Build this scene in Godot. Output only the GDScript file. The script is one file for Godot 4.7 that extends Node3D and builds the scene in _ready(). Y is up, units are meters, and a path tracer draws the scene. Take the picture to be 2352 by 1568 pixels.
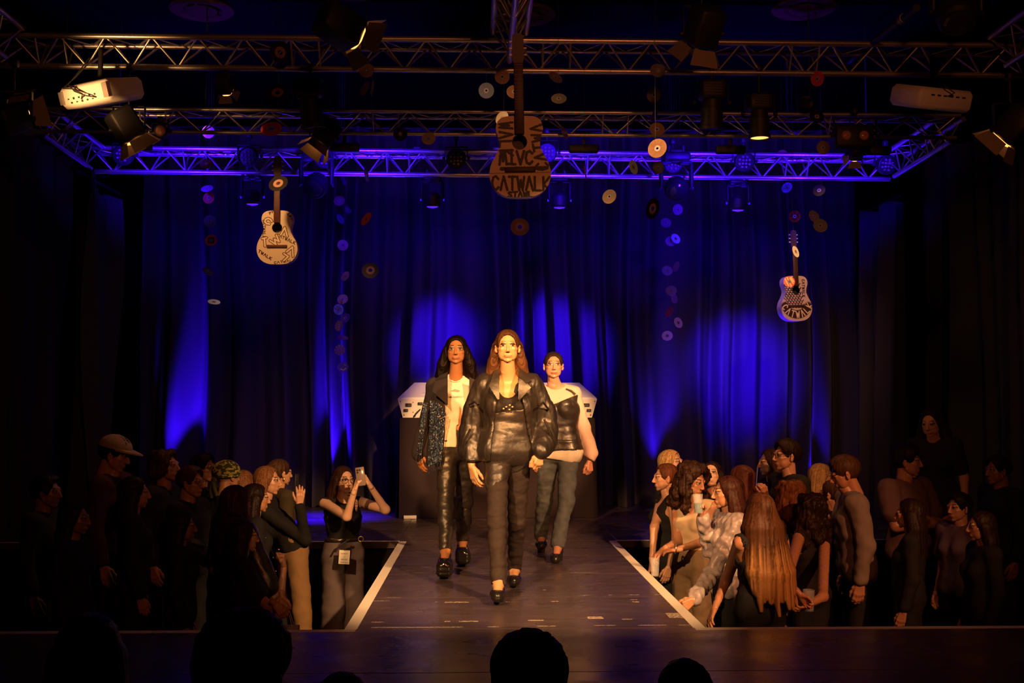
extends Node3D
# A catwalk show in a dark hall. Metres, y up; the hall floor is y = 0, the stage top is SY.
# The camera stands on the hall's centre line at z = 0 and looks towards -z, to the stage.

const SY := 0.915
const CEIL := 6.0
const WARM := Color(1.0, 0.73, 0.47)
const BLUE := Color(0.21, 0.03, 1.0)
var M := {}
var names := {}
var jobs: Array = []
var pending: Array = []

func _ready():
	# camera
	var cam := Camera3D.new()
	cam.name = "camera"
	cam.fov = 34.46
	cam.position = Vector3(0, 2.11, 0)
	cam.rotation_degrees = Vector3(3.533, -1.61, 0)
	cam.far = 60.0
	add_child(cam)
	cam.current = true
	# air and exposure: a closed dark hall, no daylight
	var env := Environment.new()
	env.background_mode = Environment.BG_COLOR
	env.background_color = Color(0, 0, 0)
	env.tonemap_mode = Environment.TONE_MAPPER_LINEAR
	env.tonemap_exposure = 1.0
	env.sdfgi_enabled = true
	env.ssao_enabled = true
	env.ssil_enabled = true
	var we := WorldEnvironment.new()
	we.name = "hall_air"
	we.environment = env
	add_child(we)
	make_materials()
	# the stage lamps that light the show: amber fresnels over the audience, blue heads over the stage
	spot("key_light", Vector3(3.6, 5.5, 0.0), Vector3(0.2, 1.40, -7.9), WARM, 128.0, 10.2, 0.3, 0.10)
	spot("key_light", Vector3(-2.2, 5.5, 0.0), Vector3(0.2, 1.40, -7.8), WARM, 98.0, 10.0, 0.3, 0.10)
	spot("follow_light", Vector3(0.7, 5.5, 0.0), Vector3(0.17, 2.36, -7.15), Color(1.0, 0.66, 0.33), 100.0, 4.4, 1.0, 0.10)
	spot("key_light", Vector3(4.4, 5.5, 0.0), Vector3(2.0, 1.3, -8.2), Color(1.0, 0.62, 0.38), 48.0, 10.0, 0.7, 0.10)
	spot("key_light", Vector3(2.6, 5.5, 0.0), Vector3(0.2, 1.85, -12.3), WARM, 300.0, 5.0, 0.3, 0.10)
	spot("fill_light", Vector3(1.4, 5.4, 0.5), Vector3(0.8, 3.0, -9.0), Color(1.0, 0.54, 0.32), 10.0, 34.0, 1.0, 0.3)  # added wide fill that lifts the whole hall
	var T := Time.get_ticks_msec()
	build_room()
	build_stage()
	build_curtains()
	build_trusses()
	build_lamps()
	build_table()
	build_guitars()
	build_discs()
	build_models()
	build_crowd()
	finish_people()
	print("built in ", Time.get_ticks_msec() - T, " ms, parts ", get_child_count())


func spot(called: String, at: Vector3, to: Vector3, col: Color, energy: float, half: float, blend: float, size: float) -> SpotLight3D:
	var l := SpotLight3D.new()
	l.name = numbered(called)
	l.light_color = col
	l.light_energy = energy
	l.spot_angle = half
	l.spot_angle_attenuation = blend
	l.spot_range = 30.0
	l.spot_attenuation = 2.0
	l.light_size = size
	l.shadow_enabled = true
	add_child(l)
	l.position = at
	var d := (to - at).normalized()
	l.basis = Basis.looking_at(d, Vector3.UP if absf(d.y) < 0.99 else Vector3.FORWARD)
	return l


func make_materials():
	M.black = mat(Color(0.012, 0.012, 0.013), 0.9)
	M.wall = mat(Color(0.006, 0.006, 0.006), 1.0)
	M.wall.metallic_specular = 0.0
	M.ceiling = mat(Color(0.004, 0.004, 0.004), 1.0)
	M.ceiling.metallic_specular = 0.0
	M.vent = mat(Color(0.10, 0.055, 0.014), 0.9)
	M.vent.metallic_specular = 0.1
	M.floor = mat(Color(0.03, 0.028, 0.03), 0.7)
	M.alu = mat(Color(0.62, 0.59, 0.56), 0.34, 0.85)
	M.dark_metal = mat(Color(0.018, 0.018, 0.02), 0.5, 0.3)
	M.lamp_black = mat(Color(0.012, 0.012, 0.013), 0.55)
	M.door_metal = mat(Color(0.32, 0.26, 0.21), 0.6, 0.3)
	M.white_plastic = mat(Color(0.82, 0.79, 0.74), 0.5)
	M.grey_plastic = mat(Color(0.30, 0.27, 0.26), 0.6)
	M.tape = mat(Color(0.82, 0.79, 0.72), 0.6)
	M.wire = mat(Color(0.02, 0.02, 0.02), 0.7)
	M.lens = mat(Color(0.03, 0.03, 0.035), 0.08)
	M.amber_lens = mat(Color(0.5, 0.22, 0.12), 0.15)
	M.led = mat(Color(0.30, 0.25, 0.20), 0.15)
	M.gold = mat(Color(0.85, 0.62, 0.25), 0.3, 1.0)
	M.silver = mat(Color(0.8, 0.8, 0.8), 0.25, 1.0)
	M.glass = glass(Color(0.95, 0.97, 1.0, 0.12))
	M.teal = glass(Color(0.05, 0.55, 0.60, 0.55))
	M.skirt = cloth(Color(0.010, 0.009, 0.010), 0.012, 700.0)
	M.drape = cloth(Color(0.050, 0.046, 0.058), 0.012, 500.0)
	M.table_cloth = cloth(Color(0.026, 0.018, 0.020), 0.01, 600.0)
	M.glow_warm = glow(Color(1.0, 0.62, 0.3), 3.0)
	M.glow_blue = glow(Color(0.22, 0.05, 1.0), 3.0)


# ---------------------------------------------------------------- materials
func mat(c: Color, rough := 0.8, metal := 0.0) -> StandardMaterial3D:
	var m := StandardMaterial3D.new()
	m.albedo_color = c.linear_to_srgb()
	m.roughness = rough
	m.metallic = metal
	return m


func glass(c: Color) -> StandardMaterial3D:
	var m := StandardMaterial3D.new()
	m.transparency = BaseMaterial3D.TRANSPARENCY_ALPHA
	m.albedo_color = c
	m.roughness = 0.05
	return m


func glow(c: Color, e: float) -> StandardMaterial3D:
	var m := mat(Color(0.3, 0.3, 0.3), 0.4)
	m.emission_enabled = true
	m.emission = c
	m.emission_energy_multiplier = e
	return m


func noise_tex(freq: float, lo: Color, hi: Color, size := 256, sd := 1, bump := 0.0) -> NoiseTexture2D:
	var n := FastNoiseLite.new()
	n.noise_type = FastNoiseLite.TYPE_SIMPLEX_SMOOTH
	n.seed = sd
	n.frequency = freq
	n.fractal_octaves = 4
	var t := NoiseTexture2D.new()
	t.width = size
	t.height = size
	t.seamless = true
	t.noise = n
	if bump > 0.0:
		t.as_normal_map = true
		t.bump_strength = bump
	else:
		var g := Gradient.new()
		g.set_color(0, lo)
		g.set_color(1, hi)
		t.color_ramp = g
	return t


func cloth(c: Color, _relief: float, _scale: float) -> StandardMaterial3D:
	var m := mat(c, 0.95)
	m.metallic_specular = 0.2
	return m


# a worn surface: colour varied by noise, on triplanar coordinates
func varied(c: Color, rough: float, amount: float, scale: float, sd := 3, metal := 0.0) -> StandardMaterial3D:
	var m := mat(Color.WHITE, rough, metal)
	var lo := (c * (1.0 - amount)).linear_to_srgb()
	var hi := (c * (1.0 + amount)).linear_to_srgb()
	lo.a = 1.0
	hi.a = 1.0
	m.albedo_texture = noise_tex(0.02, lo, hi, 256, sd)
	m.uv1_triplanar = true
	m.uv1_scale = Vector3.ONE * scale
	return m


# ---------------------------------------------------------------- nodes
func numbered(called: String) -> String:
	var n: int = names.get(called, 0)
	names[called] = n + 1
	return called if n == 0 else "%s_%03d" % [called, n]


func thing(called: String, label: String, category: String, at := Vector3.ZERO, group := "", kind := "") -> Node3D:
	var o := Node3D.new()
	o.name = numbered(called)
	add_child(o)
	o.position = at
	tag(o, label, category, group, kind)
	return o


func tag(o: Node, label: String, category := "", group := "", kind := ""):
	if label: o.set_meta("label", label)
	if category: o.set_meta("category", category)
	if group: o.set_meta("group", group)
	if kind: o.set_meta("kind", kind)


func put(called: String, mesh: Mesh, m: Material, parent: Node, xf := Transform3D()) -> MeshInstance3D:
	var o := MeshInstance3D.new()
	o.name = called if parent != self else numbered(called)
	o.mesh = mesh
	o.material_override = m
	o.transform = xf
	parent.add_child(o, true)
	return o


func struct(called: String, mesh: Mesh, m: Material, label: String, xf := Transform3D()) -> MeshInstance3D:
	var o := put(called, mesh, m, self, xf)
	tag(o, label, "", "", "structure")
	return o


func along(a: Vector3, b: Vector3, r := 1.0) -> Transform3D:   # places a unit rod (height 1 on y) from a to b
	var y := b - a
	var l := y.length()
	y /= l
	var x := y.cross(Vector3(0, 0, 1) if absf(y.z) < 0.9 else Vector3(1, 0, 0)).normalized()
	return Transform3D(Basis(x * r, y * l, x.cross(y) * r), (a + b) * 0.5)


func frame(at: Vector3, fwd: Vector3, up := Vector3.UP) -> Transform3D:   # z axis = fwd
	var z := fwd.normalized()
	var x := up.cross(z).normalized()
	return Transform3D(Basis(x, z.cross(x), z), at)


# ---------------------------------------------------------------- mesh builder
class MB:
	var v := PackedVector3Array()
	var n := PackedVector3Array()
	var c := PackedColorArray()
	var uv := PackedVector2Array()
	var ix := PackedInt32Array()
	var col := Color.WHITE
	var xf := Transform3D()

	func vert(p: Vector3, nn: Vector3, u := Vector2.ZERO) -> int:
		v.append(xf * p)
		n.append((xf.basis * nn).normalized())
		c.append(col)
		uv.append(u)
		return v.size() - 1

	func tri(a: int, b: int, d: int):
		var g := (v[b] - v[a]).cross(v[d] - v[a])
		if g.dot(n[a] + n[b] + n[d]) > 0.0:
			ix.append_array([a, d, b])
		else:
			ix.append_array([a, b, d])

	func quad(a: int, b: int, d: int, e: int):
		tri(a, b, d)
		tri(a, d, e)

	func face(p: Array, u := []):
		var g: Vector3 = (p[1] - p[0]).cross(p[2] - p[0]).normalized()
		var s := []
		for i in p.size():
			s.append(vert(p[i], g, u[i] if u else Vector2.ZERO))
		for i in range(2, p.size()):
			tri(s[0], s[i - 1], s[i])

	func box(at: Vector3, size: Vector3, bev := 0.0, b := Basis()):
		var h := size * 0.5
		var keep := xf
		xf = xf * Transform3D(b, at)
		var e := minf(bev, minf(h.x, minf(h.y, h.z)) * 0.9)
		if e <= 0.0:
			for ax in 3:
				for s in [-1.0, 1.0]:
					var nn := Vector3.ZERO
					nn[ax] = s
					var u := Vector3.ZERO
					u[(ax + 1) % 3] = h[(ax + 1) % 3]
					var w := Vector3.ZERO
					w[(ax + 2) % 3] = h[(ax + 2) % 3]
					var o := nn * h[ax]
					quad(vert(o - u - w, nn, Vector2(0, 0)), vert(o + u - w, nn, Vector2(1, 0)), vert(o + u + w, nn, Vector2(1, 1)), vert(o - u + w, nn, Vector2(0, 1)))
		else:
			var ring := {}
			for ax in 3:
				for s in [-1.0, 1.0]:
					var nn := Vector3.ZERO
					nn[ax] = s
					var q := []
					for k in [[-1.0, -1.0], [1.0, -1.0], [1.0, 1.0], [-1.0, 1.0]]:
						var p := nn * h[ax]
						var sg := Vector3.ZERO
						sg[ax] = s
						sg[(ax + 1) % 3] = k[0]
						sg[(ax + 2) % 3] = k[1]
						p[(ax + 1) % 3] = k[0] * (h[(ax + 1) % 3] - e)
						p[(ax + 2) % 3] = k[1] * (h[(ax + 2) % 3] - e)
						var smooth := (nn * 3.0 + sg).normalized()
						var id := vert(p, smooth)
						ring[[ax, sg]] = id
						q.append(id)
					quad(q[0], q[1], q[2], q[3])
			for s0 in [-1.0, 1.0]:
				for s1 in [-1.0, 1.0]:
					for ax in 3:
						var a1 := (ax + 1) % 3
						var a2 := (ax + 2) % 3
						var g0 := Vector3.ZERO
						g0[a1] = s0
						g0[a2] = s1
						var g1 := g0
						g0[ax] = -1.0
						g1[ax] = 1.0
						quad(ring[[a1, g0]], ring[[a1, g1]], ring[[a2, g1]], ring[[a2, g0]])
					for s2 in [-1.0, 1.0]:
						var g := Vector3(s0, s1, s2)
						tri(ring[[0, g]], ring[[1, g]], ring[[2, g]])
		xf = keep

	func rod(a: Vector3, b: Vector3, r1: float, r2 := -1.0, seg := 10, caps := true):
		if r2 < 0.0: r2 = r1
		var y := (b - a).normalized()
		var x := y.cross(Vector3(0, 0, 1) if absf(y.z) < 0.9 else Vector3(1, 0, 0)).normalized()
		var z := x.cross(y)
		var A := []
		var B := []
		for i in seg + 1:
			var t := TAU * i / seg
			var d := x * cos(t) + z * sin(t)
			A.append(vert(a + d * r1, d, Vector2(float(i) / seg, 0)))
			B.append(vert(b + d * r2, d, Vector2(float(i) / seg, 1)))
		for i in seg:
			quad(A[i], A[i + 1], B[i + 1], B[i])
		if caps:
			for e in [[a, r1, -y], [b, r2, y]]:
				if e[1] < 0.0001: continue
				var m := vert(e[0], e[2])
				var last := -1
				for i in seg + 1:
					var t := TAU * i / seg
					var q := vert(e[0] + (x * cos(t) + z * sin(t)) * e[1], e[2])
					if last >= 0: tri(m, last, q)
					last = q

	func path(p: Array, r: float, seg := 6):
		var last := []
		var x := Vector3.ZERO
		for k in p.size():
			var d: Vector3 = (p[mini(k + 1, p.size() - 1)] - p[maxi(k - 1, 0)]).normalized()
			if x == Vector3.ZERO:
				x = d.cross(Vector3(0, 0, 1) if absf(d.z) < 0.9 else Vector3(1, 0, 0)).normalized()
			x = (x - d * x.dot(d)).normalized()
			var z := x.cross(d)
			var cur := []
			for i in seg + 1:
				var t := TAU * i / seg
				var nn := x * cos(t) + z * sin(t)
				cur.append(vert(p[k] + nn * r, nn))
			if k > 0:
				for i in seg:
					quad(last[i], last[i + 1], cur[i + 1], cur[i])
			last = cur

	func lathe(pr: Array, seg := 20, at := Vector3.ZERO, b := Basis()):   # profile of Vector2(radius, height) round y
		var keep := xf
		xf = xf * Transform3D(b, at)
		for k in pr.size() - 1:
			var p: Vector2 = pr[k]
			var q: Vector2 = pr[k + 1]
			var d := q - p
			if d.length() < 0.00001: continue
			var o := Vector2(d.y, -d.x).normalized()
			var A := []
			var B := []
			for i in seg + 1:
				var t := TAU * i / seg
				var e := Vector3(cos(t), 0, sin(t))
				var nn := e * o.x + Vector3(0, o.y, 0)
				A.append(vert(e * p.x + Vector3(0, p.y, 0), nn))
				B.append(vert(e * q.x + Vector3(0, q.y, 0), nn))
			for i in seg:
				if p.x > 0.00001: tri(A[i], A[i + 1], B[i])
				if q.x > 0.00001: tri(A[i + 1], B[i + 1], B[i])
		xf = keep

	# a flat outline in the xy plane with thickness along z (front face at z = 0 .. back at -depth), outline uv over its box
	func slab(poly: PackedVector2Array, depth: float, front := true, back := true, sides := true):
		var lo := poly[0]
		var hi := poly[0]
		for p in poly:
			lo = Vector2(minf(lo.x, p.x), minf(lo.y, p.y))
			hi = Vector2(maxf(hi.x, p.x), maxf(hi.y, p.y))
		var t := Geometry2D.triangulate_polygon(poly)
		for s in ([0, 1] if front and back else [0] if front else [1] if back else []):
			var ids := []
			for p in poly:
				ids.append(vert(Vector3(p.x, p.y, -depth * s), Vector3(0, 0, 1 - 2 * s), Vector2((p.x - lo.x) / (hi.x - lo.x), 1.0 - (p.y - lo.y) / (hi.y - lo.y))))
			for i in range(0, t.size(), 3):
				tri(ids[t[i]], ids[t[i + 1]], ids[t[i + 2]])
		if sides:
			var m := poly.size()
			var area := 0.0
			for i in m:
				area += poly[i].cross(poly[(i + 1) % m])
			for i in m:
				var a := poly[i]
				var b := poly[(i + 1) % m]
				var d := (b - a).normalized()
				var nn := Vector3(d.y, -d.x, 0) * signf(area)
				quad(vert(Vector3(a.x, a.y, 0), nn), vert(Vector3(b.x, b.y, 0), nn), vert(Vector3(b.x, b.y, -depth), nn), vert(Vector3(a.x, a.y, -depth), nn))

	func ball(at: Vector3, r: Vector3, seg := 16, rings := 10):
		var rows := []
		for j in rings + 1:
			var ph := PI * j / rings
			var row := []
			for i in seg + 1:
				var t := TAU * i / seg
				var d := Vector3(sin(ph) * cos(t), cos(ph), sin(ph) * sin(t))
				row.append(vert(at + d * r, d / r))
			rows.append(row)
		for j in rings:
			for i in seg:
				if j > 0: tri(rows[j][i], rows[j][i + 1], rows[j + 1][i])
				if j < rings - 1: tri(rows[j][i + 1], rows[j + 1][i + 1], rows[j + 1][i])

	func sheet(nx: int, ny: int, f: Callable):   # a surface from f(u, v)
		var base := v.size()
		var p := PackedVector3Array()
		for j in ny + 1:
			for i in nx + 1:
				p.append(f.call(float(i) / nx, float(j) / ny))
		for j in ny + 1:
			for i in nx + 1:
				var du := p[mini(i + 1, nx) + j * (nx + 1)] - p[maxi(i - 1, 0) + j * (nx + 1)]
				var dv := p[i + mini(j + 1, ny) * (nx + 1)] - p[i + maxi(j - 1, 0) * (nx + 1)]
				vert(p[i + j * (nx + 1)], du.cross(dv).normalized(), Vector2(float(i) / nx, float(j) / ny))
		for j in ny:
			for i in nx:
				var a := base + i + j * (nx + 1)
				quad(a, a + 1, a + nx + 2, a + nx + 1)

	func arrays(a: Array):   # [vertices, normals, indices, colours or none]
		var base := v.size()
		for p in a[0]: v.append(xf * p)
		for p in a[1]: n.append((xf.basis * p).normalized())
		if a.size() > 3:
			c.append_array(a[3])
		else:
			var f := PackedColorArray()
			f.resize(a[0].size())
			f.fill(col)
			c.append_array(f)
		var z := PackedVector2Array()
		z.resize(a[0].size())
		uv.append_array(z)
		var flip := xf.basis.determinant() < 0.0
		var src: PackedInt32Array = a[2]
		if flip:
			for i in range(0, src.size(), 3):
				ix.append(src[i] + base)
				ix.append(src[i + 2] + base)
				ix.append(src[i + 1] + base)
		else:
			for i in src: ix.append(i + base)

	func mesh() -> ArrayMesh:
		var a := []
		a.resize(Mesh.ARRAY_MAX)
		a[Mesh.ARRAY_VERTEX] = v
		a[Mesh.ARRAY_NORMAL] = n
		a[Mesh.ARRAY_COLOR] = c
		a[Mesh.ARRAY_TEX_UV] = uv
		a[Mesh.ARRAY_INDEX] = ix
		var m := ArrayMesh.new()
		m.add_surface_from_arrays(Mesh.PRIMITIVE_TRIANGLES, a)
		return m


# ---------------------------------------------------------------- soft joined solids (surface nets)
# prims: [0, a, b, ra, rb] tapered capsule; [1, centre, Basis, radii] ellipsoid
# cuts: the same, or [2, point, normal] (what lies on the normal's side goes), [4, [[point, normal], ...]] (the convex wedge inside all planes goes)
static func blob(prims: Array, cell: float, K: float, cuts := [], post := [], bump := {}) -> Array:
	var lo := Vector3(1e9, 1e9, 1e9)
	var hi := -lo
	for p in prims + post:
		if p[0] == 0:
			var r: float = maxf(p[3], p[4])
			lo = lo.min(p[1] - Vector3.ONE * r).min(p[2] - Vector3.ONE * r)
			hi = hi.max(p[1] + Vector3.ONE * r).max(p[2] + Vector3.ONE * r)
		else:
			var r: float = maxf(p[3].x, maxf(p[3].y, p[3].z))
			lo = lo.min(p[1] - Vector3.ONE * r)
			hi = hi.max(p[1] + Vector3.ONE * r)
	var m := maxf(3.2 / K, 1.9 * cell)
	lo -= Vector3.ONE * (m + cell * 2.0)
	hi += Vector3.ONE * (m + cell * 2.0)
	var nx := int((hi.x - lo.x) / cell) + 2
	var ny := int((hi.y - lo.y) / cell) + 2
	var nz := int((hi.z - lo.z) / cell) + 2
	var acc := PackedFloat32Array()
	acc.resize(nx * ny * nz)
	_fill(acc, prims, lo, cell, nx, ny, nz, K, m)
	for q in cuts:
		_cut(acc, q, lo, cell, nx, ny, nz, K)
	_fill(acc, post, lo, cell, nx, ny, nz, K, m)
	var V := PackedVector3Array()
	var N := PackedVector3Array()
	var I := PackedInt32Array()
	var id := PackedInt32Array()
	id.resize(acc.size())
	var sy := nx
	var sz := nx * ny
	var up := exp(K * cell * 2.2)
	var dn := 1.0 / up
	var noise: FastNoiseLite = bump.get("noise")
	var amp: float = bump.get("amp", 0.0)
	var fq: Vector3 = bump.get("freq", Vector3.ONE)
	for k in nz - 1:
		for j in ny - 1:
			var q := sy * j + sz * k
			for i in nx - 1:
				var v0 := acc[q]
				if v0 > up or (v0 < dn and acc[q + 1 + sy + sz] < dn and acc[q + sy] < dn and acc[q + sz] < dn and acc[q + 1] < dn):
					q += 1
					continue
				var f0 := -log(maxf(v0, 1e-6))
				var f1 := -log(maxf(acc[q + 1], 1e-6))
				var f2 := -log(maxf(acc[q + sy], 1e-6))
				var f3 := -log(maxf(acc[q + sy + 1], 1e-6))
				var f4 := -log(maxf(acc[q + sz], 1e-6))
				var f5 := -log(maxf(acc[q + sz + 1], 1e-6))
				var f6 := -log(maxf(acc[q + sz + sy], 1e-6))
				var f7 := -log(maxf(acc[q + sz + sy + 1], 1e-6))
				var s := int(f0 < 0.0) + int(f1 < 0.0) + int(f2 < 0.0) + int(f3 < 0.0) + int(f4 < 0.0) + int(f5 < 0.0) + int(f6 < 0.0) + int(f7 < 0.0)
				if s == 0 or s == 8:
					q += 1
					continue
				var sum := Vector3.ZERO
				var c := 0
				if (f0 < 0.0) != (f1 < 0.0): sum += Vector3(f0 / (f0 - f1), 0, 0); c += 1
				if (f2 < 0.0) != (f3 < 0.0): sum += Vector3(f2 / (f2 - f3), 1, 0); c += 1
				if (f4 < 0.0) != (f5 < 0.0): sum += Vector3(f4 / (f4 - f5), 0, 1); c += 1
				if (f6 < 0.0) != (f7 < 0.0): sum += Vector3(f6 / (f6 - f7), 1, 1); c += 1
				if (f0 < 0.0) != (f2 < 0.0): sum += Vector3(0, f0 / (f0 - f2), 0); c += 1
				if (f1 < 0.0) != (f3 < 0.0): sum += Vector3(1, f1 / (f1 - f3), 0); c += 1
				if (f4 < 0.0) != (f6 < 0.0): sum += Vector3(0, f4 / (f4 - f6), 1); c += 1
				if (f5 < 0.0) != (f7 < 0.0): sum += Vector3(1, f5 / (f5 - f7), 1); c += 1
				if (f0 < 0.0) != (f4 < 0.0): sum += Vector3(0, 0, f0 / (f0 - f4)); c += 1
				if (f1 < 0.0) != (f5 < 0.0): sum += Vector3(1, 0, f1 / (f1 - f5)); c += 1
				if (f2 < 0.0) != (f6 < 0.0): sum += Vector3(0, 1, f2 / (f2 - f6)); c += 1
				if (f3 < 0.0) != (f7 < 0.0): sum += Vector3(1, 1, f3 / (f3 - f7)); c += 1
				sum /= c
				var g := Vector3(f1 + f3 + f5 + f7 - f0 - f2 - f4 - f6, f2 + f3 + f6 + f7 - f0 - f1 - f4 - f5, f4 + f5 + f6 + f7 - f0 - f1 - f2 - f3).normalized()
				var pos := lo + Vector3(i + sum.x, j + sum.y, k + sum.z) * cell
				V.append(pos)
				N.append(g)
				id[q] = V.size()
				# one quad round each crossed edge that starts at this corner
				if j > 0 and k > 0 and (f0 < 0.0) != (f1 < 0.0):
					_quad(I, id[q], id[q - sy], id[q - sy - sz], id[q - sz], f0 < 0.0)
				if i > 0 and k > 0 and (f0 < 0.0) != (f2 < 0.0):
					_quad(I, id[q], id[q - sz], id[q - sz - 1], id[q - 1], f0 < 0.0)
				if i > 0 and j > 0 and (f0 < 0.0) != (f4 < 0.0):
					_quad(I, id[q], id[q - 1], id[q - 1 - sy], id[q - sy], f0 < 0.0)
				q += 1
	if noise:
		var P := PackedVector3Array()
		for i in V.size():
			P.append(V[i] + N[i] * (noise.get_noise_3dv(V[i] * fq) * amp))
		V = P
		N = _renormal(V, I, N)
	else:
		N = _renormal(V, I, N)
	return [V, N, I]


static func _quad(I: PackedInt32Array, a: int, b: int, c: int, d: int, inside: bool):
	if a == 0 or b == 0 or c == 0 or d == 0: return
	if inside:
		I.append(a - 1); I.append(b - 1); I.append(c - 1)
		I.append(a - 1); I.append(c - 1); I.append(d - 1)
	else:
		I.append(a - 1); I.append(c - 1); I.append(b - 1)
		I.append(a - 1); I.append(d - 1); I.append(c - 1)


static func _renormal(V: PackedVector3Array, I: PackedInt32Array, G: PackedVector3Array) -> PackedVector3Array:
	var N := PackedVector3Array()
	N.resize(V.size())
	for t in range(0, I.size(), 3):
		var a := I[t]
		var b := I[t + 1]
		var c := I[t + 2]
		var g := (V[c] - V[a]).cross(V[b] - V[a])
		N[a] += g
		N[b] += g
		N[c] += g
	for i in N.size():
		var l := N[i].length()
		N[i] = G[i] if l < 1e-12 else (N[i] / l)
	return N


static func _fill(acc: PackedFloat32Array, prims: Array, lo: Vector3, cell: float, nx: int, ny: int, nz: int, K: float, m: float):
	for p in prims:
		var ell: bool = p[0] == 1
		var a: Vector3 = p[1]
		var b: Vector3 = a if ell else p[2]
		var R: float = maxf(p[3].x, maxf(p[3].y, p[3].z)) if ell else maxf(p[3], p[4])
		var l := (a.min(b) - Vector3.ONE * (R + m) - lo) / cell
		var h := (a.max(b) + Vector3.ONE * (R + m) - lo) / cell
		var i0 := maxi(0, int(l.x)); var i1 := mini(nx, int(h.x) + 2)
		var j0 := maxi(0, int(l.y)); var j1 := mini(ny, int(h.y) + 2)
		var k0 := maxi(0, int(l.z)); var k1 := mini(nz, int(h.z) + 2)
		if ell:
			var rad: Vector3 = p[3]
			var inv: Basis = p[2].transposed()
			for k in range(k0, k1):
				for j in range(j0, j1):
					var q := i0 + nx * (j + ny * k)
					for i in range(i0, i1):
						var e := inv * (lo + Vector3(i, j, k) * cell - a)
						var u := (e / rad).length()
						var w := (e / (rad * rad)).length()
						var d := u * (u - 1.0) / maxf(w, 1e-5)
						if d < m: acc[q] += exp(-K * d)
						q += 1
		else:
			var ba := b - a
			var iv := 1.0 / maxf(ba.length_squared(), 1e-9)
			var ra: float = p[3]
			var dr: float = p[4] - ra
			for k in range(k0, k1):
				for j in range(j0, j1):
					var q := i0 + nx * (j + ny * k)
					var e := lo + Vector3(i0, j, k) * cell - a
					for i in range(i0, i1):
						var t := clampf(e.dot(ba) * iv, 0.0, 1.0)
						var d := (e - ba * t).length() - ra - dr * t
						if d < m: acc[q] += exp(-K * d)
						q += 1
						e.x += cell


static func _cut(acc: PackedFloat32Array, p: Array, lo: Vector3, cell: float, nx: int, ny: int, nz: int, K: float):
	var ty: int = p[0]
	var i0 := 0; var i1 := nx
	var j0 := 0; var j1 := ny
	var k0 := 0; var k1 := nz
	if ty < 2:
		var a: Vector3 = p[1]
		var b: Vector3 = a if ty == 1 else p[2]
		var R: float = (maxf(p[3].x, maxf(p[3].y, p[3].z)) if ty == 1 else maxf(p[3], p[4])) + 0.03
		var l := (a.min(b) - Vector3.ONE * R - lo) / cell
		var h := (a.max(b) + Vector3.ONE * R - lo) / cell
		i0 = maxi(0, int(l.x)); i1 = mini(nx, int(h.x) + 2)
		j0 = maxi(0, int(l.y)); j1 = mini(ny, int(h.y) + 2)
		k0 = maxi(0, int(l.z)); k1 = mini(nz, int(h.z) + 2)
	for k in range(k0, k1):
		for j in range(j0, j1):
			var q := i0 + nx * (j + ny * k)
			for i in range(i0, i1):
				if acc[q] > 0.001:
					var x := lo + Vector3(i, j, k) * cell
					var d := 0.0
					if ty == 2:
						d = -(x - p[1]).dot(p[2])
					elif ty == 4:
						d = -1e9
						for w in p[1]:
							d = maxf(d, (x - w[0]).dot(w[1]))
					elif ty == 1:
						var e: Vector3 = p[2].transposed() * (x - p[1])
						var u: float = (e / p[3]).length()
						d = u * (u - 1.0) / maxf((e / (p[3] * p[3])).length(), 1e-5)
					else:
						var ba: Vector3 = p[2] - p[1]
						var t := clampf((x - p[1]).dot(ba) / maxf(ba.length_squared(), 1e-9), 0.0, 1.0)
						d = (x - p[1] - ba * t).length() - lerpf(p[3], p[4], t)
					acc[q] = minf(acc[q], exp(minf(K * d, 40.0)))
				q += 1


func job(prims: Array, cell: float, K: float, cuts := [], post := [], bump := {}) -> int:
	jobs.append([prims, cell, K, cuts, post, bump, null])
	return jobs.size() - 1


func run_jobs():
	var todo := []
	for i in jobs.size():
		if jobs[i][6] == null: todo.append(i)
	if todo.is_empty(): return
	var work := func(t: int):
		var J: Array = jobs[todo[t]]
		J[6] = blob(J[0], J[1], J[2], J[3], J[4], J[5])
	var g := WorkerThreadPool.add_group_task(work, todo.size(), -1, true)
	WorkerThreadPool.wait_for_group_task_completion(g)


func crease(seed_: int, freq: float, oct := 3) -> FastNoiseLite:
	var n := FastNoiseLite.new()
	n.noise_type = FastNoiseLite.TYPE_SIMPLEX_SMOOTH
	n.seed = seed_
	n.frequency = freq
	n.fractal_octaves = oct
	return n


# ---------------------------------------------------------------- the hall and the stage
func slabbox(size: Vector3) -> Mesh:
	var b := BoxMesh.new()
	b.size = size
	return b


func build_room():
	struct("floor", slabbox(Vector3(15, 0.2, 24)), M.floor, "dark hall floor", Transform3D(Basis(), Vector3(0.3, -0.1, -4.5)))
	struct("ceiling", slabbox(Vector3(15, 0.2, 24)), M.ceiling, "black painted hall ceiling", Transform3D(Basis(), Vector3(0.3, CEIL + 0.1, -4.5)))
	struct("wall_back", slabbox(Vector3(15, CEIL, 0.2)), M.wall, "black wall behind the stage curtain", Transform3D(Basis(), Vector3(0.3, CEIL / 2, -15.3)))
	struct("wall_front", slabbox(Vector3(15, CEIL, 0.2)), M.wall, "black wall at the audience end", Transform3D(Basis(), Vector3(0.3, CEIL / 2, 7.3)))
	struct("wall_left", slabbox(Vector3(0.2, CEIL, 24)), M.wall, "black side wall beyond the capped man", Transform3D(Basis(), Vector3(-7.1, CEIL / 2, -4.5)))
	struct("wall_right", slabbox(Vector3(0.2, CEIL, 24)), M.wall, "black side wall behind the side drape", Transform3D(Basis(), Vector3(7.7, CEIL / 2, -4.5)))


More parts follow.
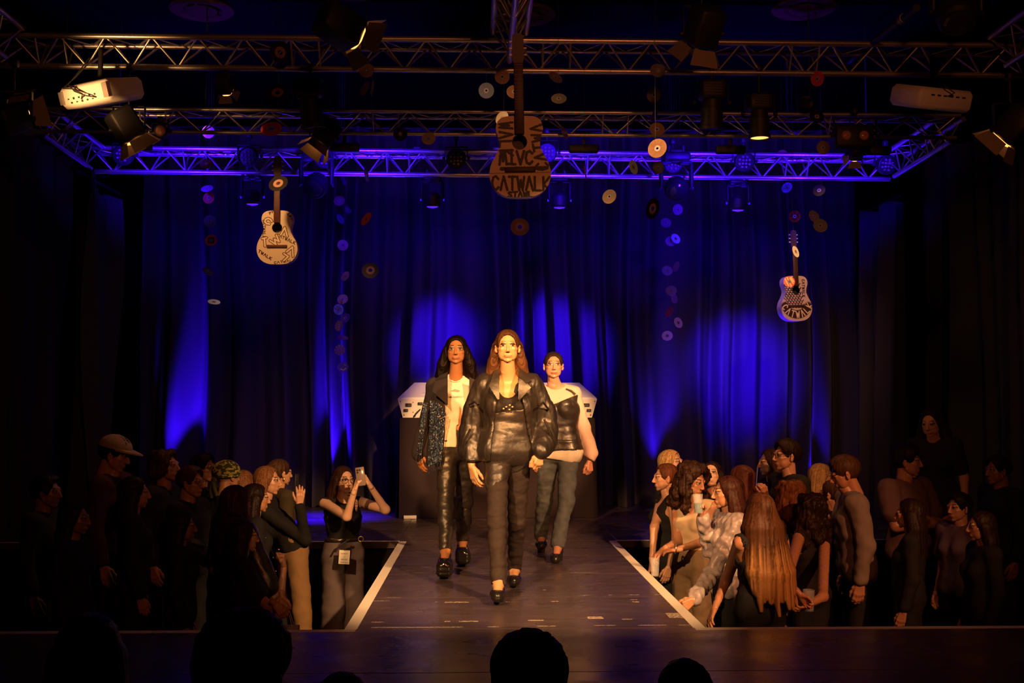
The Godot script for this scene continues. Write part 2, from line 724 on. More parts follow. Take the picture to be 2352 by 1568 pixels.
# the painted deck boards: dark stain, long scratches, chips of old white tape where the photograph shows them
func deck_material(sd: int, marks: Array) -> StandardMaterial3D:
	var W := 1024
	var H := 512
	var im := Image.create(W, H, false, Image.FORMAT_RGB8)
	var base := Color(0.076, 0.056, 0.068)
	var r := RandomNumberGenerator.new()
	r.seed = sd
	var n := crease(sd, 0.012, 4)
	var n2 := crease(sd + 9, 0.05, 2)
	for y in H:
		for x in W:
			var g := 1.0 + 0.35 * n.get_noise_2d(x * 0.35, y * 1.4) + 0.22 * n2.get_noise_2d(x * 0.12, y * 5.0)
			var c := base * g
			c.a = 1.0
			im.set_pixel(x, y, c.linear_to_srgb())
	for i in 90:      # scratches and scuffs
		var x := r.randf() * W
		var y := r.randf() * H
		var a := r.randfn(0.0, 0.25) + (PI / 2 if r.randf() < 0.15 else 0.0)
		var l := r.randf_range(15, 120)
		var t := r.randf_range(0.12, 0.35)
		for s in int(l):
			var px := int(x + cos(a) * s)
			var py := int(y + sin(a) * s)
			if px >= 0 and py >= 0 and px < W and py < H and r.randf() < 0.8:
				im.set_pixel(px, py, im.get_pixel(px, py).lerp(Color(0.45, 0.38, 0.36), t))
	for m in marks:   # [u, v, half width, half height] in metres of the deck
		var cx: float = m[0] / 2.0 * W
		var cy: float = m[1] * H
		var hw: float = m[2] / 2.0 * W
		var hh: float = m[3] * H
		for y in range(maxi(0, int(cy - hh)), mini(H, int(cy + hh) + 1)):
			for x in range(maxi(0, int(cx - hw)), mini(W, int(cx + hw) + 1)):
				if n2.get_noise_2d(x * 1.6, y * 4.0 + m[0] * 50.0) + r.randf() * 0.3 > -0.02:
					im.set_pixel(x, y, Color(0.85, 0.80, 0.72))
	var d := mat(Color.WHITE, 0.5)
	d.albedo_texture = ImageTexture.create_from_image(im)
	d.roughness_texture = noise_tex(0.01, Color(0.42, 0.42, 0.42), Color(0.72, 0.72, 0.72), 256, sd)
	return d


func deck_mesh(sx: float, sz: float) -> ArrayMesh:    # a board with its top texture, edges eased
	var b := MB.new()
	var e := 0.004
	var h := 0.06
	var X := sx / 2 - 0.0015
	var Z := sz / 2 - 0.0015
	b.face([Vector3(-X + e, 0, Z - e), Vector3(X - e, 0, Z - e), Vector3(X - e, 0, -Z + e), Vector3(-X + e, 0, -Z + e)], [Vector2(0, 1), Vector2(1, 1), Vector2(1, 0), Vector2(0, 0)])
	for s in [[Vector3(-X, 0, Z), Vector3(X, 0, Z), Vector3(0, 0, -1)], [Vector3(X, 0, -Z), Vector3(-X, 0, -Z), Vector3(0, 0, 1)], [Vector3(X, 0, Z), Vector3(X, 0, -Z), Vector3(-1, 0, 0)], [Vector3(-X, 0, -Z), Vector3(-X, 0, Z), Vector3(1, 0, 0)]]:
		var d: Vector3 = (s[1] - s[0]).normalized() * e
		var dn := Vector3(0, -e, 0)
		b.face([s[0] + dn, s[1] + dn, s[1] - d + s[2] * e, s[0] + d + s[2] * e])
		b.face([s[0] + Vector3(0, -h, 0), s[1] + Vector3(0, -h, 0), s[1] + dn, s[0] + dn])
	return b.mesh()


func build_stage():
	var plain_a := deck_material(11, [])
	var plain_b := deck_material(23, [[0.3, 0.93, 0.05, 0.004], [1.5, 0.95, 0.08, 0.004]])
	# chips on the two boards nearest the audience: u from the left side of the catwalk, v from the far edge
	var third := deck_material(31, [[1.18, 0.72, 0.012, 0.008], [1.43, 0.94, 0.03, 0.006], [1.60, 0.93, 0.012, 0.006], [1.75, 0.93, 0.04, 0.005], [1.92, 0.92, 0.02, 0.005], [0.18, 0.985, 0.05, 0.004]])
	var front := deck_material(37, [[0.10, 0.10, 0.07, 0.006], [0.60, 0.16, 0.075, 0.014], [0.47, 0.15, 0.008, 0.01], [0.92, 0.16, 0.012, 0.008], [1.22, 0.15, 0.022, 0.012], [1.73, 0.10, 0.02, 0.008], [1.73, 0.18, 0.02, 0.014],
		[0.16, 0.80, 0.035, 0.010], [0.56, 0.79, 0.016, 0.012], [0.68, 0.79, 0.055, 0.012], [1.07, 0.77, 0.045, 0.014], [1.42, 0.70, 0.045, 0.035], [1.60, 0.75, 0.03, 0.01], [1.90, 0.64, 0.045, 0.075], [1.98, 0.72, 0.06, 0.008],
		[0.30, 0.955, 0.16, 0.010], [0.55, 0.955, 0.10, 0.010], [0.82, 0.95, 0.03, 0.01], [1.12, 0.94, 0.05, 0.008], [1.45, 0.93, 0.06, 0.008], [1.72, 0.93, 0.08, 0.008], [1.9, 0.93, 0.03, 0.008]])
	var dark := deck_material(41, [])
	var boards := deck_mesh(2.0, 1.0)
	# the catwalk
	var cw := thing("catwalk", "dark scratched catwalk edged with white tape between the two audience pits", "catwalk", Vector3(0.246, 0, -8.1))
	var mats := [front, third, plain_b, plain_a]
	for i in 4:
		put("deck_board", deck_mesh(1.978, 1.0), mats[i], cw, Transform3D(Basis(), Vector3(0, SY, 1.5 - i)))
	var sk := MB.new()
	for s in [-1.0, 1.0]:
		sk.sheet(160, 1, func(u, v): return Vector3(s * (0.972 - 0.012 * (0.5 + 0.5 * sin(u * 90.0)) - 0.008 * v), 0.006 + v * (SY - 0.07), -2.0 + 4.0 * u))
	put("skirt", sk.mesh(), M.skirt, cw)
	for s in [-1.0, 1.0]:
		var t := MB.new()
		t.box(Vector3(s * 0.953, SY + 0.0006, 0), Vector3(0.068, 0.0012, 4.0))
		put("edge_tape", t.mesh(), M.tape, cw)
	# the cross stage nearest the audience
	var fs := thing("cross_stage", "unlit stage deck running across the hall before the catwalk", "stage", Vector3(0.246, 0, -5.1))
	for i in 6:
		for j in 2:
			put("deck_board", boards, dark, fs, Transform3D(Basis(), Vector3(-5.0 + 2.0 * i, SY, 0.5 - j)))
	skirt_line(fs, -6.0, 6.0, -0.975, 0.055, SY - 0.065)
	skirt_line(fs, -6.0, 6.0, 0.975, 0.055, SY - 0.065)
	for s in [[-6.0, -0.925], [0.925, 6.0]]:
		var t := MB.new()
		t.box(Vector3((s[0] + s[1]) / 2, SY + 0.0006, -0.966), Vector3(s[1] - s[0], 0.0012, 0.06))
		put("edge_tape", t.mesh(), M.tape, fs)
	# the main stage under the curtain
	var bs := thing("main_stage", "blue lit main stage deck under the curtain", "stage", Vector3(0.246, 0, -12.1))
	for i in 5:
		for j in 4:
			put("deck_board", boards, plain_a if (i + j) % 2 else plain_b, bs, Transform3D(Basis(), Vector3(-4.0 + 2.0 * i, SY, 1.5 - j)))
	skirt_line(bs, -5.0, -1.0, 1.985, 0.055, SY - 0.065)
	skirt_line(bs, 1.0, 5.0, 1.985, 0.055, SY - 0.065)
	for s in [[-5.0, -0.985], [0.985, 5.0]]:
		var t := MB.new()
		t.box(Vector3((s[0] + s[1]) / 2, SY + 0.0006, 1.968), Vector3(s[1] - s[0], 0.0012, 0.05))
		put("edge_tape", t.mesh(), M.tape, bs)


func skirt_line(parent: Node3D, x0: float, x1: float, z: float, _y0: float, y1: float):
	var sk := MB.new()
	sk.sheet(int((x1 - x0) * 30), 1, func(u, v): return Vector3(lerpf(x0, x1, u), 0.006 + v * (y1 - 0.006), z - 0.012 * (0.5 + 0.5 * sin(u * (x1 - x0) * 26.0 + sin(u * 31.0)))))
	put("skirt", sk.mesh(), M.skirt, parent)


# ---------------------------------------------------------------- curtains
func fold(x: float, v: float, sd: float) -> float:     # depth of the pleats at x metres along; v = 0 at the hem
	var w := x + 0.035 * sin(v * 1.3 + x * 1.7 + sd)
	var ph := w * 17.0 + 2.0 * sin(w * 2.3 + sd) + 1.0 * sin(w * 5.1 + sd * 2.0)
	var a := 0.115 + 0.035 * sin(w * 3.1 + sd)
	var k := sin(ph)
	return a * (k + 0.4 * k * absf(k)) + 0.028 * sin(ph * 2.3 + sd + v * 0.8) + 0.11 * sin(w * 5.7 + 1.6 * sin(w * 1.9 + sd))


func drape(called: String, label: String, p: Vector3, q: Vector3, h: float, sd: float, group := "", festoon := 0.0) -> Node3D:
	var t := thing(called, label, "curtain", p, group)
	var d := q - p
	var l := d.length()
	var nn := d.normalized().cross(Vector3.UP)
	var b := MB.new()
	b.sheet(int(l * 48), 26, func(u, v):
		var top: float = h - festoon * pow(absf(sin(u * l * 5.2)), 1.5) * 0.12 * v
		return d * u + Vector3(0, 0.004 + v * top, 0) + nn * fold(u * l, v * h, sd) * (1.0 - 0.35 * v))
	put("cloth", b.mesh(), M.drape, t)
	var r := MB.new()
	r.rod(Vector3(0, h + 0.03, 0), d + Vector3(0, h + 0.03, 0), 0.02)
	put("rail", r.mesh(), M.dark_metal, t)
	return t


func build_curtains():
	drape("stage_curtain", "wide dark pleated curtain behind the stage, lit by blue beams", Vector3(-4.15, SY, -13.72), Vector3(4.75, SY, -13.72), 4.7, 0.7)
	drape("wing_drape", "dark side drape hung from a rail beyond the man in the cap", Vector3(-4.0, SY, -10.75), Vector3(-3.96, SY, -12.05), 3.52, 2.1, "", 1.0)
	drape("wing_drape", "dark side drape hung from a rail beyond the mauve shirt", Vector3(4.6, SY, -13.3), Vector3(4.62, SY, -11.9), 3.52, 4.4, "", 1.0)
	drape("hall_drape", "brownish hall drape behind the woman standing highest in the crowd", Vector3(5.62, 0.0, -13.7), Vector3(5.72, 0.0, -8.9), 5.2, 5.2)
	drape("hall_drape", "black hall drape along the wall beyond the man in the cap", Vector3(-5.15, 0.0, -8.9), Vector3(-5.13, 0.0, -13.5), 5.2, 6.2)


# ---------------------------------------------------------------- trusses
var unit_rod: Mesh
func rod_mesh() -> Mesh:
	if unit_rod == null:
		var c := CylinderMesh.new()
		c.top_radius = 1.0
		c.bottom_radius = 1.0
		c.height = 1.0
		c.radial_segments = 14
		c.rings = 1
		unit_rod = c
	return unit_rod


# a triangular aluminium truss, apex down: a and b are the ends of the bottom chord
func truss(label: String, a: Vector3, b: Vector3, s: float, tube: float, pitch: float, shift := 0.0) -> Node3D:
	var t := thing("lighting_truss", label, "truss", a)
	var d := b - a
	var l := d.length()
	var u := d / l
	var side := u.cross(Vector3.UP).normalized() * s * 0.5
	var top := Vector3.UP * s * 0.866
	var R := rod_mesh()
	var m: Material = M.alu
	for o in [Vector3.ZERO, top + side, top - side]:
		put("chord", R, m, t, along(o, o + d, tube))
	var n := int(l / pitch)
	for i in n:
		var x0 := u * (pitch * i + shift)
		var x1 := u * (pitch * (i + 0.5) + shift)
		var x2 := u * (pitch * (i + 1) + shift)
		if x2.length() > l: break
		for e in [side, -side]:
			put("brace", R, m, t, along(x0 + top + e, x1, tube * 0.36))
			put("brace", R, m, t, along(x1, x2 + top + e, tube * 0.36))
		put("brace", R, m, t, along(x0 + top + side, x1 + top - side, tube * 0.36))
		put("brace", R, m, t, along(x1 + top - side, x2 + top + side, tube * 0.36))
	# the bolted joints where two lengths meet
	var step := 2.0
	var x := 1.0
	while x < l:
		for o in [Vector3.ZERO, top + side, top - side]:
			put("joint_sleeve", R, m, t, along(o + u * (x - 0.06), o + u * (x + 0.06), tube * 1.12))
		for e in [side, -side]:
			for q in [-0.11, 0.11]:
				put("post", R, m, t, along(top + e + u * (x + q), u * (x + q), tube * 0.36))
		x += step
	return t


func build_trusses():
	var yb := 4.45
	truss("long amber lit truss across the hall carrying the two projectors", Vector3(-4.4, 4.835, -8.7), Vector3(4.9, 4.825, -8.7), 0.24, 0.024, 0.36)
	truss("blue lit truss across the stage carrying the round lamps", Vector3(-3.83, yb + 0.015, -10.9), Vector3(4.13, yb - 0.015, -10.9), 0.24, 0.024, 0.36)
	truss("slim dim truss over the stage front, hung before the blue truss", Vector3(-3.83, 4.51, -9.5), Vector3(4.2, 4.51, -9.5), 0.20, 0.018, 0.40)
	truss("short blue truss from the stage back towards the cream projector full of sockets", Vector3(-3.83, yb + 0.02, -10.78), Vector3(-3.83, yb + 0.05, -9.6), 0.24, 0.024, 0.30)
	truss("short blue truss from the stage back towards the plain rounded projector", Vector3(4.13, yb - 0.01, -10.78), Vector3(4.2, yb + 0.05, -9.6), 0.24, 0.024, 0.30)
	truss("dark truss over the catwalk above the largest guitar", Vector3(0.22, 4.86, -8.55), Vector3(0.26, 4.86, -2.0), 0.26, 0.024, 0.36)
	truss("dark truss over the pit of the man in the cap", Vector3(-3.72, 4.86, -8.55), Vector3(-3.72, 4.86, -2.0), 0.26, 0.024, 0.36)
	truss("dark truss over the pit of the man in the mauve shirt", Vector3(4.2, 4.86, -8.55), Vector3(4.2, 4.86, -2.0), 0.26, 0.024, 0.36)
	truss("dark truss over the audience carrying the amber fresnels", Vector3(-4.9, 5.72, 0.35), Vector3(5.3, 5.72, 0.35), 0.24, 0.024, 0.36)
	# how the rig hangs: steel wires from truss to ceiling
	for p in [[-3.3, 5.04, -8.7], [3.7, 5.04, -8.7], [-3.6, 4.66, -10.9], [3.9, 4.66, -10.9], [-2.4, 4.68, -9.5], [2.9, 4.68, -9.5], [-3.72, 5.08, -4.0], [4.2, 5.08, -4.0], [0.24, 5.08, -4.0], [-3.0, 5.9, 0.35], [3.0, 5.9, 0.35]]:
		var o := put("hanging_wire", rod_mesh(), M.wire, self, along(Vector3(p[0], p[1], p[2]), Vector3(p[0], CEIL, p[2]), 0.006))
		tag(o, "thin steel wire holding a truss up to the ceiling", "wire", "hanging wires of the trusses")
	# conduit pipe and curtain poles on the ceiling
	var pipe := thing("ceiling_pipe", "dim pipe crossing above the long truss near the moving head", "pipe", Vector3(3.099, 4.967, -7.600))
	put("tube", rod_mesh(), M.dark_metal, pipe, along(Vector3.ZERO, Vector3(3.154, 5.096, -9.200) - Vector3(3.099, 4.967, -7.600), 0.028))
	put("clamp", rod_mesh(), M.door_metal, pipe, along((Vector3(3.154, 5.096, -9.200) - Vector3(3.099, 4.967, -7.600)) * 0.16, (Vector3(3.154, 5.096, -9.200) - Vector3(3.099, 4.967, -7.600)) * 0.2, 0.034))
	var rail := thing("curtain_pole", "thin pole lying along the top of the blue truss", "pole", Vector3(-2.6, 4.702, -11.03))
	put("tube", rod_mesh(), M.alu, rail, along(Vector3.ZERO, Vector3(5.6, -0.02, 0), 0.02))
	for i in 7:
		var cl := MB.new()
		cl.box(Vector3(0.35 + 0.8 * i, 0.035, 0), Vector3(0.07, 0.05, 0.05), 0.006)
		put("clip", cl.mesh(), M.alu, rail)
	# ventilation roses on the ceiling
	for p in [[-2.72, -10.55, "round ceiling vent above the cream projector full of sockets"], [0.42, -10.6, "round ceiling vent above the largest guitar"], [3.12, -10.35, "round ceiling vent beside the moving head"]]:
		var t := thing("ceiling_vent", p[2], "vent", Vector3(p[0], CEIL, p[1]))
		var b := MB.new()
		b.lathe([Vector2(0.30, 0.0), Vector2(0.31, -0.02), Vector2(0.29, -0.035), Vector2(0.20, -0.03), Vector2(0.17, -0.01)], 32)
		put("rim", b.mesh(), M.vent, t)
		var k := MB.new()
		k.lathe([Vector2(0.15, -0.01), Vector2(0.15, -0.03), Vector2(0.10, -0.05), Vector2(0.05, -0.06), Vector2(0.0, -0.06)], 28)
		put("cone", k.mesh(), M.vent, t)
		for i in 8:
			var bl := MB.new()
			bl.box(Vector3(0.165, -0.02, 0), Vector3(0.10, 0.004, 0.05), 0.0, Basis(Vector3.RIGHT, 0.6))
			put("blade", bl.mesh(), M.vent, t, Transform3D(Basis(Vector3.UP, TAU * i / 8), Vector3.ZERO))


# ---------------------------------------------------------------- lamps
func yoke(t: Node3D, w: float, h: float, clamp_up: float):     # a bent bracket with its clamp, pivot at y = 0
	var b := MB.new()
	b.box(Vector3(0, h, 0), Vector3(w, 0.008, 0.04), 0.003)
	for s in [-1.0, 1.0]:
		b.box(Vector3(s * w / 2, h / 2, 0), Vector3(0.006, h, 0.04), 0.002)
	put("yoke", b.mesh(), M.dark_metal, t)
	var c := MB.new()
	c.rod(Vector3(0, h, 0), Vector3(0, h + clamp_up, 0), 0.010)
	c.box(Vector3(0, h + clamp_up, 0), Vector3(0.05, 0.06, 0.06), 0.01)
	put("clamp", c.mesh(), M.dark_metal, t)
	for s in [-1.0, 1.0]:
		var k := MB.new()
		k.rod(Vector3(s * w / 2, 0, 0), Vector3(s * (w / 2 + 0.025), 0, 0), 0.016, 0.018, 10)
		put("knob", k.mesh(), M.dark_metal, t)


# a fresnel with barn doors; aim = where the lens looks
func fresnel(label: String, at: Vector3, aim: Vector3, size: float, clamp_up: float, lit := 0.0) -> Node3D:
	var t := thing("fresnel_lamp", label, "stage lamp", at)
	yoke(t, size * 1.25, size * 0.95, clamp_up)
	var x := frame(Vector3.ZERO, aim)
	var body := MB.new()
	body.xf = x
	body.box(Vector3(0, 0, -size * 0.25), Vector3(size, size, size * 1.3), size * 0.12)
	for i in 4:
		body.box(Vector3(0, size * 0.5, -size * (0.1 + 0.14 * i)), Vector3(size * 0.7, 0.012, 0.01))
	var shell := put("housing", body.mesh(), M.lamp_black, t)
	var l := MB.new()
	l.xf = x
	l.lathe([Vector2(size * 0.40, 0.0), Vector2(size * 0.36, 0.012), Vector2(size * 0.2, 0.022), Vector2(0, 0.025)], 22, Vector3(0, 0, size * 0.42), Basis(Vector3.RIGHT, PI / 2))
	put("lens", l.mesh(), M.glow_warm if lit > 0.0 else M.lens, shell)
	for i in 4:
		var d := MB.new()
		var an := PI / 2 * i
		d.xf = x * Transform3D(Basis(Vector3(0, 0, 1), an), Vector3.ZERO)
		var w := size * 0.5
		var hb := size * 0.55
		var tilt := 0.55
		var y0 := w * 0.95
		var z0 := size * 0.42
		var p := [Vector3(-w * 0.8, y0, z0), Vector3(w * 0.8, y0, z0), Vector3(w * 1.1, y0 + hb * sin(tilt), z0 + hb * cos(tilt)), Vector3(-w * 1.1, y0 + hb * sin(tilt), z0 + hb * cos(tilt))]
		d.face(p)
		var o := Vector3(0, 0.003, -0.002)
		d.face([p[0] + o, p[3] + o, p[2] + o, p[1] + o])
		put("barn_door", d.mesh(), M.door_metal, t)
	if lit > 0.0:
		var g := x.basis.z
		spot("fresnel_light", at + g * size * 0.55, at + g * 4.0, Color(1.0, 0.70, 0.42), lit, 24.0, 0.8, 0.06)
	return t


# a round LED par: shallow can, ring of lenses
func led_par(label: String, at: Vector3, aim: Vector3, r: float, clamp_up: float):
	var t := thing("led_par_lamp", label, "stage lamp", at)
	yoke(t, r * 2.25, r * 1.15, clamp_up)
	var x := frame(Vector3.ZERO, aim)
	var b := MB.new()
	b.xf = x
	b.lathe([Vector2(0, -0.10), Vector2(r * 0.6, -0.10), Vector2(r * 0.9, -0.05), Vector2(r, 0.0), Vector2(r, 0.05), Vector2(r * 0.93, 0.055), Vector2(r * 0.92, 0.03), Vector2(0, 0.03)], 28, Vector3.ZERO, Basis(Vector3.RIGHT, PI / 2))
	var can := put("housing", b.mesh(), M.lamp_black, t)
	for ring in [[4, 0.24], [8, 0.56]]:
		for i in ring[0]:
			var an: float = TAU * (i + 0.5) / ring[0]
			var l := MB.new()
			l.xf = x
			l.lathe([Vector2(r * 0.125, 0.03), Vector2(r * 0.12, 0.042), Vector2(r * 0.07, 0.05), Vector2(0, 0.052)], 10, Vector3(cos(an) * r * ring[1], sin(an) * r * ring[1], 0), Basis(Vector3.RIGHT, PI / 2))
			put("led_lens", l.mesh(), M.led, can)


# a moving head: base box on the truss, yoke arms, rounded head
func moving_head(label: String, at: Vector3, aim: Vector3, s: float, lit: bool, energy := 0.0, half := 12.0, to := Vector3.ZERO):
	var t := thing("moving_head_lamp", label, "stage lamp", at)
	var b := MB.new()
	b.box(Vector3(0, s * 1.25, 0), Vector3(s * 1.1, s * 0.36, s * 0.8), 0.02)
	b.box(Vector3(0, s * 1.47, 0), Vector3(s * 0.5, 0.05, s * 0.4), 0.006)
	put("base", b.mesh(), M.lamp_black, t)
	var c := MB.new()
	for q in [-0.3, 0.3]:
		c.rod(Vector3(s * q, s * 1.45, 0), Vector3(s * q, s * 1.75, 0), 0.022)
	put("clamp", c.mesh(), M.dark_metal, t)
	for k in [-1.0, 1.0]:
		var a := MB.new()
		a.box(Vector3(k * s * 0.62, s * 0.52, 0), Vector3(s * 0.16, s * 1.1, s * 0.34), 0.02)
		a.box(Vector3(k * s * 0.40, s * 1.04, 0), Vector3(s * 0.5, s * 0.12, s * 0.34), 0.015)
		put("yoke_arm", a.mesh(), M.lamp_black, t)
		var w := MB.new()
		w.rod(Vector3(k * s * 0.64, 0, 0), Vector3(k * s * 0.71, 0, 0), s * 0.09)
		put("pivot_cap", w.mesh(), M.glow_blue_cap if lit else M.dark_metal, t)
	var x := frame(Vector3.ZERO, aim, Vector3(0, 0, 1) if absf(aim.normalized().y) > 0.9 else Vector3.UP)
	var h := MB.new()
	h.xf = x
	h.lathe([Vector2(0, -s * 0.45), Vector2(s * 0.28, -s * 0.42), Vector2(s * 0.44, -s * 0.25), Vector2(s * 0.5, 0.0), Vector2(s * 0.48, s * 0.3), Vector2(s * 0.42, s * 0.42), Vector2(s * 0.36, s * 0.42), Vector2(s * 0.34, s * 0.36), Vector2(0, s * 0.36)], 24, Vector3.ZERO, Basis(Vector3.RIGHT, PI / 2))
	var shell := put("head", h.mesh(), M.lamp_black, t)
	var l := MB.new()
	l.xf = x
	l.lathe([Vector2(s * 0.36, 0), Vector2(s * 0.28, 0.012), Vector2(0, 0.02)], 24, Vector3(0, 0, s * 0.40), Basis(Vector3.RIGHT, PI / 2))
	put("lens", l.mesh(), M.glow_blue if lit else M.lens, shell)
	if energy > 0.0:
		spot("head_light", at + x.basis.z * s * 0.52, to, BLUE, energy, half, 1.0, 0.12)
		spot("added_curtain_wash", at + x.basis.z * s * 0.52, Vector3(to.x, 2.6, -13.7), BLUE, 1.4, 44.0, 1.0, 0.12)  # second spot added at each head to lift the curtain


func profile_spot(label: String, at: Vector3, aim: Vector3, s: float, clamp_up: float, lit := 0.0):
	var t := thing("profile_lamp", label, "stage lamp", at)
	yoke(t, s * 1.2, s * 0.75, clamp_up)
	var x := frame(Vector3.ZERO, aim, Vector3(0, 0, 1) if absf(aim.normalized().y) > 0.9 else Vector3.UP)
	var b := MB.new()
	b.xf = x
	b.box(Vector3(0, 0, -s * 0.45), Vector3(s * 0.95, s * 0.8, s * 0.7), s * 0.1)
	for i in 5:
		b.box(Vector3(0, s * 0.41, -s * (0.25 + 0.1 * i)), Vector3(s * 0.55, 0.008, 0.012))
	put("lamp_house", b.mesh(), M.lamp_black, t)
	var tb := MB.new()
	tb.xf = x
	tb.lathe([Vector2(s * 0.34, -s * 0.1), Vector2(s * 0.36, s * 0.2), Vector2(s * 0.40, s * 0.22), Vector2(s * 0.40, s * 0.85), Vector2(s * 0.44, s * 0.87), Vector2(s * 0.44, s * 1.0), Vector2(s * 0.38, s * 1.0), Vector2(s * 0.36, s * 0.95), Vector2(0, s * 0.95)], 24, Vector3.ZERO, Basis(Vector3.RIGHT, PI / 2))
	var shell := put("lens_tube", tb.mesh(), M.lamp_black, t)
	var l := MB.new()
	l.xf = x
	l.lathe([Vector2(s * 0.37, s * 0.955), Vector2(s * 0.2, s * 0.985), Vector2(0, s * 0.99)], 24, Vector3.ZERO, Basis(Vector3.RIGHT, PI / 2))
	put("lens", l.mesh(), M.glow_warm if lit > 0.0 else M.lens, shell)
	if lit > 0.0:
		spot("profile_light", at + x.basis.z * s * 1.02, at + x.basis.z * 4.0, Color(1.0, 0.68, 0.4), lit, 22.0, 0.6, 0.05)


func projector(label: String, at: Vector3, turn: Vector3, panel: bool):
	var t := thing("ceiling_projector", label, "projector", at)
	var bs := Basis.from_euler(turn)
	var b := MB.new()
	b.xf = Transform3D(bs, Vector3.ZERO)
	b.box(Vector3.ZERO, Vector3(0.50, 0.17, 0.42), 0.035)
	var shell := put("casing", b.mesh(), M.white_plastic, t)
	var c := MB.new()
	c.rod(bs * Vector3(0, 0.08, 0), bs * Vector3(0, 0.08, 0) + Vector3(0, 0.26, 0), 0.02)
	c.box(bs * Vector3(0, 0.095, 0), Vector3(0.2, 0.02, 0.16), 0.004, bs)
	put("ceiling_mount", c.mesh(), M.dark_metal, t)
	if panel:
		for g in [[-0.215, 0.0, 0.05, 0.10], [0.215, 0.0, 0.05, 0.11]]:
			var w := MB.new()
			w.xf = b.xf
			w.box(Vector3(g[0], g[1], 0.211), Vector3(g[2], g[3], 0.006), 0.002)
			put("grille", w.mesh(), M.grey_plastic, shell)
		for i in 11:
			var w := MB.new()
			w.xf = b.xf
			var y := -0.03 if i % 2 else 0.0
			w.box(Vector3(-0.15 + 0.026 * i, y - 0.015, 0.211), Vector3(0.016, 0.009 + 0.004 * (i % 3), 0.006), 0.001)
			put("socket", w.mesh(), M.lamp_black, shell)
		var q := MB.new()
		q.path([bs * Vector3(-0.02, -0.03, 0.215), bs * Vector3(0.03, 0.0, 0.25), bs * Vector3(-0.05, 0.05, 0.25), bs * Vector3(-0.16, 0.07, 0.23), bs * Vector3(-0.1, 0.13, 0.16), Vector3(-0.06, 0.26, 0.05)], 0.006)
		q.path([bs * Vector3(0.12, -0.04, 0.215), bs * Vector3(0.07, -0.02, 0.26), bs * Vector3(-0.04, 0.03, 0.25), bs * Vector3(-0.12, 0.09, 0.21), Vector3(-0.1, 0.27, 0.02)], 0.005)
		put("cable", q.mesh(), M.wire, t)
	else:
		var w := MB.new()
		w.xf = b.xf
		for i in 6:
			w.box(Vector3(-0.13 + 0.055 * i, 0.03, 0.211), Vector3(0.03, 0.012, 0.005), 0.001)
		put("sockets", w.mesh(), M.lamp_black, shell)
		var g := MB.new()
		g.xf = b.xf
		for i in 5:
			g.box(Vector3(0.252, 0.02 - 0.014 * i, 0.05), Vector3(0.006, 0.006, 0.18), 0.001)
		put("grille", g.mesh(), M.grey_plastic, shell)
		var q := MB.new()
		q.path([bs * Vector3(0.0, 0.03, 0.215), bs * Vector3(0.02, 0.06, 0.26), bs * Vector3(-0.05, 0.10, 0.24), Vector3(-0.03, 0.26, 0.04)], 0.005)
		put("cable", q.mesh(), M.wire, t)


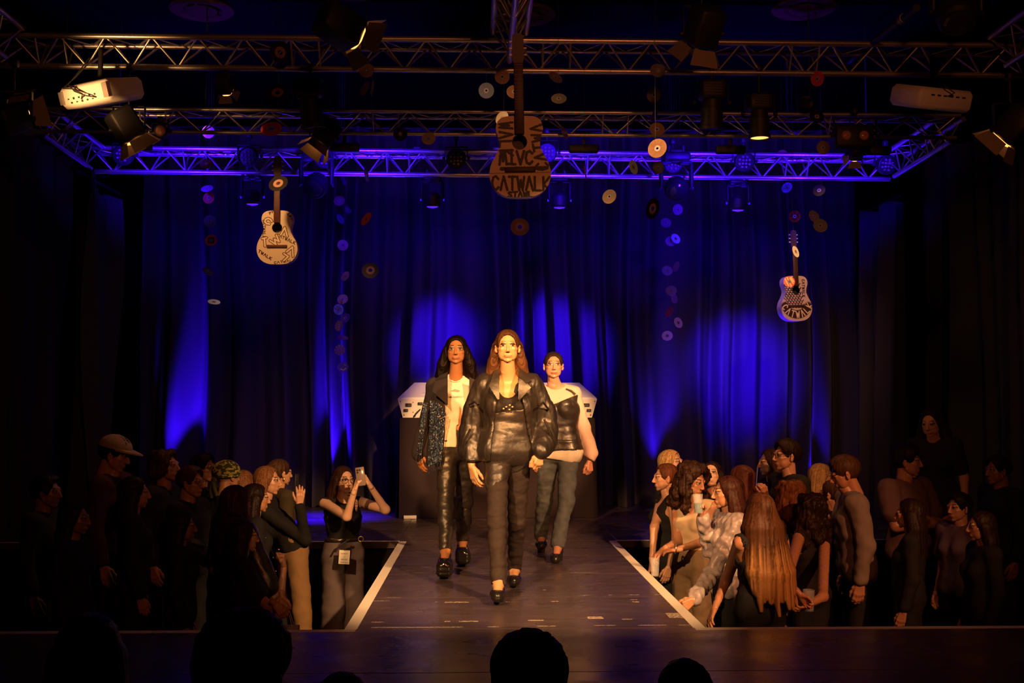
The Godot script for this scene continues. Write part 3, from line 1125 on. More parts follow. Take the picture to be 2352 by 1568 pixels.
func build_lamps():
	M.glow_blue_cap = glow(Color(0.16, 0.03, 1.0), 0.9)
	var toward := Vector3(0, -0.1, 1)
	# projectors under the long truss
	projector("cream projector full of sockets and cables hung under the long truss", Vector3(-2.943, 4.561, -8.500), Vector3(0.30, -0.42, 0.05), true)
	projector("plain rounded cream projector hung under the long truss", Vector3(3.564, 4.573, -8.500), Vector3(0.34, 0.22, -0.02), false)
	# lamps on the long truss
	fresnel("large fresnel with lit barn doors on the long truss above a profile lamp", Vector3(-0.951, 4.763, -7.600), Vector3(0.75, -0.35, -0.5), 0.23, 0.12, 2.0)
	fresnel("large fresnel with tilted barn doors on the long truss near the largest guitar", Vector3(1.558, 4.762, -7.600), Vector3(-0.2, -0.75, -0.5), 0.21, 0.12)
	profile_spot("profile lamp with lit vents hung under the long truss beside barn doors", Vector3(-1.371, 4.569, -8.700), Vector3(0.12, -1.0, -0.12), 0.22, 0.11)
	fresnel("small fresnel with lit doors below the profile lamp", Vector3(-1.358, 4.428, -9.350), Vector3(-0.5, -0.8, 0.2), 0.18, 0.0, 1.2)
	profile_spot("unlit dark profile lamp hung under the long truss", Vector3(1.859, 4.580, -8.700), Vector3(0.0, -1.0, -0.1), 0.22, 0.12)
	profile_spot("round par lamp glowing at its lower rim under the long truss", Vector3(2.243, 4.491, -8.700), Vector3(0.0, -1.0, -0.02), 0.20, 0.22, 2.5)
	fresnel("fresnel with one bright door below the projector full of sockets", Vector3(-2.800, 4.319, -8.700), Vector3(0.45, -0.8, -0.3), 0.20, 0.32, 1.5)
	fresnel("fresnel at the hall side beyond the projector full of sockets", Vector3(-3.241, 4.119, -7.600), Vector3(-2.945, 4.563, -8.400) - Vector3(-3.241, 4.119, -7.600), 0.20, 0.2, 1.8)
	fresnel("fresnel with a bright door at the hall side beyond the plain projector", Vector3(3.757, 4.084, -7.600), Vector3(-0.5, -0.6, -0.45), 0.20, 0.2, 2.0)
	fresnel("tiny added fresnel on the long truss brightening the whitest guitar", Vector3(-2.05, 4.68, -8.72), Vector3(-1.870, 3.621, -10.050) - Vector3(-2.05, 4.68, -8.72), 0.11, 0.05, 2.4)  # added lamp, there only to brighten this guitar
	fresnel("tiny added fresnel on the slim truss brightening the smallest guitar", Vector3(3.3, 4.36, -9.5), Vector3(3.370, 3.269, -11.600) - Vector3(3.3, 4.36, -9.5), 0.11, 0.05, 3.0)  # another added lamp, for the face of the smallest guitar
	# amber round lens and the pair of blinders
	for p in [[369, 293, "single lamp with an amber lens under the slim truss"]]:
		var t := thing("lens_lamp", p[2], "stage lamp", Vector3(-2.769, 4.511, -9.450))
		yoke(t, 0.14, 0.06, 0.03)
		var b := MB.new()
		b.lathe([Vector2(0, -0.12), Vector2(0.05, -0.12), Vector2(0.06, -0.02), Vector2(0.055, 0.0), Vector2(0.0, 0.0)], 20, Vector3.ZERO, Basis(Vector3.RIGHT, PI / 2))
		put("housing", b.mesh(), M.lamp_black, t)
		var l := MB.new()
		l.ball(Vector3(0, 0, 0.0), Vector3(0.043, 0.043, 0.02))
		put("lens", l.mesh(), M.amber_lens, t)
	var bl := thing("twin_blinder_lamp", "black lamp box with two amber lenses under the slim truss", "stage lamp", Vector3(3.230, 4.474, -9.300))
	var bb := MB.new()
	bb.box(Vector3(0, 0, -0.06), Vector3(0.34, 0.20, 0.12), 0.02)
	put("housing", bb.mesh(), M.lamp_black, bl)
	yoke(bl, 0.37, 0.15, 0.06)
	for s in [-1.0, 1.0]:
		var l := MB.new()
		l.ball(Vector3(s * 0.077, 0, 0.003), Vector3(0.042, 0.042, 0.02))
		put("lens", l.mesh(), M.amber_lens, bl)
	# round LED pars on the blue truss, facing the hall
	var pars := [[Vector3(-3.501, 4.597, -10.750), "under the projector full of sockets"], [Vector3(-2.284, 4.587, -10.750), "over the whitest guitar"], [Vector3(-1.547, 4.583, -10.750), "near the profile lamp"], [Vector3(-0.249, 4.583, -10.750), "beside the largest guitar"], [Vector3(0.647, 4.650, -10.750), "half hidden by the largest guitar"], [Vector3(1.899, 4.553, -10.750), "behind the tan disc"], [Vector3(2.608, 4.571, -10.750), "over the blue head nearest the wing drape"], [Vector3(4.035, 4.549, -10.750), "at the truss corner below the plain projector"]]
	for i in pars.size():
		led_par("round black LED par on the blue truss, %s" % pars[i][1], pars[i][0], Vector3(-0.15 + 0.04 * i, -0.35, 1), 0.098, 0.10)
	# blue wash heads hung under the blue truss: lit, looking down at the curtain
	var heads := [[Vector3(-2.296, 4.238, -11.000), "under the par over the whitest guitar", 190.0, 13.0, Vector3(-1.75, SY, -12.3)], [Vector3(-0.494, 4.221, -11.000), "nearest the round dark disc over the catwalk", 170.0, 11.0, Vector3(1.0, 3.0, -13.7)], [Vector3(0.789, 4.220, -11.000), "hung beside the largest guitar", 170.0, 11.0, Vector3(-0.45, 3.05, -13.7)], [Vector3(2.605, 4.202, -11.000), "nearest the wing drape", 170.0, 15.0, Vector3(3.25, 2.65, -13.7)]]
	for i in heads.size():
		var p: Vector3 = heads[i][0]
		moving_head("small moving head glowing blue, %s" % heads[i][1], p, Vector3(0, -1.0, -0.12), 0.17, true, heads[i][2], heads[i][3], heads[i][4])
	for p in [[Vector3(-1.607, 4.296, -10.660), "below the pars near the profile lamp"], [Vector3(1.915, 4.282, -10.660), "behind the string of shining discs"]]:
		moving_head("big black unlit moving head %s" % p[1], p[0], Vector3(-0.1, -0.55, 0.8), 0.24, false)
	moving_head("big pale moving head near the ceiling pipe", Vector3(3.292, 4.858, -7.400), Vector3(-0.1, -0.8, 0.5), 0.27, false)
	# the amber fresnels over the audience, out of the picture; the last is added for the fill
	for p in [[Vector3(3.6, 5.40, 0.35), Vector3(0.2, 1.45, -8.0), "aimed at the cream speakers"], [Vector3(-2.2, 5.40, 0.35), Vector3(0.2, 1.45, -7.9), "aimed along the catwalk"], [Vector3(4.4, 5.40, 0.35), Vector3(2.0, 1.3, -8.2), "aimed at the beige top"], [Vector3(2.6, 5.40, 0.35), Vector3(0.7, 2.3, -12.3), "aimed at the draped table"], [Vector3(0.7, 5.40, 0.35), Vector3(0.17, 2.36, -7.15), "aimed at the leather jacket"], [Vector3(1.4, 5.40, 0.75), Vector3(0.8, 3.0, -9.0), "added as wide fill"]]:
		fresnel("amber fresnel on the truss over the audience, %s" % p[2], p[0], p[1] - p[0], 0.26, 0.05)
	# floor lamps at the foot of the curtain that throw blue up the cloth
	for p in [[-3.62, 48.0, "behind the man with glasses"], [-1.77, 52.0, "behind the woman with the phone"], [2.2, 16.0, "behind the laughing blonde woman"], [4.1, 14.0, "behind the man in black with glasses"]]:
		floor_lamp(p[0], p[1], p[2])
	# blue wash bars on the main stage floor that light the truss from below
	for p in [[-3.0, "behind the patterned headscarf"], [-1.55, "behind the woman with the phone"], [0.3, "behind the draped table"], [2.2, "behind the woman in beige"], [3.4, "behind the curly haired women"]]:
		var q := Vector3(p[0], SY, -13.05)
		var t := thing("floor_wash_lamp", "blue wash lamp on the main stage floor %s" % p[1], "stage lamp", q)
		var b := MB.new()
		b.box(Vector3(0, 0.06, 0), Vector3(0.2, 0.12, 0.16), 0.015)
		put("housing", b.mesh(), M.lamp_black, t)
		var l := MB.new()
		l.box(Vector3(0, 0.122, 0), Vector3(0.17, 0.006, 0.12), 0.002)
		put("lens", l.mesh(), M.glow_blue, t)
		spot("wash_light", q + Vector3(0, 0.15, 0), Vector3(p[0], 4.45, -11.1), BLUE, 36.0, 17.0, 0.9, 0.12)
	# added blue battens under the slim truss, put in to brighten the blue truss behind
	for p in [[-3.0, "nearest the cream projector full of sockets"], [-1.2, "over the pit of the phone woman"], [0.9, "over the catwalk"], [2.2, "over the beige top"], [3.5, "nearest the plain projector"]]:
		var q := Vector3(p[0], 4.40, -9.55)
		var t := thing("added_batten_lamp", "small added batten lamp under the slim truss %s" % p[1], "stage lamp", q)
		var b := MB.new()
		b.box(Vector3(0, 0, 0), Vector3(0.26, 0.07, 0.07), 0.01)
		b.box(Vector3(0, 0.06, 0), Vector3(0.03, 0.08, 0.03), 0.004)
		var sh := put("housing", b.mesh(), M.lamp_black, t)
		var l := MB.new()
		l.box(Vector3(0, 0, -0.036), Vector3(0.23, 0.05, 0.004), 0.001)
		put("lens", l.mesh(), M.glow_blue, sh)
		spot("added_batten_light", q + Vector3(0, 0, -0.05), Vector3(p[0], 4.85, -10.9), BLUE, 9.5, 38.0, 0.6, 0.12)


func floor_lamp(x: float, e: float, where: String):
	var q := Vector3(x, SY, -13.3)
	var t := thing("floor_par_lamp", "blue floor lamp at the curtain's foot %s" % where, "stage lamp", q)
	var b := MB.new()
	b.lathe([Vector2(0, 0.004), Vector2(0.08, 0.004), Vector2(0.09, 0.03), Vector2(0.095, 0.14), Vector2(0.085, 0.15), Vector2(0.08, 0.14), Vector2(0, 0.14)], 24)
	put("housing", b.mesh(), M.lamp_black, t)
	var l := MB.new()
	l.lathe([Vector2(0.078, 0.142), Vector2(0.05, 0.15), Vector2(0, 0.152)], 20)
	put("lens", l.mesh(), M.glow_blue, t)
	spot("floor_light", q + Vector3(0, 0.17, 0), q + Vector3(0, 0.17 + 0.94, -0.42), BLUE, e, 15.0, 0.5, 0.08)


# ---------------------------------------------------------------- the draped table and the speakers
func build_table():
	var z0 := -12.25
	var xl := -0.90
	var xr := 1.27
	var t := thing("draped_table", "high table under a brownish black cloth behind the models", "table", Vector3((xl + xr) / 2, SY, -12.62))
	var w := xr - xl
	var b := MB.new()
	b.box(Vector3(0, 1.075, 0), Vector3(w - 0.06, 0.04, 0.70), 0.005)
	put("table_top", b.mesh(), M.lamp_black, t)
	for s in [[-1, -1], [1, -1], [-1, 1], [1, 1]]:
		var g := MB.new()
		g.rod(Vector3(s[0] * (w / 2 - 0.1), 0.0, s[1] * 0.28), Vector3(s[0] * (w / 2 - 0.1), 1.06, s[1] * 0.28), 0.02)
		put("leg", g.mesh(), M.dark_metal, t)
	var c := MB.new()
	# the cloth: a skirt round the table with slack folds, spreading a little at the hem, and its top
	var per := 2.0 * w + 2.0 * 0.74
	c.sheet(240, 14, func(u, v):
		var s: float = u * per
		var p := Vector2.ZERO
		var nn := Vector2.ZERO
		if s < w: p = Vector2(-w / 2 + s, 0.37); nn = Vector2(0, 1)
		elif s < w + 0.74: p = Vector2(w / 2, 0.37 - (s - w)); nn = Vector2(1, 0)
		elif s < 2 * w + 0.74: p = Vector2(w / 2 - (s - w - 0.74), -0.37); nn = Vector2(0, -1)
		else: p = Vector2(-w / 2, -0.37 + (s - 2 * w - 0.74)); nn = Vector2(-1, 0)
		var lift: float = v
		var out: float = (1.0 - lift) * 0.03 + 0.010 * (1.0 - 0.7 * lift) * sin(s * 7.0 + 2.0 * sin(s * 2.1)) + (1.0 - lift) * 0.012 * sin(s * 19.0)
		p += nn * out
		return Vector3(p.x, 0.004 + lift * 1.095 + 0.006 * sin(s * 5.0) * lift, p.y))
	c.box(Vector3(0, 1.099, 0), Vector3(w - 0.004, 0.008, 0.736), 0.003)
	put("table_cloth", c.mesh(), M.table_cloth, t)
	# small white adapter on the floor
	var ad := thing("power_adapter", "small white box on the stage floor against the draped table", "box", Vector3(-0.775, 0.928, -12.190))
	ad.position.y = SY
	var ab := MB.new()
	ab.box(Vector3(0, 0.018, 0), Vector3(0.14, 0.036, 0.05), 0.004)
	put("box_shell", ab.mesh(), M.tape, ad)
	# two speakers lying on their backs, mirrored
	for s in [-1.0, 1.0]:
		var side := "behind the model in the white shirt" if s < 0 else "behind the model in jeans"
		var sp := thing("monitor_speaker", "cream moulded speaker lying on the draped table %s" % side, "speaker", Vector3((xl + xr) / 2 + s * 0.58, SY + 1.104, -12.55))
		var o := MB.new()
		# cross section looking at the camera: sloped top wall, upright socket wall
		var hw := 0.53
		var y0 := 0.0
		var prof := [[-0.30, 0.0], [0.24, 0.0], [0.295, 0.205], [0.285, 0.225], [-0.14, 0.40], [-0.22, 0.40], [-0.30, 0.33]]
		var m := prof.size()
		for k in m:
			var a: Array = prof[k]
			var bq: Array = prof[(k + 1) % m]
			var taper := func(y: float): return hw - 0.09 * (1.0 - clampf(y / 0.21, 0.0, 1.0)) * 0.6 - 0.16 * clampf((y - 0.21) / 0.19, 0.0, 1.0)
			var xa: float = taper.call(a[1])
			var xb: float = taper.call(bq[1])
			var ina := 0.30
			var fo := [Vector3(s * xa, a[1] + y0, a[0]), Vector3(-s * ina, a[1] + y0, a[0]), Vector3(-s * ina, bq[1] + y0, bq[0]), Vector3(s * xb, bq[1] + y0, bq[0])]
			var ctr := (fo[0] + fo[1] + fo[2] + fo[3]) / 4.0 as Vector3
			if (fo[1] - fo[0]).cross(fo[2] - fo[0]).dot(ctr - Vector3(0, 0.2, 0)) < 0.0: fo.reverse()
			o.face(fo)
		for e in [0, 1]:
			var ring := []
			for k in m:
				var a: Array = prof[k]
				var y: float = a[1]
				var xx := (hw - 0.09 * (1.0 - clampf(y / 0.21, 0.0, 1.0)) * 0.6 - 0.16 * clampf((y - 0.21) / 0.19, 0.0, 1.0)) if e == 0 else -0.30
				ring.append(Vector3(s * xx, y + y0, a[0]))
			if (ring[1] - ring[0]).cross(ring[2] - ring[0]).x * s * (1 - 2 * e) < 0.0: ring.reverse()
			o.face(ring)
		var cab := put("cabinet", o.mesh(), M.white_plastic, sp)
		# grip recess on the sloping wall, sockets on the upright wall
		var sl := Basis(Vector3.RIGHT, atan2(0.175, 0.425))
		for g in [[0.10, 0.34, -0.02, 0.26, 0.10], [0.12, 0.26, 0.18, 0.30, 0.07]]:
			var gq := MB.new()
			gq.box(Vector3(s * g[0], g[1], g[2]), Vector3(g[3], 0.022, g[4]), 0.01, sl)
			put("grip", gq.mesh(), M.white_plastic, cab)
		for g in [[0.28, 0.155, 0.055, 0.03], [0.21, 0.10, 0.09, 0.13], [0.41, 0.14, 0.07, 0.035], [0.44, 0.08, 0.05, 0.03]]:
			var gq := MB.new()
			gq.box(Vector3(s * g[0], g[1], 0.255 + 0.26 * (g[1] - 0.02)), Vector3(g[2], g[3], 0.02), 0.004, Basis(Vector3.RIGHT, -0.26))
			put("socket", gq.mesh(), M.lamp_black, cab)
		for g in [[0.36, 0.17], [0.50, 0.18], [0.36, 0.06], [0.46, 0.03]]:
			var gq := MB.new()
			gq.ball(Vector3(s * g[0], g[1], 0.252 + 0.26 * g[1]), Vector3(0.006, 0.006, 0.004), 8, 6)
			put("screw", gq.mesh(), M.dark_metal, cab)
		if s < 0:
			var q := MB.new()
			q.path([Vector3(-0.28, 0.09, 0.29), Vector3(-0.30, 0.07, 0.34), Vector3(-0.33, 0.04, 0.33), Vector3(-0.34, 0.01, 0.31)], 0.008)
			put("cable", q.mesh(), M.wire, sp)


# ---------------------------------------------------------------- painted guitars
const LETTERS := {
	"C": [[0.95, 0.2, 0.6, 0.0, 0.2, 0.1, 0.03, 0.5, 0.2, 0.9, 0.6, 1.0, 0.95, 0.82]],
	"A": [[0.0, 1.0, 0.5, 0.0, 1.0, 1.0]],
	"T": [[0.0, 0.03, 1.0, 0.0], [0.5, 0.0, 0.48, 1.0]],
	"W": [[0.0, 0.0, 0.24, 1.0, 0.5, 0.25, 0.76, 1.0, 1.0, 0.0]],
	"L": [[0.05, 0.0, 0.05, 0.98, 0.95, 1.0]],
	"K": [[0.08, 0.0, 0.05, 1.0], [0.95, 0.0, 0.1, 0.55, 1.0, 1.0]],
	"S": [[0.9, 0.12, 0.5, 0.0, 0.1, 0.2, 0.5, 0.48, 0.9, 0.75, 0.5, 1.0, 0.08, 0.85]],
	"H": [[0.05, 0.0, 0.05, 1.0], [0.95, 0.0, 0.95, 1.0], [0.05, 0.5, 0.95, 0.5]],
	"U": [[0.05, 0.0, 0.05, 0.7, 0.5, 1.0, 0.95, 0.7, 0.95, 0.0]],
	"E": [[0.95, 0.0, 0.05, 0.0, 0.05, 1.0, 0.95, 1.0], [0.05, 0.5, 0.8, 0.5]],
	"P": [[0.05, 1.0, 0.05, 0.0, 0.8, 0.05, 0.9, 0.3, 0.7, 0.52, 0.05, 0.55]],
	"O": [[0.5, 0.0, 0.05, 0.3, 0.05, 0.7, 0.5, 1.0, 0.95, 0.7, 0.95, 0.3, 0.5, 0.0]],
}


func stroke(im: Image, a: Vector2, b: Vector2, w: float, col: Color, soft := 1.0, rag: FastNoiseLite = null):
	var lo := a.min(b) - Vector2.ONE * (w + soft)
	var hi := a.max(b) + Vector2.ONE * (w + soft)
	var d := b - a
	var iv := 1.0 / maxf(d.length_squared(), 0.0001)
	for y in range(maxi(0, int(lo.y)), mini(im.get_height(), int(hi.y) + 1)):
		for x in range(maxi(0, int(lo.x)), mini(im.get_width(), int(hi.x) + 1)):
			var p := Vector2(x, y) - a
			var e := (p - d * clampf(p.dot(d) * iv, 0.0, 1.0)).length()
			if rag: e += rag.get_noise_2d(x, y) * w * 0.35
			var k := clampf((w - e) / soft + 0.5, 0.0, 1.0)
			if k > 0.0: im.set_pixel(x, y, im.get_pixel(x, y).lerp(col, k))


# paints a word: at = top left of the first letter, ex = width step of a letter, ey = its height (vectors in pixels)
func paint_word(im: Image, word: String, at: Vector2, ex: Vector2, ey: Vector2, w: float, col: Color, soft := 1.5, gap := 1.35, rag: FastNoiseLite = null):
	for i in word.length():
		if not LETTERS.has(word[i]): continue
		var o := at + ex * gap * i
		for s in LETTERS[word[i]]:
			for k in range(0, s.size() - 2, 2):
				stroke(im, o + ex * s[k] + ey * s[k + 1], o + ex * s[k + 2] + ey * s[k + 3], w, col, soft, rag)


func guitar_outline(n := 60) -> PackedVector2Array:
	var c := Curve2D.new()
	c.bake_interval = 0.004
	var pts := [[0.0, 0.0], [0.09, 0.008], [0.155, 0.05], [0.186, 0.125], [0.176, 0.20], [0.142, 0.265], [0.124, 0.315], [0.130, 0.365], [0.143, 0.41], [0.132, 0.46], [0.09, 0.489], [0.0, 0.495]]
	for i in pts.size():
		var p := Vector2(pts[i][0], pts[i][1])
		var a := Vector2(pts[maxi(0, i - 1)][0], pts[maxi(0, i - 1)][1])
		var b := Vector2(pts[mini(pts.size() - 1, i + 1)][0], pts[mini(pts.size() - 1, i + 1)][1])
		var t := (b - a) / 6.0
		c.add_point(p, -t, t)
	var out := PackedVector2Array()
	var L := c.get_baked_length()
	for i in n:
		out.append(c.sample_baked(L * i / n))
	var m := PackedVector2Array()
	for i in range(out.size() - 1, 0, -1):
		m.append(Vector2(-out[i].x, out[i].y))
	var all := out.duplicate()
	all.append(Vector2(0, 0.495))
	all.append_array(m)
	return all


func guitar(label: String, at: Vector3, turn: Vector3, s: float, face: Image, side: Material, neck: Material, hole: Material, hang := CEIL):
	var t := thing("painted_guitar", label, "guitar", at)
	t.rotation = turn
	t.scale = Vector3.ONE * s
	var out := guitar_outline()
	var top := MB.new()
	# the face with a real sound hole, cut in from the outline's top
	var hr := 0.043
	var hc := Vector2(0, 0.335)
	var poly := PackedVector2Array()
	for p in out:
		poly.append(p)
		if p.y >= 0.4949 and absf(p.x) < 0.0001:
			for i in 25:
				var an := PI / 2 - TAU * i / 24.0
				poly.append(hc + Vector2(cos(an), sin(an)) * hr + Vector2(0.00002 * (12 - i), 0))
			poly.append(p + Vector2(-0.00005, 0))
	var lo := Vector2(-0.186, 0.0)
	var tri := Geometry2D.triangulate_polygon(poly)
	var ids := []
	for p in poly:
		ids.append(top.vert(Vector3(p.x, p.y, 0), Vector3(0, 0, 1), Vector2((p.x - lo.x) / 0.372, 1.0 - p.y / 0.495)))
	for i in range(0, tri.size(), 3):
		top.tri(ids[tri[i]], ids[tri[i + 1]], ids[tri[i + 2]])
	var fm := mat(Color.WHITE, 0.55)
	fm.albedo_texture = ImageTexture.create_from_image(face)
	put("soundboard", top.mesh(), fm, t)
	var sd := MB.new()
	sd.slab(out, 0.095, false, true, true)
	put("body_side", sd.mesh(), side, t)
	var lin := MB.new()
	lin.lathe([Vector2(0.10, -0.02), Vector2(0.10, 0.0), Vector2(0, 0.0)], 20, Vector3(0, 0.335, -0.075), Basis(Vector3.RIGHT, PI / 2))
	put("hole_shade_plate", lin.mesh(), M.lamp_black, t)  # dark plate standing in for the shade behind the sound hole
	var rs := MB.new()
	rs.lathe([Vector2(hr, -0.004), Vector2(hr, 0.001), Vector2(hr + 0.004, 0.001)], 28, Vector3(0, 0.335, 0), Basis(Vector3.RIGHT, PI / 2))
	put("rosette", rs.mesh(), hole, t)
	var br := MB.new()
	br.box(Vector3(0, 0.165, 0.006), Vector3(0.185, 0.026, 0.012), 0.003)
	put("bridge", br.mesh(), neck, t)
	var nk := MB.new()
	nk.box(Vector3(0, 0.595, 0.010), Vector3(0.058, 0.43, 0.02), 0.004)
	nk.box(Vector3(0, 0.655, -0.008), Vector3(0.05, 0.33, 0.025), 0.008)
	var nek := put("neck", nk.mesh(), neck, t)
	for i in 14:
		var f := MB.new()
		f.box(Vector3(0, 0.80 - 0.40 * (1.0 - pow(0.92, i)) , 0.0205), Vector3(0.056, 0.0022, 0.002))
		put("fret", f.mesh(), M.fret, nek)
	var hd := MB.new()
	hd.slab(PackedVector2Array([Vector2(-0.027, 0.81), Vector2(0.027, 0.81), Vector2(0.036, 0.845), Vector2(0.034, 0.98), Vector2(0.018, 0.995), Vector2(-0.018, 0.995), Vector2(-0.034, 0.98), Vector2(-0.036, 0.845)]), 0.018)
	var stock := put("headstock", hd.mesh(), neck, t)
	for k in [-1.0, 1.0]:
		for i in 3:
			var g := MB.new()
			g.rod(Vector3(k * 0.034, 0.865 + 0.04 * i, -0.01), Vector3(k * 0.052, 0.865 + 0.04 * i, -0.01), 0.005, 0.007, 8)
			put("tuning_peg", g.mesh(), M.tape, stock)
	var wi := MB.new()
	wi.rod(Vector3(0, 0.98, -0.01), Vector3(0, (hang - at.y) / s, -0.01), 0.0015, -1, 5)
	put("hanging_string", wi.mesh(), M.wire, t)


func build_guitars():
	var W := 560
	var H := 740
	var rag := crease(5, 0.08, 2)
	var ink := Color(0.10, 0.04, 0.035)
	# the largest: big black brush letters on pale wood
	var im := Image.create(W, H, false, Image.FORMAT_RGB8)
	im.fill(Color(0.80, 0.70, 0.58))
	stroke(im, Vector2(0, 520), Vector2(W, 517), 4, Color(0.55, 0.42, 0.33), 3)
	stroke(im, Vector2(110, 480), Vector2(520, 476), 17, ink, 2, rag)
	paint_word(im, "CATWALK", Vector2(20, 545), Vector2(62, 2), Vector2(0, 122), 11, ink, 2, 1.25, rag)
	paint_word(im, "WTAC", Vector2(92, 440), Vector2(66, 0), Vector2(0, -118), 12, ink, 2, 1.2, rag)
	paint_word(im, "WALK", Vector2(215, 60), Vector2(0, 55), Vector2(-118, 4), 11, ink, 2, 1.5, rag)
	paint_word(im, "CATWA", Vector2(430, 500), Vector2(-8, -62), Vector2(110, -10), 11, ink, 2, 1.4, rag)
	paint_word(im, "STAWL", Vector2(165, 690), Vector2(36, 0), Vector2(0, 48), 9, ink, 2, 1.3, rag)
	M.fret = mat(Color(0.10, 0.07, 0.05), 0.5)
	M.guitar_wood = mat(Color(0.045, 0.022, 0.018), 0.55)
	M.guitar_side = varied(Color(0.42, 0.30, 0.24), 0.4, 0.5, 6.0, 8)
	M.rosette = mat(Color(0.05, 0.025, 0.02), 0.5)
	guitar("largest white guitar with big black brush letters hung over the catwalk", Vector3(0.238, 3.393, -6.600), Vector3(0.06, 0.0, 0.02), 1.0, im, M.guitar_side, M.guitar_wood, M.rosette, 4.84)
	# the whitest: small stencilled words and shaded letters
	var im2 := Image.create(W, H, false, Image.FORMAT_RGB8)
	im2.fill(Color(0.90, 0.84, 0.74))
	var brown := Color(0.22, 0.12, 0.09)
	for d in [["CATWALK", 118, 130, 0, 26, -36, 0, 5.0], ["TWAL", 415, 45, 16, 22, 26, -18, 5.0], ["CATWALK", 285, 315, 26, 12, -12, 36, 5.0], ["TWALK", 35, 540, 26, 16, -14, 32, 5.5], ["CATWALK", 240, 705, 30, -4, 3, 30, 4.5], ["PH", 165, 30, 26, -14, 12, 26, 5.0]]:
		paint_word(im2, d[0], Vector2(d[1], d[2]), Vector2(d[3], d[4]), Vector2(d[5], d[6]), d[7], brown, 2.0, 1.45, rag)
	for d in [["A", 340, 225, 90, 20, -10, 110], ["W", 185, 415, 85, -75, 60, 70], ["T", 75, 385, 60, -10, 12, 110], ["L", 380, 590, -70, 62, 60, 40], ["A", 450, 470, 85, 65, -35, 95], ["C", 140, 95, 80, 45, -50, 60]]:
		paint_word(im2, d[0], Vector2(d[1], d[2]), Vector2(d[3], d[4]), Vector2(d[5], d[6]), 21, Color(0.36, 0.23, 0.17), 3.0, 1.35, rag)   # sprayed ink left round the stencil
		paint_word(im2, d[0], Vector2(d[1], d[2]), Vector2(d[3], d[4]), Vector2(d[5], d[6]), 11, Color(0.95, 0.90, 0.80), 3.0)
	M.guitar_red = mat(Color(0.10, 0.035, 0.025), 0.55)
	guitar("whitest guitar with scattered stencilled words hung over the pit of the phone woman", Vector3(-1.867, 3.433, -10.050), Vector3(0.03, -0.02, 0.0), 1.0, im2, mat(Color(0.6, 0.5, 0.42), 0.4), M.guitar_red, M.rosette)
	# the smallest: dark scales, a curved light word
	var im3 := Image.create(W, H, false, Image.FORMAT_RGB8)
	im3.fill(Color(0.84, 0.77, 0.74))
	var r := RandomNumberGenerator.new()
	r.seed = 4
	for y in range(90, 500, 34):
		for x in range(40, 330, 52):
			var o := Vector2(x + (26 if (y / 34) % 2 else 0) + (y - 90) * 0.18, y)
			var k := Color(0.16, 0.08, 0.07)
			for j in 6:
				var a0 := PI * j / 6.0
				var a1 := PI * (j + 1) / 6.0
				stroke(im3, o + Vector2(cos(a0) * 26, sin(a0) * 22), o + Vector2(cos(a1) * 26, sin(a1) * 22), r.randf_range(4, 8), k, 5.0)
	for i in 24:
		var an := lerpf(2.75, 0.4, i / 23.0)
		stroke(im3, Vector2(285 + cos(an) * 225, 395 + sin(an) * 225), Vector2(285 + cos(an) * 245, 395 + sin(an) * 250), 52, Color(0.20, 0.11, 0.10), 26.0)
	var wd := "CATWALK"
	for i in 7:
		var an := lerpf(2.62, 0.42, i / 6.0)
		var c := Vector2(285 + cos(an) * 245, 388 + sin(an) * 245)
		var up := Vector2(-cos(an), -sin(an))
		var rt := Vector2(-up.y, up.x)
		paint_word(im3, wd[i], c - rt * 28 + up * 52, rt * 56, -up * 104, 9, Color(0.96, 0.88, 0.78), 2.0)
	paint_word(im3, "CATWALK", Vector2(440, 60), Vector2(0, 30), Vector2(-44, 0), 6, brown, 2.0, 1.45)
	M.guitar_dark = mat(Color(0.06, 0.022, 0.020), 0.5)
	guitar("smallest guitar with dark scales and a curved word hung behind the red disc", Vector3(3.366, 3.050, -11.600), Vector3(0.0, 0.22, 0.03), 0.98, im3, mat(Color(0.7, 0.66, 0.62), 0.35), M.guitar_dark, M.rosette)


# ---------------------------------------------------------------- hanging discs
func disc_mesh(ri: float, ro: float) -> ArrayMesh:
	var b := MB.new()
	var seg := 40
	for s in [1.0, -1.0]:
		var A := []
		var B := []
		for i in seg + 1:
			var t := TAU * i / seg
			var d := Vector3(cos(t), sin(t), 0)
			A.append(b.vert(d * ri + Vector3(0, 0, s * 0.0006), Vector3(0, 0, s), Vector2(0.5 + d.x * 0.5 * ri / ro, 0.5 - d.y * 0.5 * ri / ro)))
			B.append(b.vert(d * ro + Vector3(0, 0, s * 0.0006), Vector3(0, 0, s), Vector2(0.5 + d.x * 0.5, 0.5 - d.y * 0.5)))
		for i in seg:
			b.quad(A[i], A[i + 1], B[i + 1], B[i])
	for i in seg:
		var t0 := TAU * i / seg
		var t1 := TAU * (i + 1) / seg
		var d0 := Vector3(cos(t0), sin(t0), 0)
		var d1 := Vector3(cos(t1), sin(t1), 0)
		for q in [[ro, 1.0], [ri, -1.0]]:
			b.quad(b.vert(d0 * q[0] + Vector3(0, 0, 0.0006), d0 * q[1]), b.vert(d1 * q[0] + Vector3(0, 0, 0.0006), d1 * q[1]), b.vert(d1 * q[0] - Vector3(0, 0, 0.0006), d1 * q[1]), b.vert(d0 * q[0] - Vector3(0, 0, 0.0006), d0 * q[1]))
	return b.mesh()


func print_disc(bg: Color, paint: Callable) -> StandardMaterial3D:
	var im := Image.create(128, 128, false, Image.FORMAT_RGB8)
	im.fill(bg)
	paint.call(im)
	var m := mat(Color.WHITE, 0.3)
	m.albedo_texture = ImageTexture.create_from_image(im)
	return m


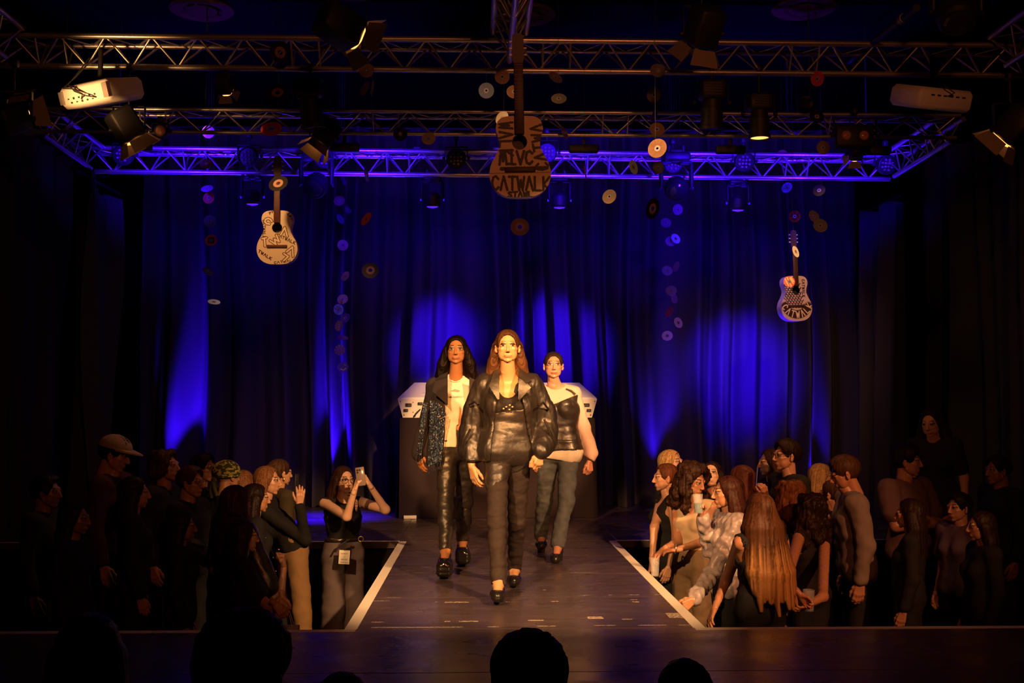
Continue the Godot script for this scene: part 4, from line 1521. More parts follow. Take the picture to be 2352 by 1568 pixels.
func build_discs():
	var rng := RandomNumberGenerator.new()
	rng.seed = 77
	var mk := {}
	mk.silver = mat(Color(0.50, 0.46, 0.46), 0.28, 0.7)
	mk.mirror = mat(Color(0.86, 0.86, 0.90), 0.16, 0.85)
	mk.gold = mat(Color(0.42, 0.28, 0.15), 0.3, 0.6)
	mk.red = mat(Color(0.55, 0.05, 0.08), 0.4)
	mk.navy = mat(Color(0.10, 0.13, 0.26), 0.35)
	mk.cyan = mat(Color(0.55, 0.85, 0.88), 0.4)
	mk.cream = mat(Color(0.88, 0.84, 0.76), 0.5)
	mk.brown = mat(Color(0.20, 0.11, 0.08), 0.4)
	mk.vinyl = mat(Color(0.016, 0.014, 0.016), 0.3)
	mk.purple = mat(Color(0.42, 0.22, 0.40), 0.35, 0.4)
	mk.tan = print_disc(Color(0.46, 0.36, 0.28), func(im):
		for i in 150: stroke(im, Vector2(rng.randf() * 128, rng.randf() * 128), Vector2(rng.randf() * 128, rng.randf() * 128).lerp(Vector2(64, 64), 0.9), 0.8, Color(0.42, 0.30, 0.22), 1.0))
	mk.orange = print_disc(Color(0.80, 0.42, 0.20), func(im): im.fill_rect(Rect2i(30, 30, 68, 68), Color(0.22, 0.07, 0.05)))
	mk.striped = print_disc(Color(0.5, 0.45, 0.5), func(im):
		for i in 18: stroke(im, Vector2(64, 64), Vector2(64, 64) + Vector2.from_angle(TAU * i / 18.0) * 64.0, 3.0, Color(0.75, 0.66, 0.3) if i % 2 else Color(0.25, 0.22, 0.4), 1.0))
	mk.speckled = print_disc(Color(0.55, 0.68, 0.80), func(im):
		for i in 90: stroke(im, Vector2(rng.randf() * 128, rng.randf() * 128), Vector2(rng.randf() * 128, rng.randf() * 128).lerp(Vector2(64, 64), 0.95), 1.0, Color(0.30, 0.36, 0.55), 1.0))
	mk.ladybird = print_disc(Color(0.55, 0.10, 0.05), func(im):
		for i in 70: stroke(im, Vector2(rng.randf() * 128, rng.randf() * 128), Vector2(rng.randf() * 128, rng.randf() * 128).lerp(Vector2(64, 64), 0.98), 2.5, Color(0.10, 0.02, 0.02), 1.0))
	mk.redmark = print_disc(Color(0.92, 0.05, 0.03), func(im):
		for s in [[20, 34, 52, 116], [44, 16, 58, 62], [66, 78, 82, 122], [72, 22, 104, 84], [86, 16, 112, 64]]: stroke(im, Vector2(s[0], s[1]), Vector2(s[2], s[3]), 7.0, Color(0.98, 0.88, 0.62), 1.5)
		im.fill_rect(Rect2i(46, 58, 34, 14), Color(0.9, 0.85, 0.75)))
	mk.ball = print_disc(Color(0.45, 0.45, 0.85), func(im):
		stroke(im, Vector2(40, 88), Vector2(70, 100), 7.0, Color(0.95, 0.95, 1.0), 2.0)
		stroke(im, Vector2(70, 100), Vector2(96, 80), 7.0, Color(0.95, 0.95, 1.0), 2.0)
		stroke(im, Vector2(74, 34), Vector2(96, 44), 4.0, Color(0.95, 0.95, 1.0), 2.0))
	var look := {"silver": "silver disc", "mirror": "mirror bright disc", "gold": "golden disc", "red": "red disc", "navy": "dark blue disc", "cyan": "pale cyan disc", "cream": "cream disc", "brown": "brown disc", "vinyl": "black vinyl record", "purple": "purple disc", "tan": "tan printed disc", "orange": "orange disc with a dark square", "striped": "striped disc", "speckled": "speckled pale blue disc", "ladybird": "mottled red disc", "redmark": "bright red disc with cream strokes", "ball": "blue disc with white marks"}
	var where := {"l": "on the string beside the whitest guitar", "c": "on the string over the phone woman", "s": "on the string beside the tall purple fold", "r": "on the string before the smallest guitar", "t": "near the long truss", "m": "near the largest guitar", "b": "before the blue truss", "f": "before the open curtain"}
	var cd := disc_mesh(0.0075, 0.06)
	var single := disc_mesh(0.019, 0.0875)
	var hub := disc_mesh(0.0076, 0.019)
	var ring := disc_mesh(0.0192, 0.045)
	var hub_m := mat(Color(0.28, 0.26, 0.28), 0.2)
	var lab_m := mat(Color(0.35, 0.20, 0.16), 0.6)
	# place, narrow side over wide side, angle of the wide side in degrees, kind, cluster, vinyl or not
	var D := [
		[Vector3(-0.915, 4.800, -8.500), 1.0, 0, "gold", "t", 0], [Vector3(-0.913, 4.616, -8.500), 0.6, 70, "purple", "t", 0], [Vector3(-0.822, 4.524, -8.300), 0.28, 84, "purple", "t", 0], [Vector3(0.164, 4.757, -8.500), 1.0, 0, "brown", "t", 0],
		[Vector3(0.037, 4.577, -8.400), 0.95, 0, "navy", "m", 0], [Vector3(0.250, 4.531, -8.400), 0.95, 0, "brown", "m", 0], [Vector3(0.160, 4.366, -8.300), 0.8, 75, "silver", "m", 0], [Vector3(0.582, 4.716, -8.500), 0.75, 140, "silver", "t", 0],
		[Vector3(0.598, 4.510, -8.500), 0.82, 5, "silver", "m", 0], [Vector3(0.714, 4.487, -9.200), 0.5, 110, "silver", "m", 0], [Vector3(1.374, 4.747, -8.400), 0.97, 0, "silver", "t", 0], [Vector3(1.400, 4.659, -8.900), 0.92, 30, "gold", "b", 0],
		[Vector3(1.458, 4.584, -9.000), 0.4, 65, "brown", "b", 0], [Vector3(1.396, 4.334, -8.600), 0.97, 0, "brown", "b", 0], [Vector3(1.067, 3.692, -6.700), 0.82, 20, "tan", "b", 0], [Vector3(1.653, 4.366, -10.000), 0.7, 115, "gold", "b", 0],
		[Vector3(1.248, 4.095, -8.900), 0.68, 100, "cyan", "b", 0], [Vector3(0.830, 3.995, -8.800), 0.2, 96, "red", "b", 0], [Vector3(1.016, 3.797, -8.500), 0.85, 70, "brown", "f", 0], [Vector3(0.360, 3.813, -10.200), 0.98, 0, "brown", "f", 1],
		[Vector3(-0.912, 3.616, -8.800), 0.6, 58, "red", "f", 0], [Vector3(-1.144, 3.543, -11.200), 0.97, 0, "vinyl", "f", 1], [Vector3(-0.968, 4.081, -9.200), 0.22, 98, "mirror", "b", 0], [Vector3(-0.451, 4.412, -9.400), 0.68, 8, "gold", "b", 0],
		[Vector3(-0.696, 4.466, -9.200), 0.95, 0, "vinyl", "b", 0], [Vector3(-2.596, 4.743, -10.400), 0.98, 0, "gold", "b", 0], [Vector3(-1.746, 4.436, -9.200), 0.82, 0, "red", "b", 1], [Vector3(-1.580, 4.906, -8.400), 0.88, 150, "vinyl", "t", 1],
		[Vector3(-1.572, 4.547, -8.400), 0.9, 0, "vinyl", "t", 1], [Vector3(-2.553, 4.386, -10.300), 0.9, 0, "brown", "b", 0], [Vector3(-1.786, 4.094, -9.500), 0.86, 20, "vinyl", "b", 1],
		[Vector3(-2.724, 4.299, -10.900), 0.7, 5, "silver", "l", 0], [Vector3(-2.748, 4.239, -11.200), 0.7, 55, "red", "l", 0], [Vector3(-2.698, 3.977, -10.800), 0.97, 0, "navy", "l", 0], [Vector3(-2.676, 3.781, -10.900), 0.97, 0, "orange", "l", 0],
		[Vector3(-2.720, 3.480, -11.100), 0.48, 138, "mirror", "l", 0], [Vector3(-2.548, 3.134, -10.400), 0.45, 168, "cyan", "l", 0],
		[Vector3(-1.527, 4.642, -12.100), 0.4, 115, "navy", "c", 0], [Vector3(-1.553, 4.388, -12.100), 0.97, 0, "brown", "c", 0], [Vector3(-1.525, 4.377, -12.300), 0.6, 130, "mirror", "c", 0], [Vector3(-1.569, 4.226, -12.200), 0.5, 115, "navy", "c", 0],
		[Vector3(-1.510, 3.899, -12.100), 0.95, 0, "purple", "c", 0], [Vector3(-1.550, 3.626, -12.400), 0.5, 55, "purple", "c", 0], [Vector3(-1.511, 3.310, -12.000), 0.75, 30, "gold", "c", 0], [Vector3(-1.564, 3.203, -12.200), 0.92, 120, "speckled", "c", 0],
		[Vector3(-1.533, 3.139, -12.300), 0.85, 50, "mirror", "c", 0], [Vector3(-1.603, 3.049, -12.400), 0.6, 75, "brown", "c", 0], [Vector3(-1.513, 2.894, -12.200), 0.42, 168, "purple", "c", 0], [Vector3(-1.553, 2.762, -12.000), 0.98, 0, "striped", "c", 0], [Vector3(-1.475, 2.561, -11.800), 0.92, 0, "ball", "c", 0],
		[Vector3(2.166, 4.310, -12.100), 0.95, 60, "purple", "s", 0], [Vector3(2.060, 4.189, -12.000), 0.95, 0, "silver", "s", 0], [Vector3(2.163, 4.007, -12.100), 0.86, 125, "cyan", "s", 0], [Vector3(2.119, 3.988, -12.300), 0.95, 0, "purple", "s", 0],
		[Vector3(2.087, 3.665, -12.100), 0.95, 0, "silver", "s", 0], [Vector3(2.201, 3.721, -12.300), 0.45, 72, "purple", "s", 0], [Vector3(2.068, 3.401, -12.000), 0.92, 25, "silver", "s", 0], [Vector3(2.180, 3.364, -12.200), 0.42, 103, "purple", "s", 0],
		[Vector3(2.118, 3.207, -12.300), 0.42, 68, "red", "s", 0], [Vector3(2.142, 3.051, -12.000), 0.82, 115, "cream", "s", 0], [Vector3(2.064, 2.926, -12.000), 0.9, 30, "cream", "s", 0], [Vector3(1.419, 3.771, -9.000), 0.68, 68, "vinyl", "f", 1],
		[Vector3(2.711, 4.775, -8.800), 0.65, 110, "red", "t", 0], [Vector3(2.817, 4.771, -9.200), 0.97, 0, "tan", "t", 0], [Vector3(2.680, 4.446, -8.600), 0.95, 0, "vinyl", "t", 0], [Vector3(3.266, 4.989, -11.400), 0.55, 0, "silver", "r", 0],
		[Vector3(3.052, 4.678, -10.800), 0.98, 0, "gold", "r", 0], [Vector3(3.209, 4.695, -11.200), 0.8, 40, "tan", "r", 0], [Vector3(2.939, 4.358, -9.400), 0.7, 115, "brown", "b", 0], [Vector3(3.257, 4.472, -11.400), 0.75, 65, "speckled", "r", 0],
		[Vector3(3.250, 4.215, -10.400), 0.85, 60, "vinyl", "f", 0], [Vector3(3.261, 4.115, -11.400), 0.92, 130, "ladybird", "r", 0], [Vector3(2.992, 3.842, -9.600), 0.4, 125, "brown", "f", 0], [Vector3(2.787, 3.619, -8.900), 0.97, 0, "silver", "f", 0],
		[Vector3(3.150, 3.688, -11.000), 0.7, 110, "cream", "r", 0], [Vector3(3.155, 3.417, -11.000), 0.97, 0, "redmark", "r", 0]]
	for i in D.size():
		var d: Array = D[i]
		d[0] += Vector3(0, 0, 0.13 * (i % 3 - 1))
		var t := thing("hanging_disc", "%s hanging %s" % [look[d[3]], where[d[4]]], "disc", d[0], "discs hanging %s" % where[d[4]])
		var a := deg_to_rad(d[2])
		var m := Vector3(cos(a), sin(a), 0)
		var per := Vector3(-sin(a), cos(a), 0)
		var sg := -1.0 if int(absf(d[0].x * 1000.0)) % 2 else 1.0
		if d[3] in ["cyan", "cream", "mirror", "ball", "silver"]: sg = 1.0 if per.y >= 0.0 else -1.0
		var nn: Vector3 = (Vector3(0, 0, d[1]) + per * sg * sqrt(maxf(0.0, 1.0 - d[1] * d[1]))).normalized()
		var b := Basis(m, nn.cross(m), nn)
		put("disc", single if d[5] else cd, mk[d[3]], t, Transform3D(b, Vector3.ZERO))
		if d[5]:
			put("paper_label", ring, lab_m, t, Transform3D(b.scaled(Vector3.ONE), nn * 0.0008))
		else:
			put("hub", hub, hub_m, t, Transform3D(b, nn * 0.0007))
		var st := MB.new()
		var r0: float = 0.086 if d[5] else 0.0585
		var up := b * Vector3(0, 1, 0) * (1.0 if (b * Vector3(0, 1, 0)).y > 0 else -1.0)
		if absf(up.y) < 0.5: up = m * signf(m.y)
		st.rod(up * r0, Vector3((up * r0).x, CEIL - d[0].y, (up * r0).z), 0.0007, -1, 4, false)
		put("string", st.mesh(), M.wire, t)


# ---------------------------------------------------------------- people: templates
var heads := {}
var hands := {}


func mir(p: Array) -> Array:    # a prim on the other side
	var f := Vector3(-1, 1, 1)
	if p[0] == 0: return [0, p[1] * f, p[2] * f, p[3], p[4]]
	var b: Basis = p[2]
	return [1, p[1] * f, Basis(Vector3(b.x.x, -b.x.y, -b.x.z), Vector3(-b.y.x, b.y.y, b.y.z), Vector3(-b.z.x, b.z.y, b.z.z)), p[3]]


func both(a: Array) -> Array:
	var out := []
	for p in a:
		out.append(p)
		out.append(mir(p))
	return out


# a head, face towards +z, about 0.225 m tall round the origin
func head_job(cell: float, man: bool) -> int:
	var I := Basis()
	var jaw := 0.004 if man else 0.0
	var prims := [[1, Vector3(0, 0.026, -0.018), I, Vector3(0.070, 0.080, 0.090)], [1, Vector3(0, -0.02, 0.018), I, Vector3(0.060, 0.084, 0.068)],
		[0, Vector3(0, -0.096, 0.058), Vector3(0, -0.098, 0.060), 0.015 + jaw, 0.014 + jaw], [0, Vector3(-0.030, 0.025, 0.072), Vector3(0.030, 0.025, 0.072), 0.009 + jaw * 0.6, 0.009 + jaw * 0.6],
		[0, Vector3(0, 0.018, 0.082), Vector3(0, -0.033, 0.104), 0.0055, 0.0085 + jaw * 0.4], [1, Vector3(0, -0.064, 0.058), I, Vector3(0.030, 0.026, 0.020)],
		[1, Vector3(0, -0.0640, 0.0790), I, Vector3(0.0205, 0.0045, 0.0058)], [1, Vector3(0, -0.0738, 0.0775), I, Vector3(0.0165, 0.0052, 0.0066)],
		[0, Vector3(0, -0.06, -0.025), Vector3(0, -0.17, -0.034), 0.044 + jaw * 2.0, 0.047 + jaw * 2.0]]
	prims += both([[1, Vector3(0.030, -0.054, 0.032), I, Vector3(0.029 + jaw, 0.042, 0.034)]])
	prims += both([[0, Vector3(0.048 + jaw, -0.052, 0.0), Vector3(0.016 + jaw, -0.094, 0.055), 0.014, 0.011 + jaw], [0, Vector3(0.038, -0.022, 0.060), Vector3(0.046, -0.018, 0.042), 0.0125, 0.014],
		[0, Vector3(0.0095, -0.038, 0.094), Vector3(0.0095, -0.038, 0.096), 0.0058, 0.0058],
		[1, Vector3(0.074, -0.010, -0.008), Basis(Vector3.UP, 0.5), Vector3(0.0065, 0.029, 0.017)], [0, Vector3(0.072, -0.036, -0.002), Vector3(0.073, -0.030, 0.0), 0.006, 0.006]])
	var cuts := both([[0, Vector3(0.0325, 0.004, 0.096), Vector3(0.030, 0.004, 0.096), 0.0155, 0.0155]]) + [[0, Vector3(-0.019, -0.0688, 0.0895), Vector3(0.019, -0.0688, 0.0895), 0.0034, 0.0034]]
	cuts += both([[0, Vector3(0.083, -0.008, 0.002), Vector3(0.083, -0.014, 0.0), 0.006, 0.005]])
	var post := both([[0, Vector3(0.031, 0.003, 0.0705), Vector3(0.031, 0.003, 0.0705), 0.0118, 0.0118], [0, Vector3(0.017, 0.0075, 0.0795), Vector3(0.031, 0.012, 0.0815), 0.0030, 0.0034], [0, Vector3(0.031, 0.012, 0.0815), Vector3(0.047, 0.0065, 0.070), 0.0034, 0.0030], [0, Vector3(0.018, 0.0, 0.079), Vector3(0.045, 0.0, 0.072), 0.0018, 0.0018]])
	return job(prims, cell, 260.0, cuts, post)


# what each point of the face is made of: 0 skin 1 lips 2 brow 3 eye white 4 iris 5 lid 6 cheek glitter 7 lash line
func face_kind(p: Vector3) -> int:
	var x := absf(p.x)
	if p.z > 0.055:
		var ex := x - 0.031
		if absf(ex) < 0.0145 and p.y > -0.003 and p.y < 0.0085 - ex * ex * 22.0:
			return 4 if absf(ex) < 0.0068 else 3
		if x > 0.014 and x < 0.054 and p.y > 0.0 and absf(p.y - (0.0108 - ex * ex * 10.0 + maxf(0.0, ex - 0.012) * 0.5)) < 0.0034: return 7
		if x > 0.013 and x < 0.049 and absf(p.y - (0.0275 + 0.004 * sin((x - 0.012) * 62.0))) < 0.0034: return 2
		var k := (ex / 0.020) * (ex / 0.020) + ((p.y - 0.012) / 0.0105) * ((p.y - 0.012) / 0.0105)
		if k < 1.0: return 5
		if (x / 0.0225) * (x / 0.0225) + ((p.y + 0.0690) / 0.0098) * ((p.y + 0.0690) / 0.0098) < 1.0 and p.z > 0.074: return 1
		if x > 0.026 and x < 0.043 and p.y < -0.006 and p.y > -0.019: return 6
	return 0


# a right hand: wrist at the origin, fingers along +y, palm towards +z, thumb on +x
func hand_job(curl: Array, thumb: float, spread := 1.0) -> int:
	var prims := []
	var xs := [0.027, 0.009, -0.009, -0.026]
	var ln := [0.074, 0.082, 0.076, 0.060]
	prims.append([0, Vector3(0.0, -0.03, 0), Vector3(0.0, 0.005, 0), 0.022, 0.021])
	for i in 4:
		var x: float = xs[i]
		var k := Vector3(x, 0.086 - 0.006 * absf(i - 1.2), 0)
		prims.append([0, Vector3(x * 0.55, 0.012, 0), k, 0.0145, 0.0105])
		var d: float = curl[0]
		var a := k
		var side := (1.5 - i) * 0.045 * spread
		for s in 3:
			var l: float = ln[i] * [0.48, 0.29, 0.23][s]
			var dir := Vector3(sin(side) * cos(d), cos(side) * cos(d), sin(d))
			var b := a + dir * l
			var r: float = [0.0092, 0.0082, 0.0074][s] * (0.88 if i == 3 else 1.0)
			prims.append([0, a, b, r, r * 0.9])
			a = b
			if s < 2: d += curl[s + 1]
	prims.append([0, Vector3(0.012, 0.018, 0.008), Vector3(0.036, 0.046, 0.014), 0.015, 0.012])
	var t0 := Vector3(0.036, 0.046, 0.014)
	var t1 := t0 + Vector3(0.020 * (1.0 - thumb), 0.032, 0.014 * thumb + 0.004)
	var t2 := t1 + Vector3(0.008 * (1.0 - 2.0 * thumb), 0.026, 0.016 * thumb)
	prims.append([0, t0, t1, 0.0105, 0.0092])
	prims.append([0, t1, t2, 0.0090, 0.0074])
	return job(prims, 0.0034, 330.0)


func people_templates():
	heads = {"fine": head_job(0.0026, false), "woman": head_job(0.0046, false), "man": head_job(0.0046, true)}
	hands = {"relax": hand_job([0.25, 0.45, 0.35], 0.5), "grip": hand_job([0.85, 0.95, 0.6], 0.7), "fist": hand_job([1.3, 1.5, 0.9], 0.9), "phone": hand_job([0.75, 0.7, 0.5], 0.3), "flat": hand_job([0.12, 0.15, 0.1], 0.1, 2.2)}
	run_jobs()
	for k in heads: heads[k] = jobs[heads[k]][6]
	for k in hands: hands[k] = jobs[hands[k]][6]


# ---------------------------------------------------------------- people: skeleton
# joints of a standing person of height h at the origin, facing +z; the person's left is +x
func stand(h: float, man := false) -> Dictionary:
	var s := h / 1.70
	var w := 0.195 if man else 0.168
	var J := {"s": s, "man": man, "pel": Vector3(0, 0.93, 0) * s, "wai": Vector3(0, 1.08, 0.005) * s, "che": Vector3(0, 1.26, -0.005) * s, "nek": Vector3(0, 1.415, -0.03) * s, "hed": Vector3(0, 1.585, 0.0) * s,
		"hf": Vector3(0, 0, 1), "hu": Vector3(0, 1, 0)}
	for k in [["l", 1.0], ["r", -1.0]]:
		var n: String = k[0]
		var g: float = k[1]
		J["s" + n] = Vector3(g * w, 1.385, -0.02) * s
		J["e" + n] = Vector3(g * (w + 0.05), 1.10, -0.03) * s
		J["w" + n] = Vector3(g * (w + 0.06), 0.86, 0.04) * s
		J["h" + n] = Vector3(g * 0.088, 0.90, 0) * s
		J["k" + n] = Vector3(g * 0.095, 0.49, 0.015) * s
		J["a" + n] = Vector3(g * 0.10, 0.085, -0.02) * s
		J["t" + n] = Vector3(g * 0.115, 0.03, 0.13) * s
		J["hand" + n] = "relax"
		J["hd" + n] = Vector3.ZERO     # finger direction, zero = along the forearm
		J["hn" + n] = Vector3(-g, 0, 0)   # palm towards the thigh
	return J


func turned(J: Dictionary, yaw: float) -> Dictionary:
	var b := Basis(Vector3.UP, yaw)
	for k in J:
		if J[k] is Vector3: J[k] = b * J[k]
	return J


func torso(J: Dictionary, g: float) -> Array:
	var s: float = J.s
	var rx: Vector3 = (J.sl - J.sr).normalized()
	var hx: Vector3 = (J.hl - J.hr).normalized()
	var f: Vector3 = rx.cross((J.nek - J.pel).normalized()).normalized()
	var m: float = 1.12 if J.man else 1.0
	var P: Vector3 = J.pel
	var W: Vector3 = J.wai
	var C: Vector3 = J.che
	var N: Vector3 = J.nek
	var out := []
	var mx := (rx + hx).normalized()
	for q in [[P, hx, 0.080, 0.098], [P.lerp(W, 0.5), hx, 0.064 * m, 0.092], [W, mx, 0.048 * m * m, 0.084], [W.lerp(C, 0.55), rx, 0.056 * m * m, 0.090], [C, rx, 0.072 * m, 0.090], [C.lerp(N, 0.45), rx, 0.085 * m, 0.070]]:
		out.append([0, q[0] - q[1] * q[2] * s, q[0] + q[1] * q[2] * s, q[3] * s * (1.04 if J.man else 1.0) + g, q[3] * s * (1.04 if J.man else 1.0) + g])
	for k in [J.sl, J.sr]:
		out.append([0, N - Vector3(0, 0.02, 0) * s, k, 0.046 * s + g, 0.044 * s * m + g])
	if not J.man:
		for k in [-1.0, 1.0]:
			var c: Vector3 = C + rx * k * 0.072 * s + f * 0.062 * s + (W - C).normalized() * 0.02 * s
			out.append([0, c, c, 0.055 * s + g, 0.055 * s + g])
	return out


func arm(J: Dictionary, n: String, g: float, g2 := -1.0, reach := 1.0) -> Array:   # reach: 0.5 = to the elbow, 1 = to the wrist
	var s: float = J.s
	var m: float = 1.18 if J.man else 1.0
	if g2 < 0.0: g2 = g
	var S: Vector3 = J["s" + n]
	var E: Vector3 = J["e" + n]
	var Wr: Vector3 = J["w" + n]
	if reach <= 0.5:
		return [[0, S, S.lerp(E, reach * 2.0), 0.047 * s * m + g, lerpf(0.047, 0.037, reach * 2.0) * s * m + g2]]
	var h := (reach - 0.5) * 2.0
	return [[0, S, E, 0.047 * s * m + g, 0.037 * s * m + g], [0, E, E.lerp(Wr, h), 0.037 * s * m + g, lerpf(0.037, 0.024, h) * s * m + g2]]


func leg(J: Dictionary, n: String, g: float, g2 := -1.0) -> Array:
	var s: float = J.s
	if g2 < 0.0: g2 = g
	var K: Vector3 = J["k" + n]
	var A: Vector3 = J["a" + n]
	return [[0, J["h" + n], K, 0.078 * s + g, 0.049 * s + (g + g2) * 0.5], [0, K, A, 0.048 * s + (g + g2) * 0.5, 0.032 * s + g2]]


func skin_prims(J: Dictionary) -> Array:
	var s: float = J.s
	var out := torso(J, -0.004) + arm(J, "l", 0.0) + arm(J, "r", 0.0) + leg(J, "l", 0.0) + leg(J, "r", 0.0)
	for n in ["l", "r"]:
		out.append([0, J["a" + n], J["t" + n], 0.036 * s, 0.026 * s])
		var b: Vector3 = J["a" + n] + (J["a" + n] - J["t" + n]).normalized() * 0.04 * s
		out.append([0, J["a" + n], Vector3(b.x, J["t" + n].y, b.z), 0.030 * s, 0.026 * s])
	out.append([0, J.nek, J.hed - J.hu * 0.10 * s, 0.055 * s, 0.044 * s])
	return out


# ---------------------------------------------------------------- people: assembly
# spec: label, at, J, skin, fine, makeup {lip, lid, brow, iris, cheek}
func person(label: String, at: Vector3, J: Dictionary, skin: Color, opt := {}) -> Node3D:
	var t := thing("person", label, "person", at, opt.get("group", ""))
	var id := job(skin_prims(J), opt.get("cell", 0.018), 120.0)
	pending.append({"node": t, "what": "body", "job": id, "J": J, "skin": skin, "opt": opt})
	return t


func garment(t: Node3D, called: String, m: Material, prims: Array, cell: float, cuts := [], bump := {}, K := 150.0, label := "", post := []):
	pending.append({"node": t, "what": called, "job": job(prims, cell, K, cuts, post, bump), "mat": m, "label": label})


func skin_material(rough := 0.42) -> StandardMaterial3D:
	if not M.has("skin"):
		var m := mat(Color.WHITE, rough)
		m.vertex_color_use_as_albedo = true
		m.subsurf_scatter_enabled = true
		m.subsurf_scatter_strength = 0.12
		M.skin = m
	return M.skin


func hair_material() -> StandardMaterial3D:
	if not M.has("hair"):
		var m := mat(Color.WHITE, 0.5)
		m.vertex_color_use_as_albedo = true
		m.metallic_specular = 0.25
		M.hair = m
	return M.hair


func head_frame(J: Dictionary) -> Transform3D:
	var f := frame(J.hed, J.hf, J.hu)
	var k: float = J.get("hs", J.s * 1.0)
	return Transform3D(f.basis.scaled_local(Vector3(k * 1.09, k, k * 1.03)), f.origin)


func finish_people():
	run_jobs()
	for p in pending:
		var a: Array = jobs[p.job][6]
		var b := MB.new()
		if p.what == "body":
			var J: Dictionary = p.J
			b.col = p.skin
			b.arrays(a)
			var H: Array = heads["fine" if p.opt.get("fine", false) else ("man" if J.man else "woman")]
			var mk: Dictionary = p.opt.get("makeup", {})
			var sk: Color = p.skin
			var tab := [sk, mk.get("lip", sk.lerp(Color(0.42, 0.10, 0.09), 0.55)), mk.get("brow", Color(0.05, 0.03, 0.02)), Color(0.38, 0.33, 0.30), mk.get("iris", Color(0.05, 0.03, 0.02)), mk.get("lid", sk * 0.8), mk.get("cheek", sk), mk.get("lash", Color(0.03, 0.02, 0.02))]
			var C := PackedColorArray()
			for v in H[0]: C.append(tab[face_kind(v)])
			b.xf = head_frame(J)
			b.arrays([H[0], H[1], H[2], C])
			b.col = sk
			for n in ["l", "r"]:
				var d: Vector3 = J["hd" + n]
				var w: Vector3 = J["w" + n]
				if d == Vector3.ZERO: d = (w - J["e" + n]).normalized()
				d = d.normalized()
				var nn: Vector3 = J["hn" + n]
				nn = (nn - d * nn.dot(d)).normalized()
				var x := d.cross(nn)
				var sc: float = J.s * (1.06 if J.man else 0.96)
				b.xf = Transform3D(Basis(x * (sc if n == "r" else -sc), d * sc, nn * sc), w)
				b.arrays(hands[J["hand" + n]])
			put("body", b.mesh(), skin_material(), p.node)
		elif p.what == "hair":
			var col: Color = p.col
			var tip: Color = p.get("tip", col)
			var N: FastNoiseLite = p.noise
			var V: PackedVector3Array = a[0]
			var C := PackedColorArray()
			var hd: Vector3 = p.J.hed
			var P := PackedVector3Array()
			for i in V.size():
				var d := V[i] - hd
				var an := atan2(d.x, d.z) * 9.0
				var k := N.get_noise_2d(an * 22.0, d.y * 14.0)
				var k2 := N.get_noise_2d(an * 60.0 + 300.0, d.y * 26.0)
				var c: Color = col.lerp(tip, clampf((-d.y - p.get("tip_at", 0.2)) / 0.15 + k * 0.6, 0.0, 1.0))
				c = c * (1.0 + 0.7 * k + 0.6 * k2)
				c.a = 1.0
				C.append(c)
				P.append(V[i] + a[1][i] * (p.amp * (k * 0.6 + k2 * 0.5)))
			b.arrays([P, _renormal(P, a[2], a[1]), a[2], C])
			put("hair", b.mesh(), hair_material(), p.node)
		else:
			b.arrays(a)
			var o := put(p.what, b.mesh(), p.mat, p.node)
			if p.get("label", ""): tag(o, p.label)
	pending.clear()


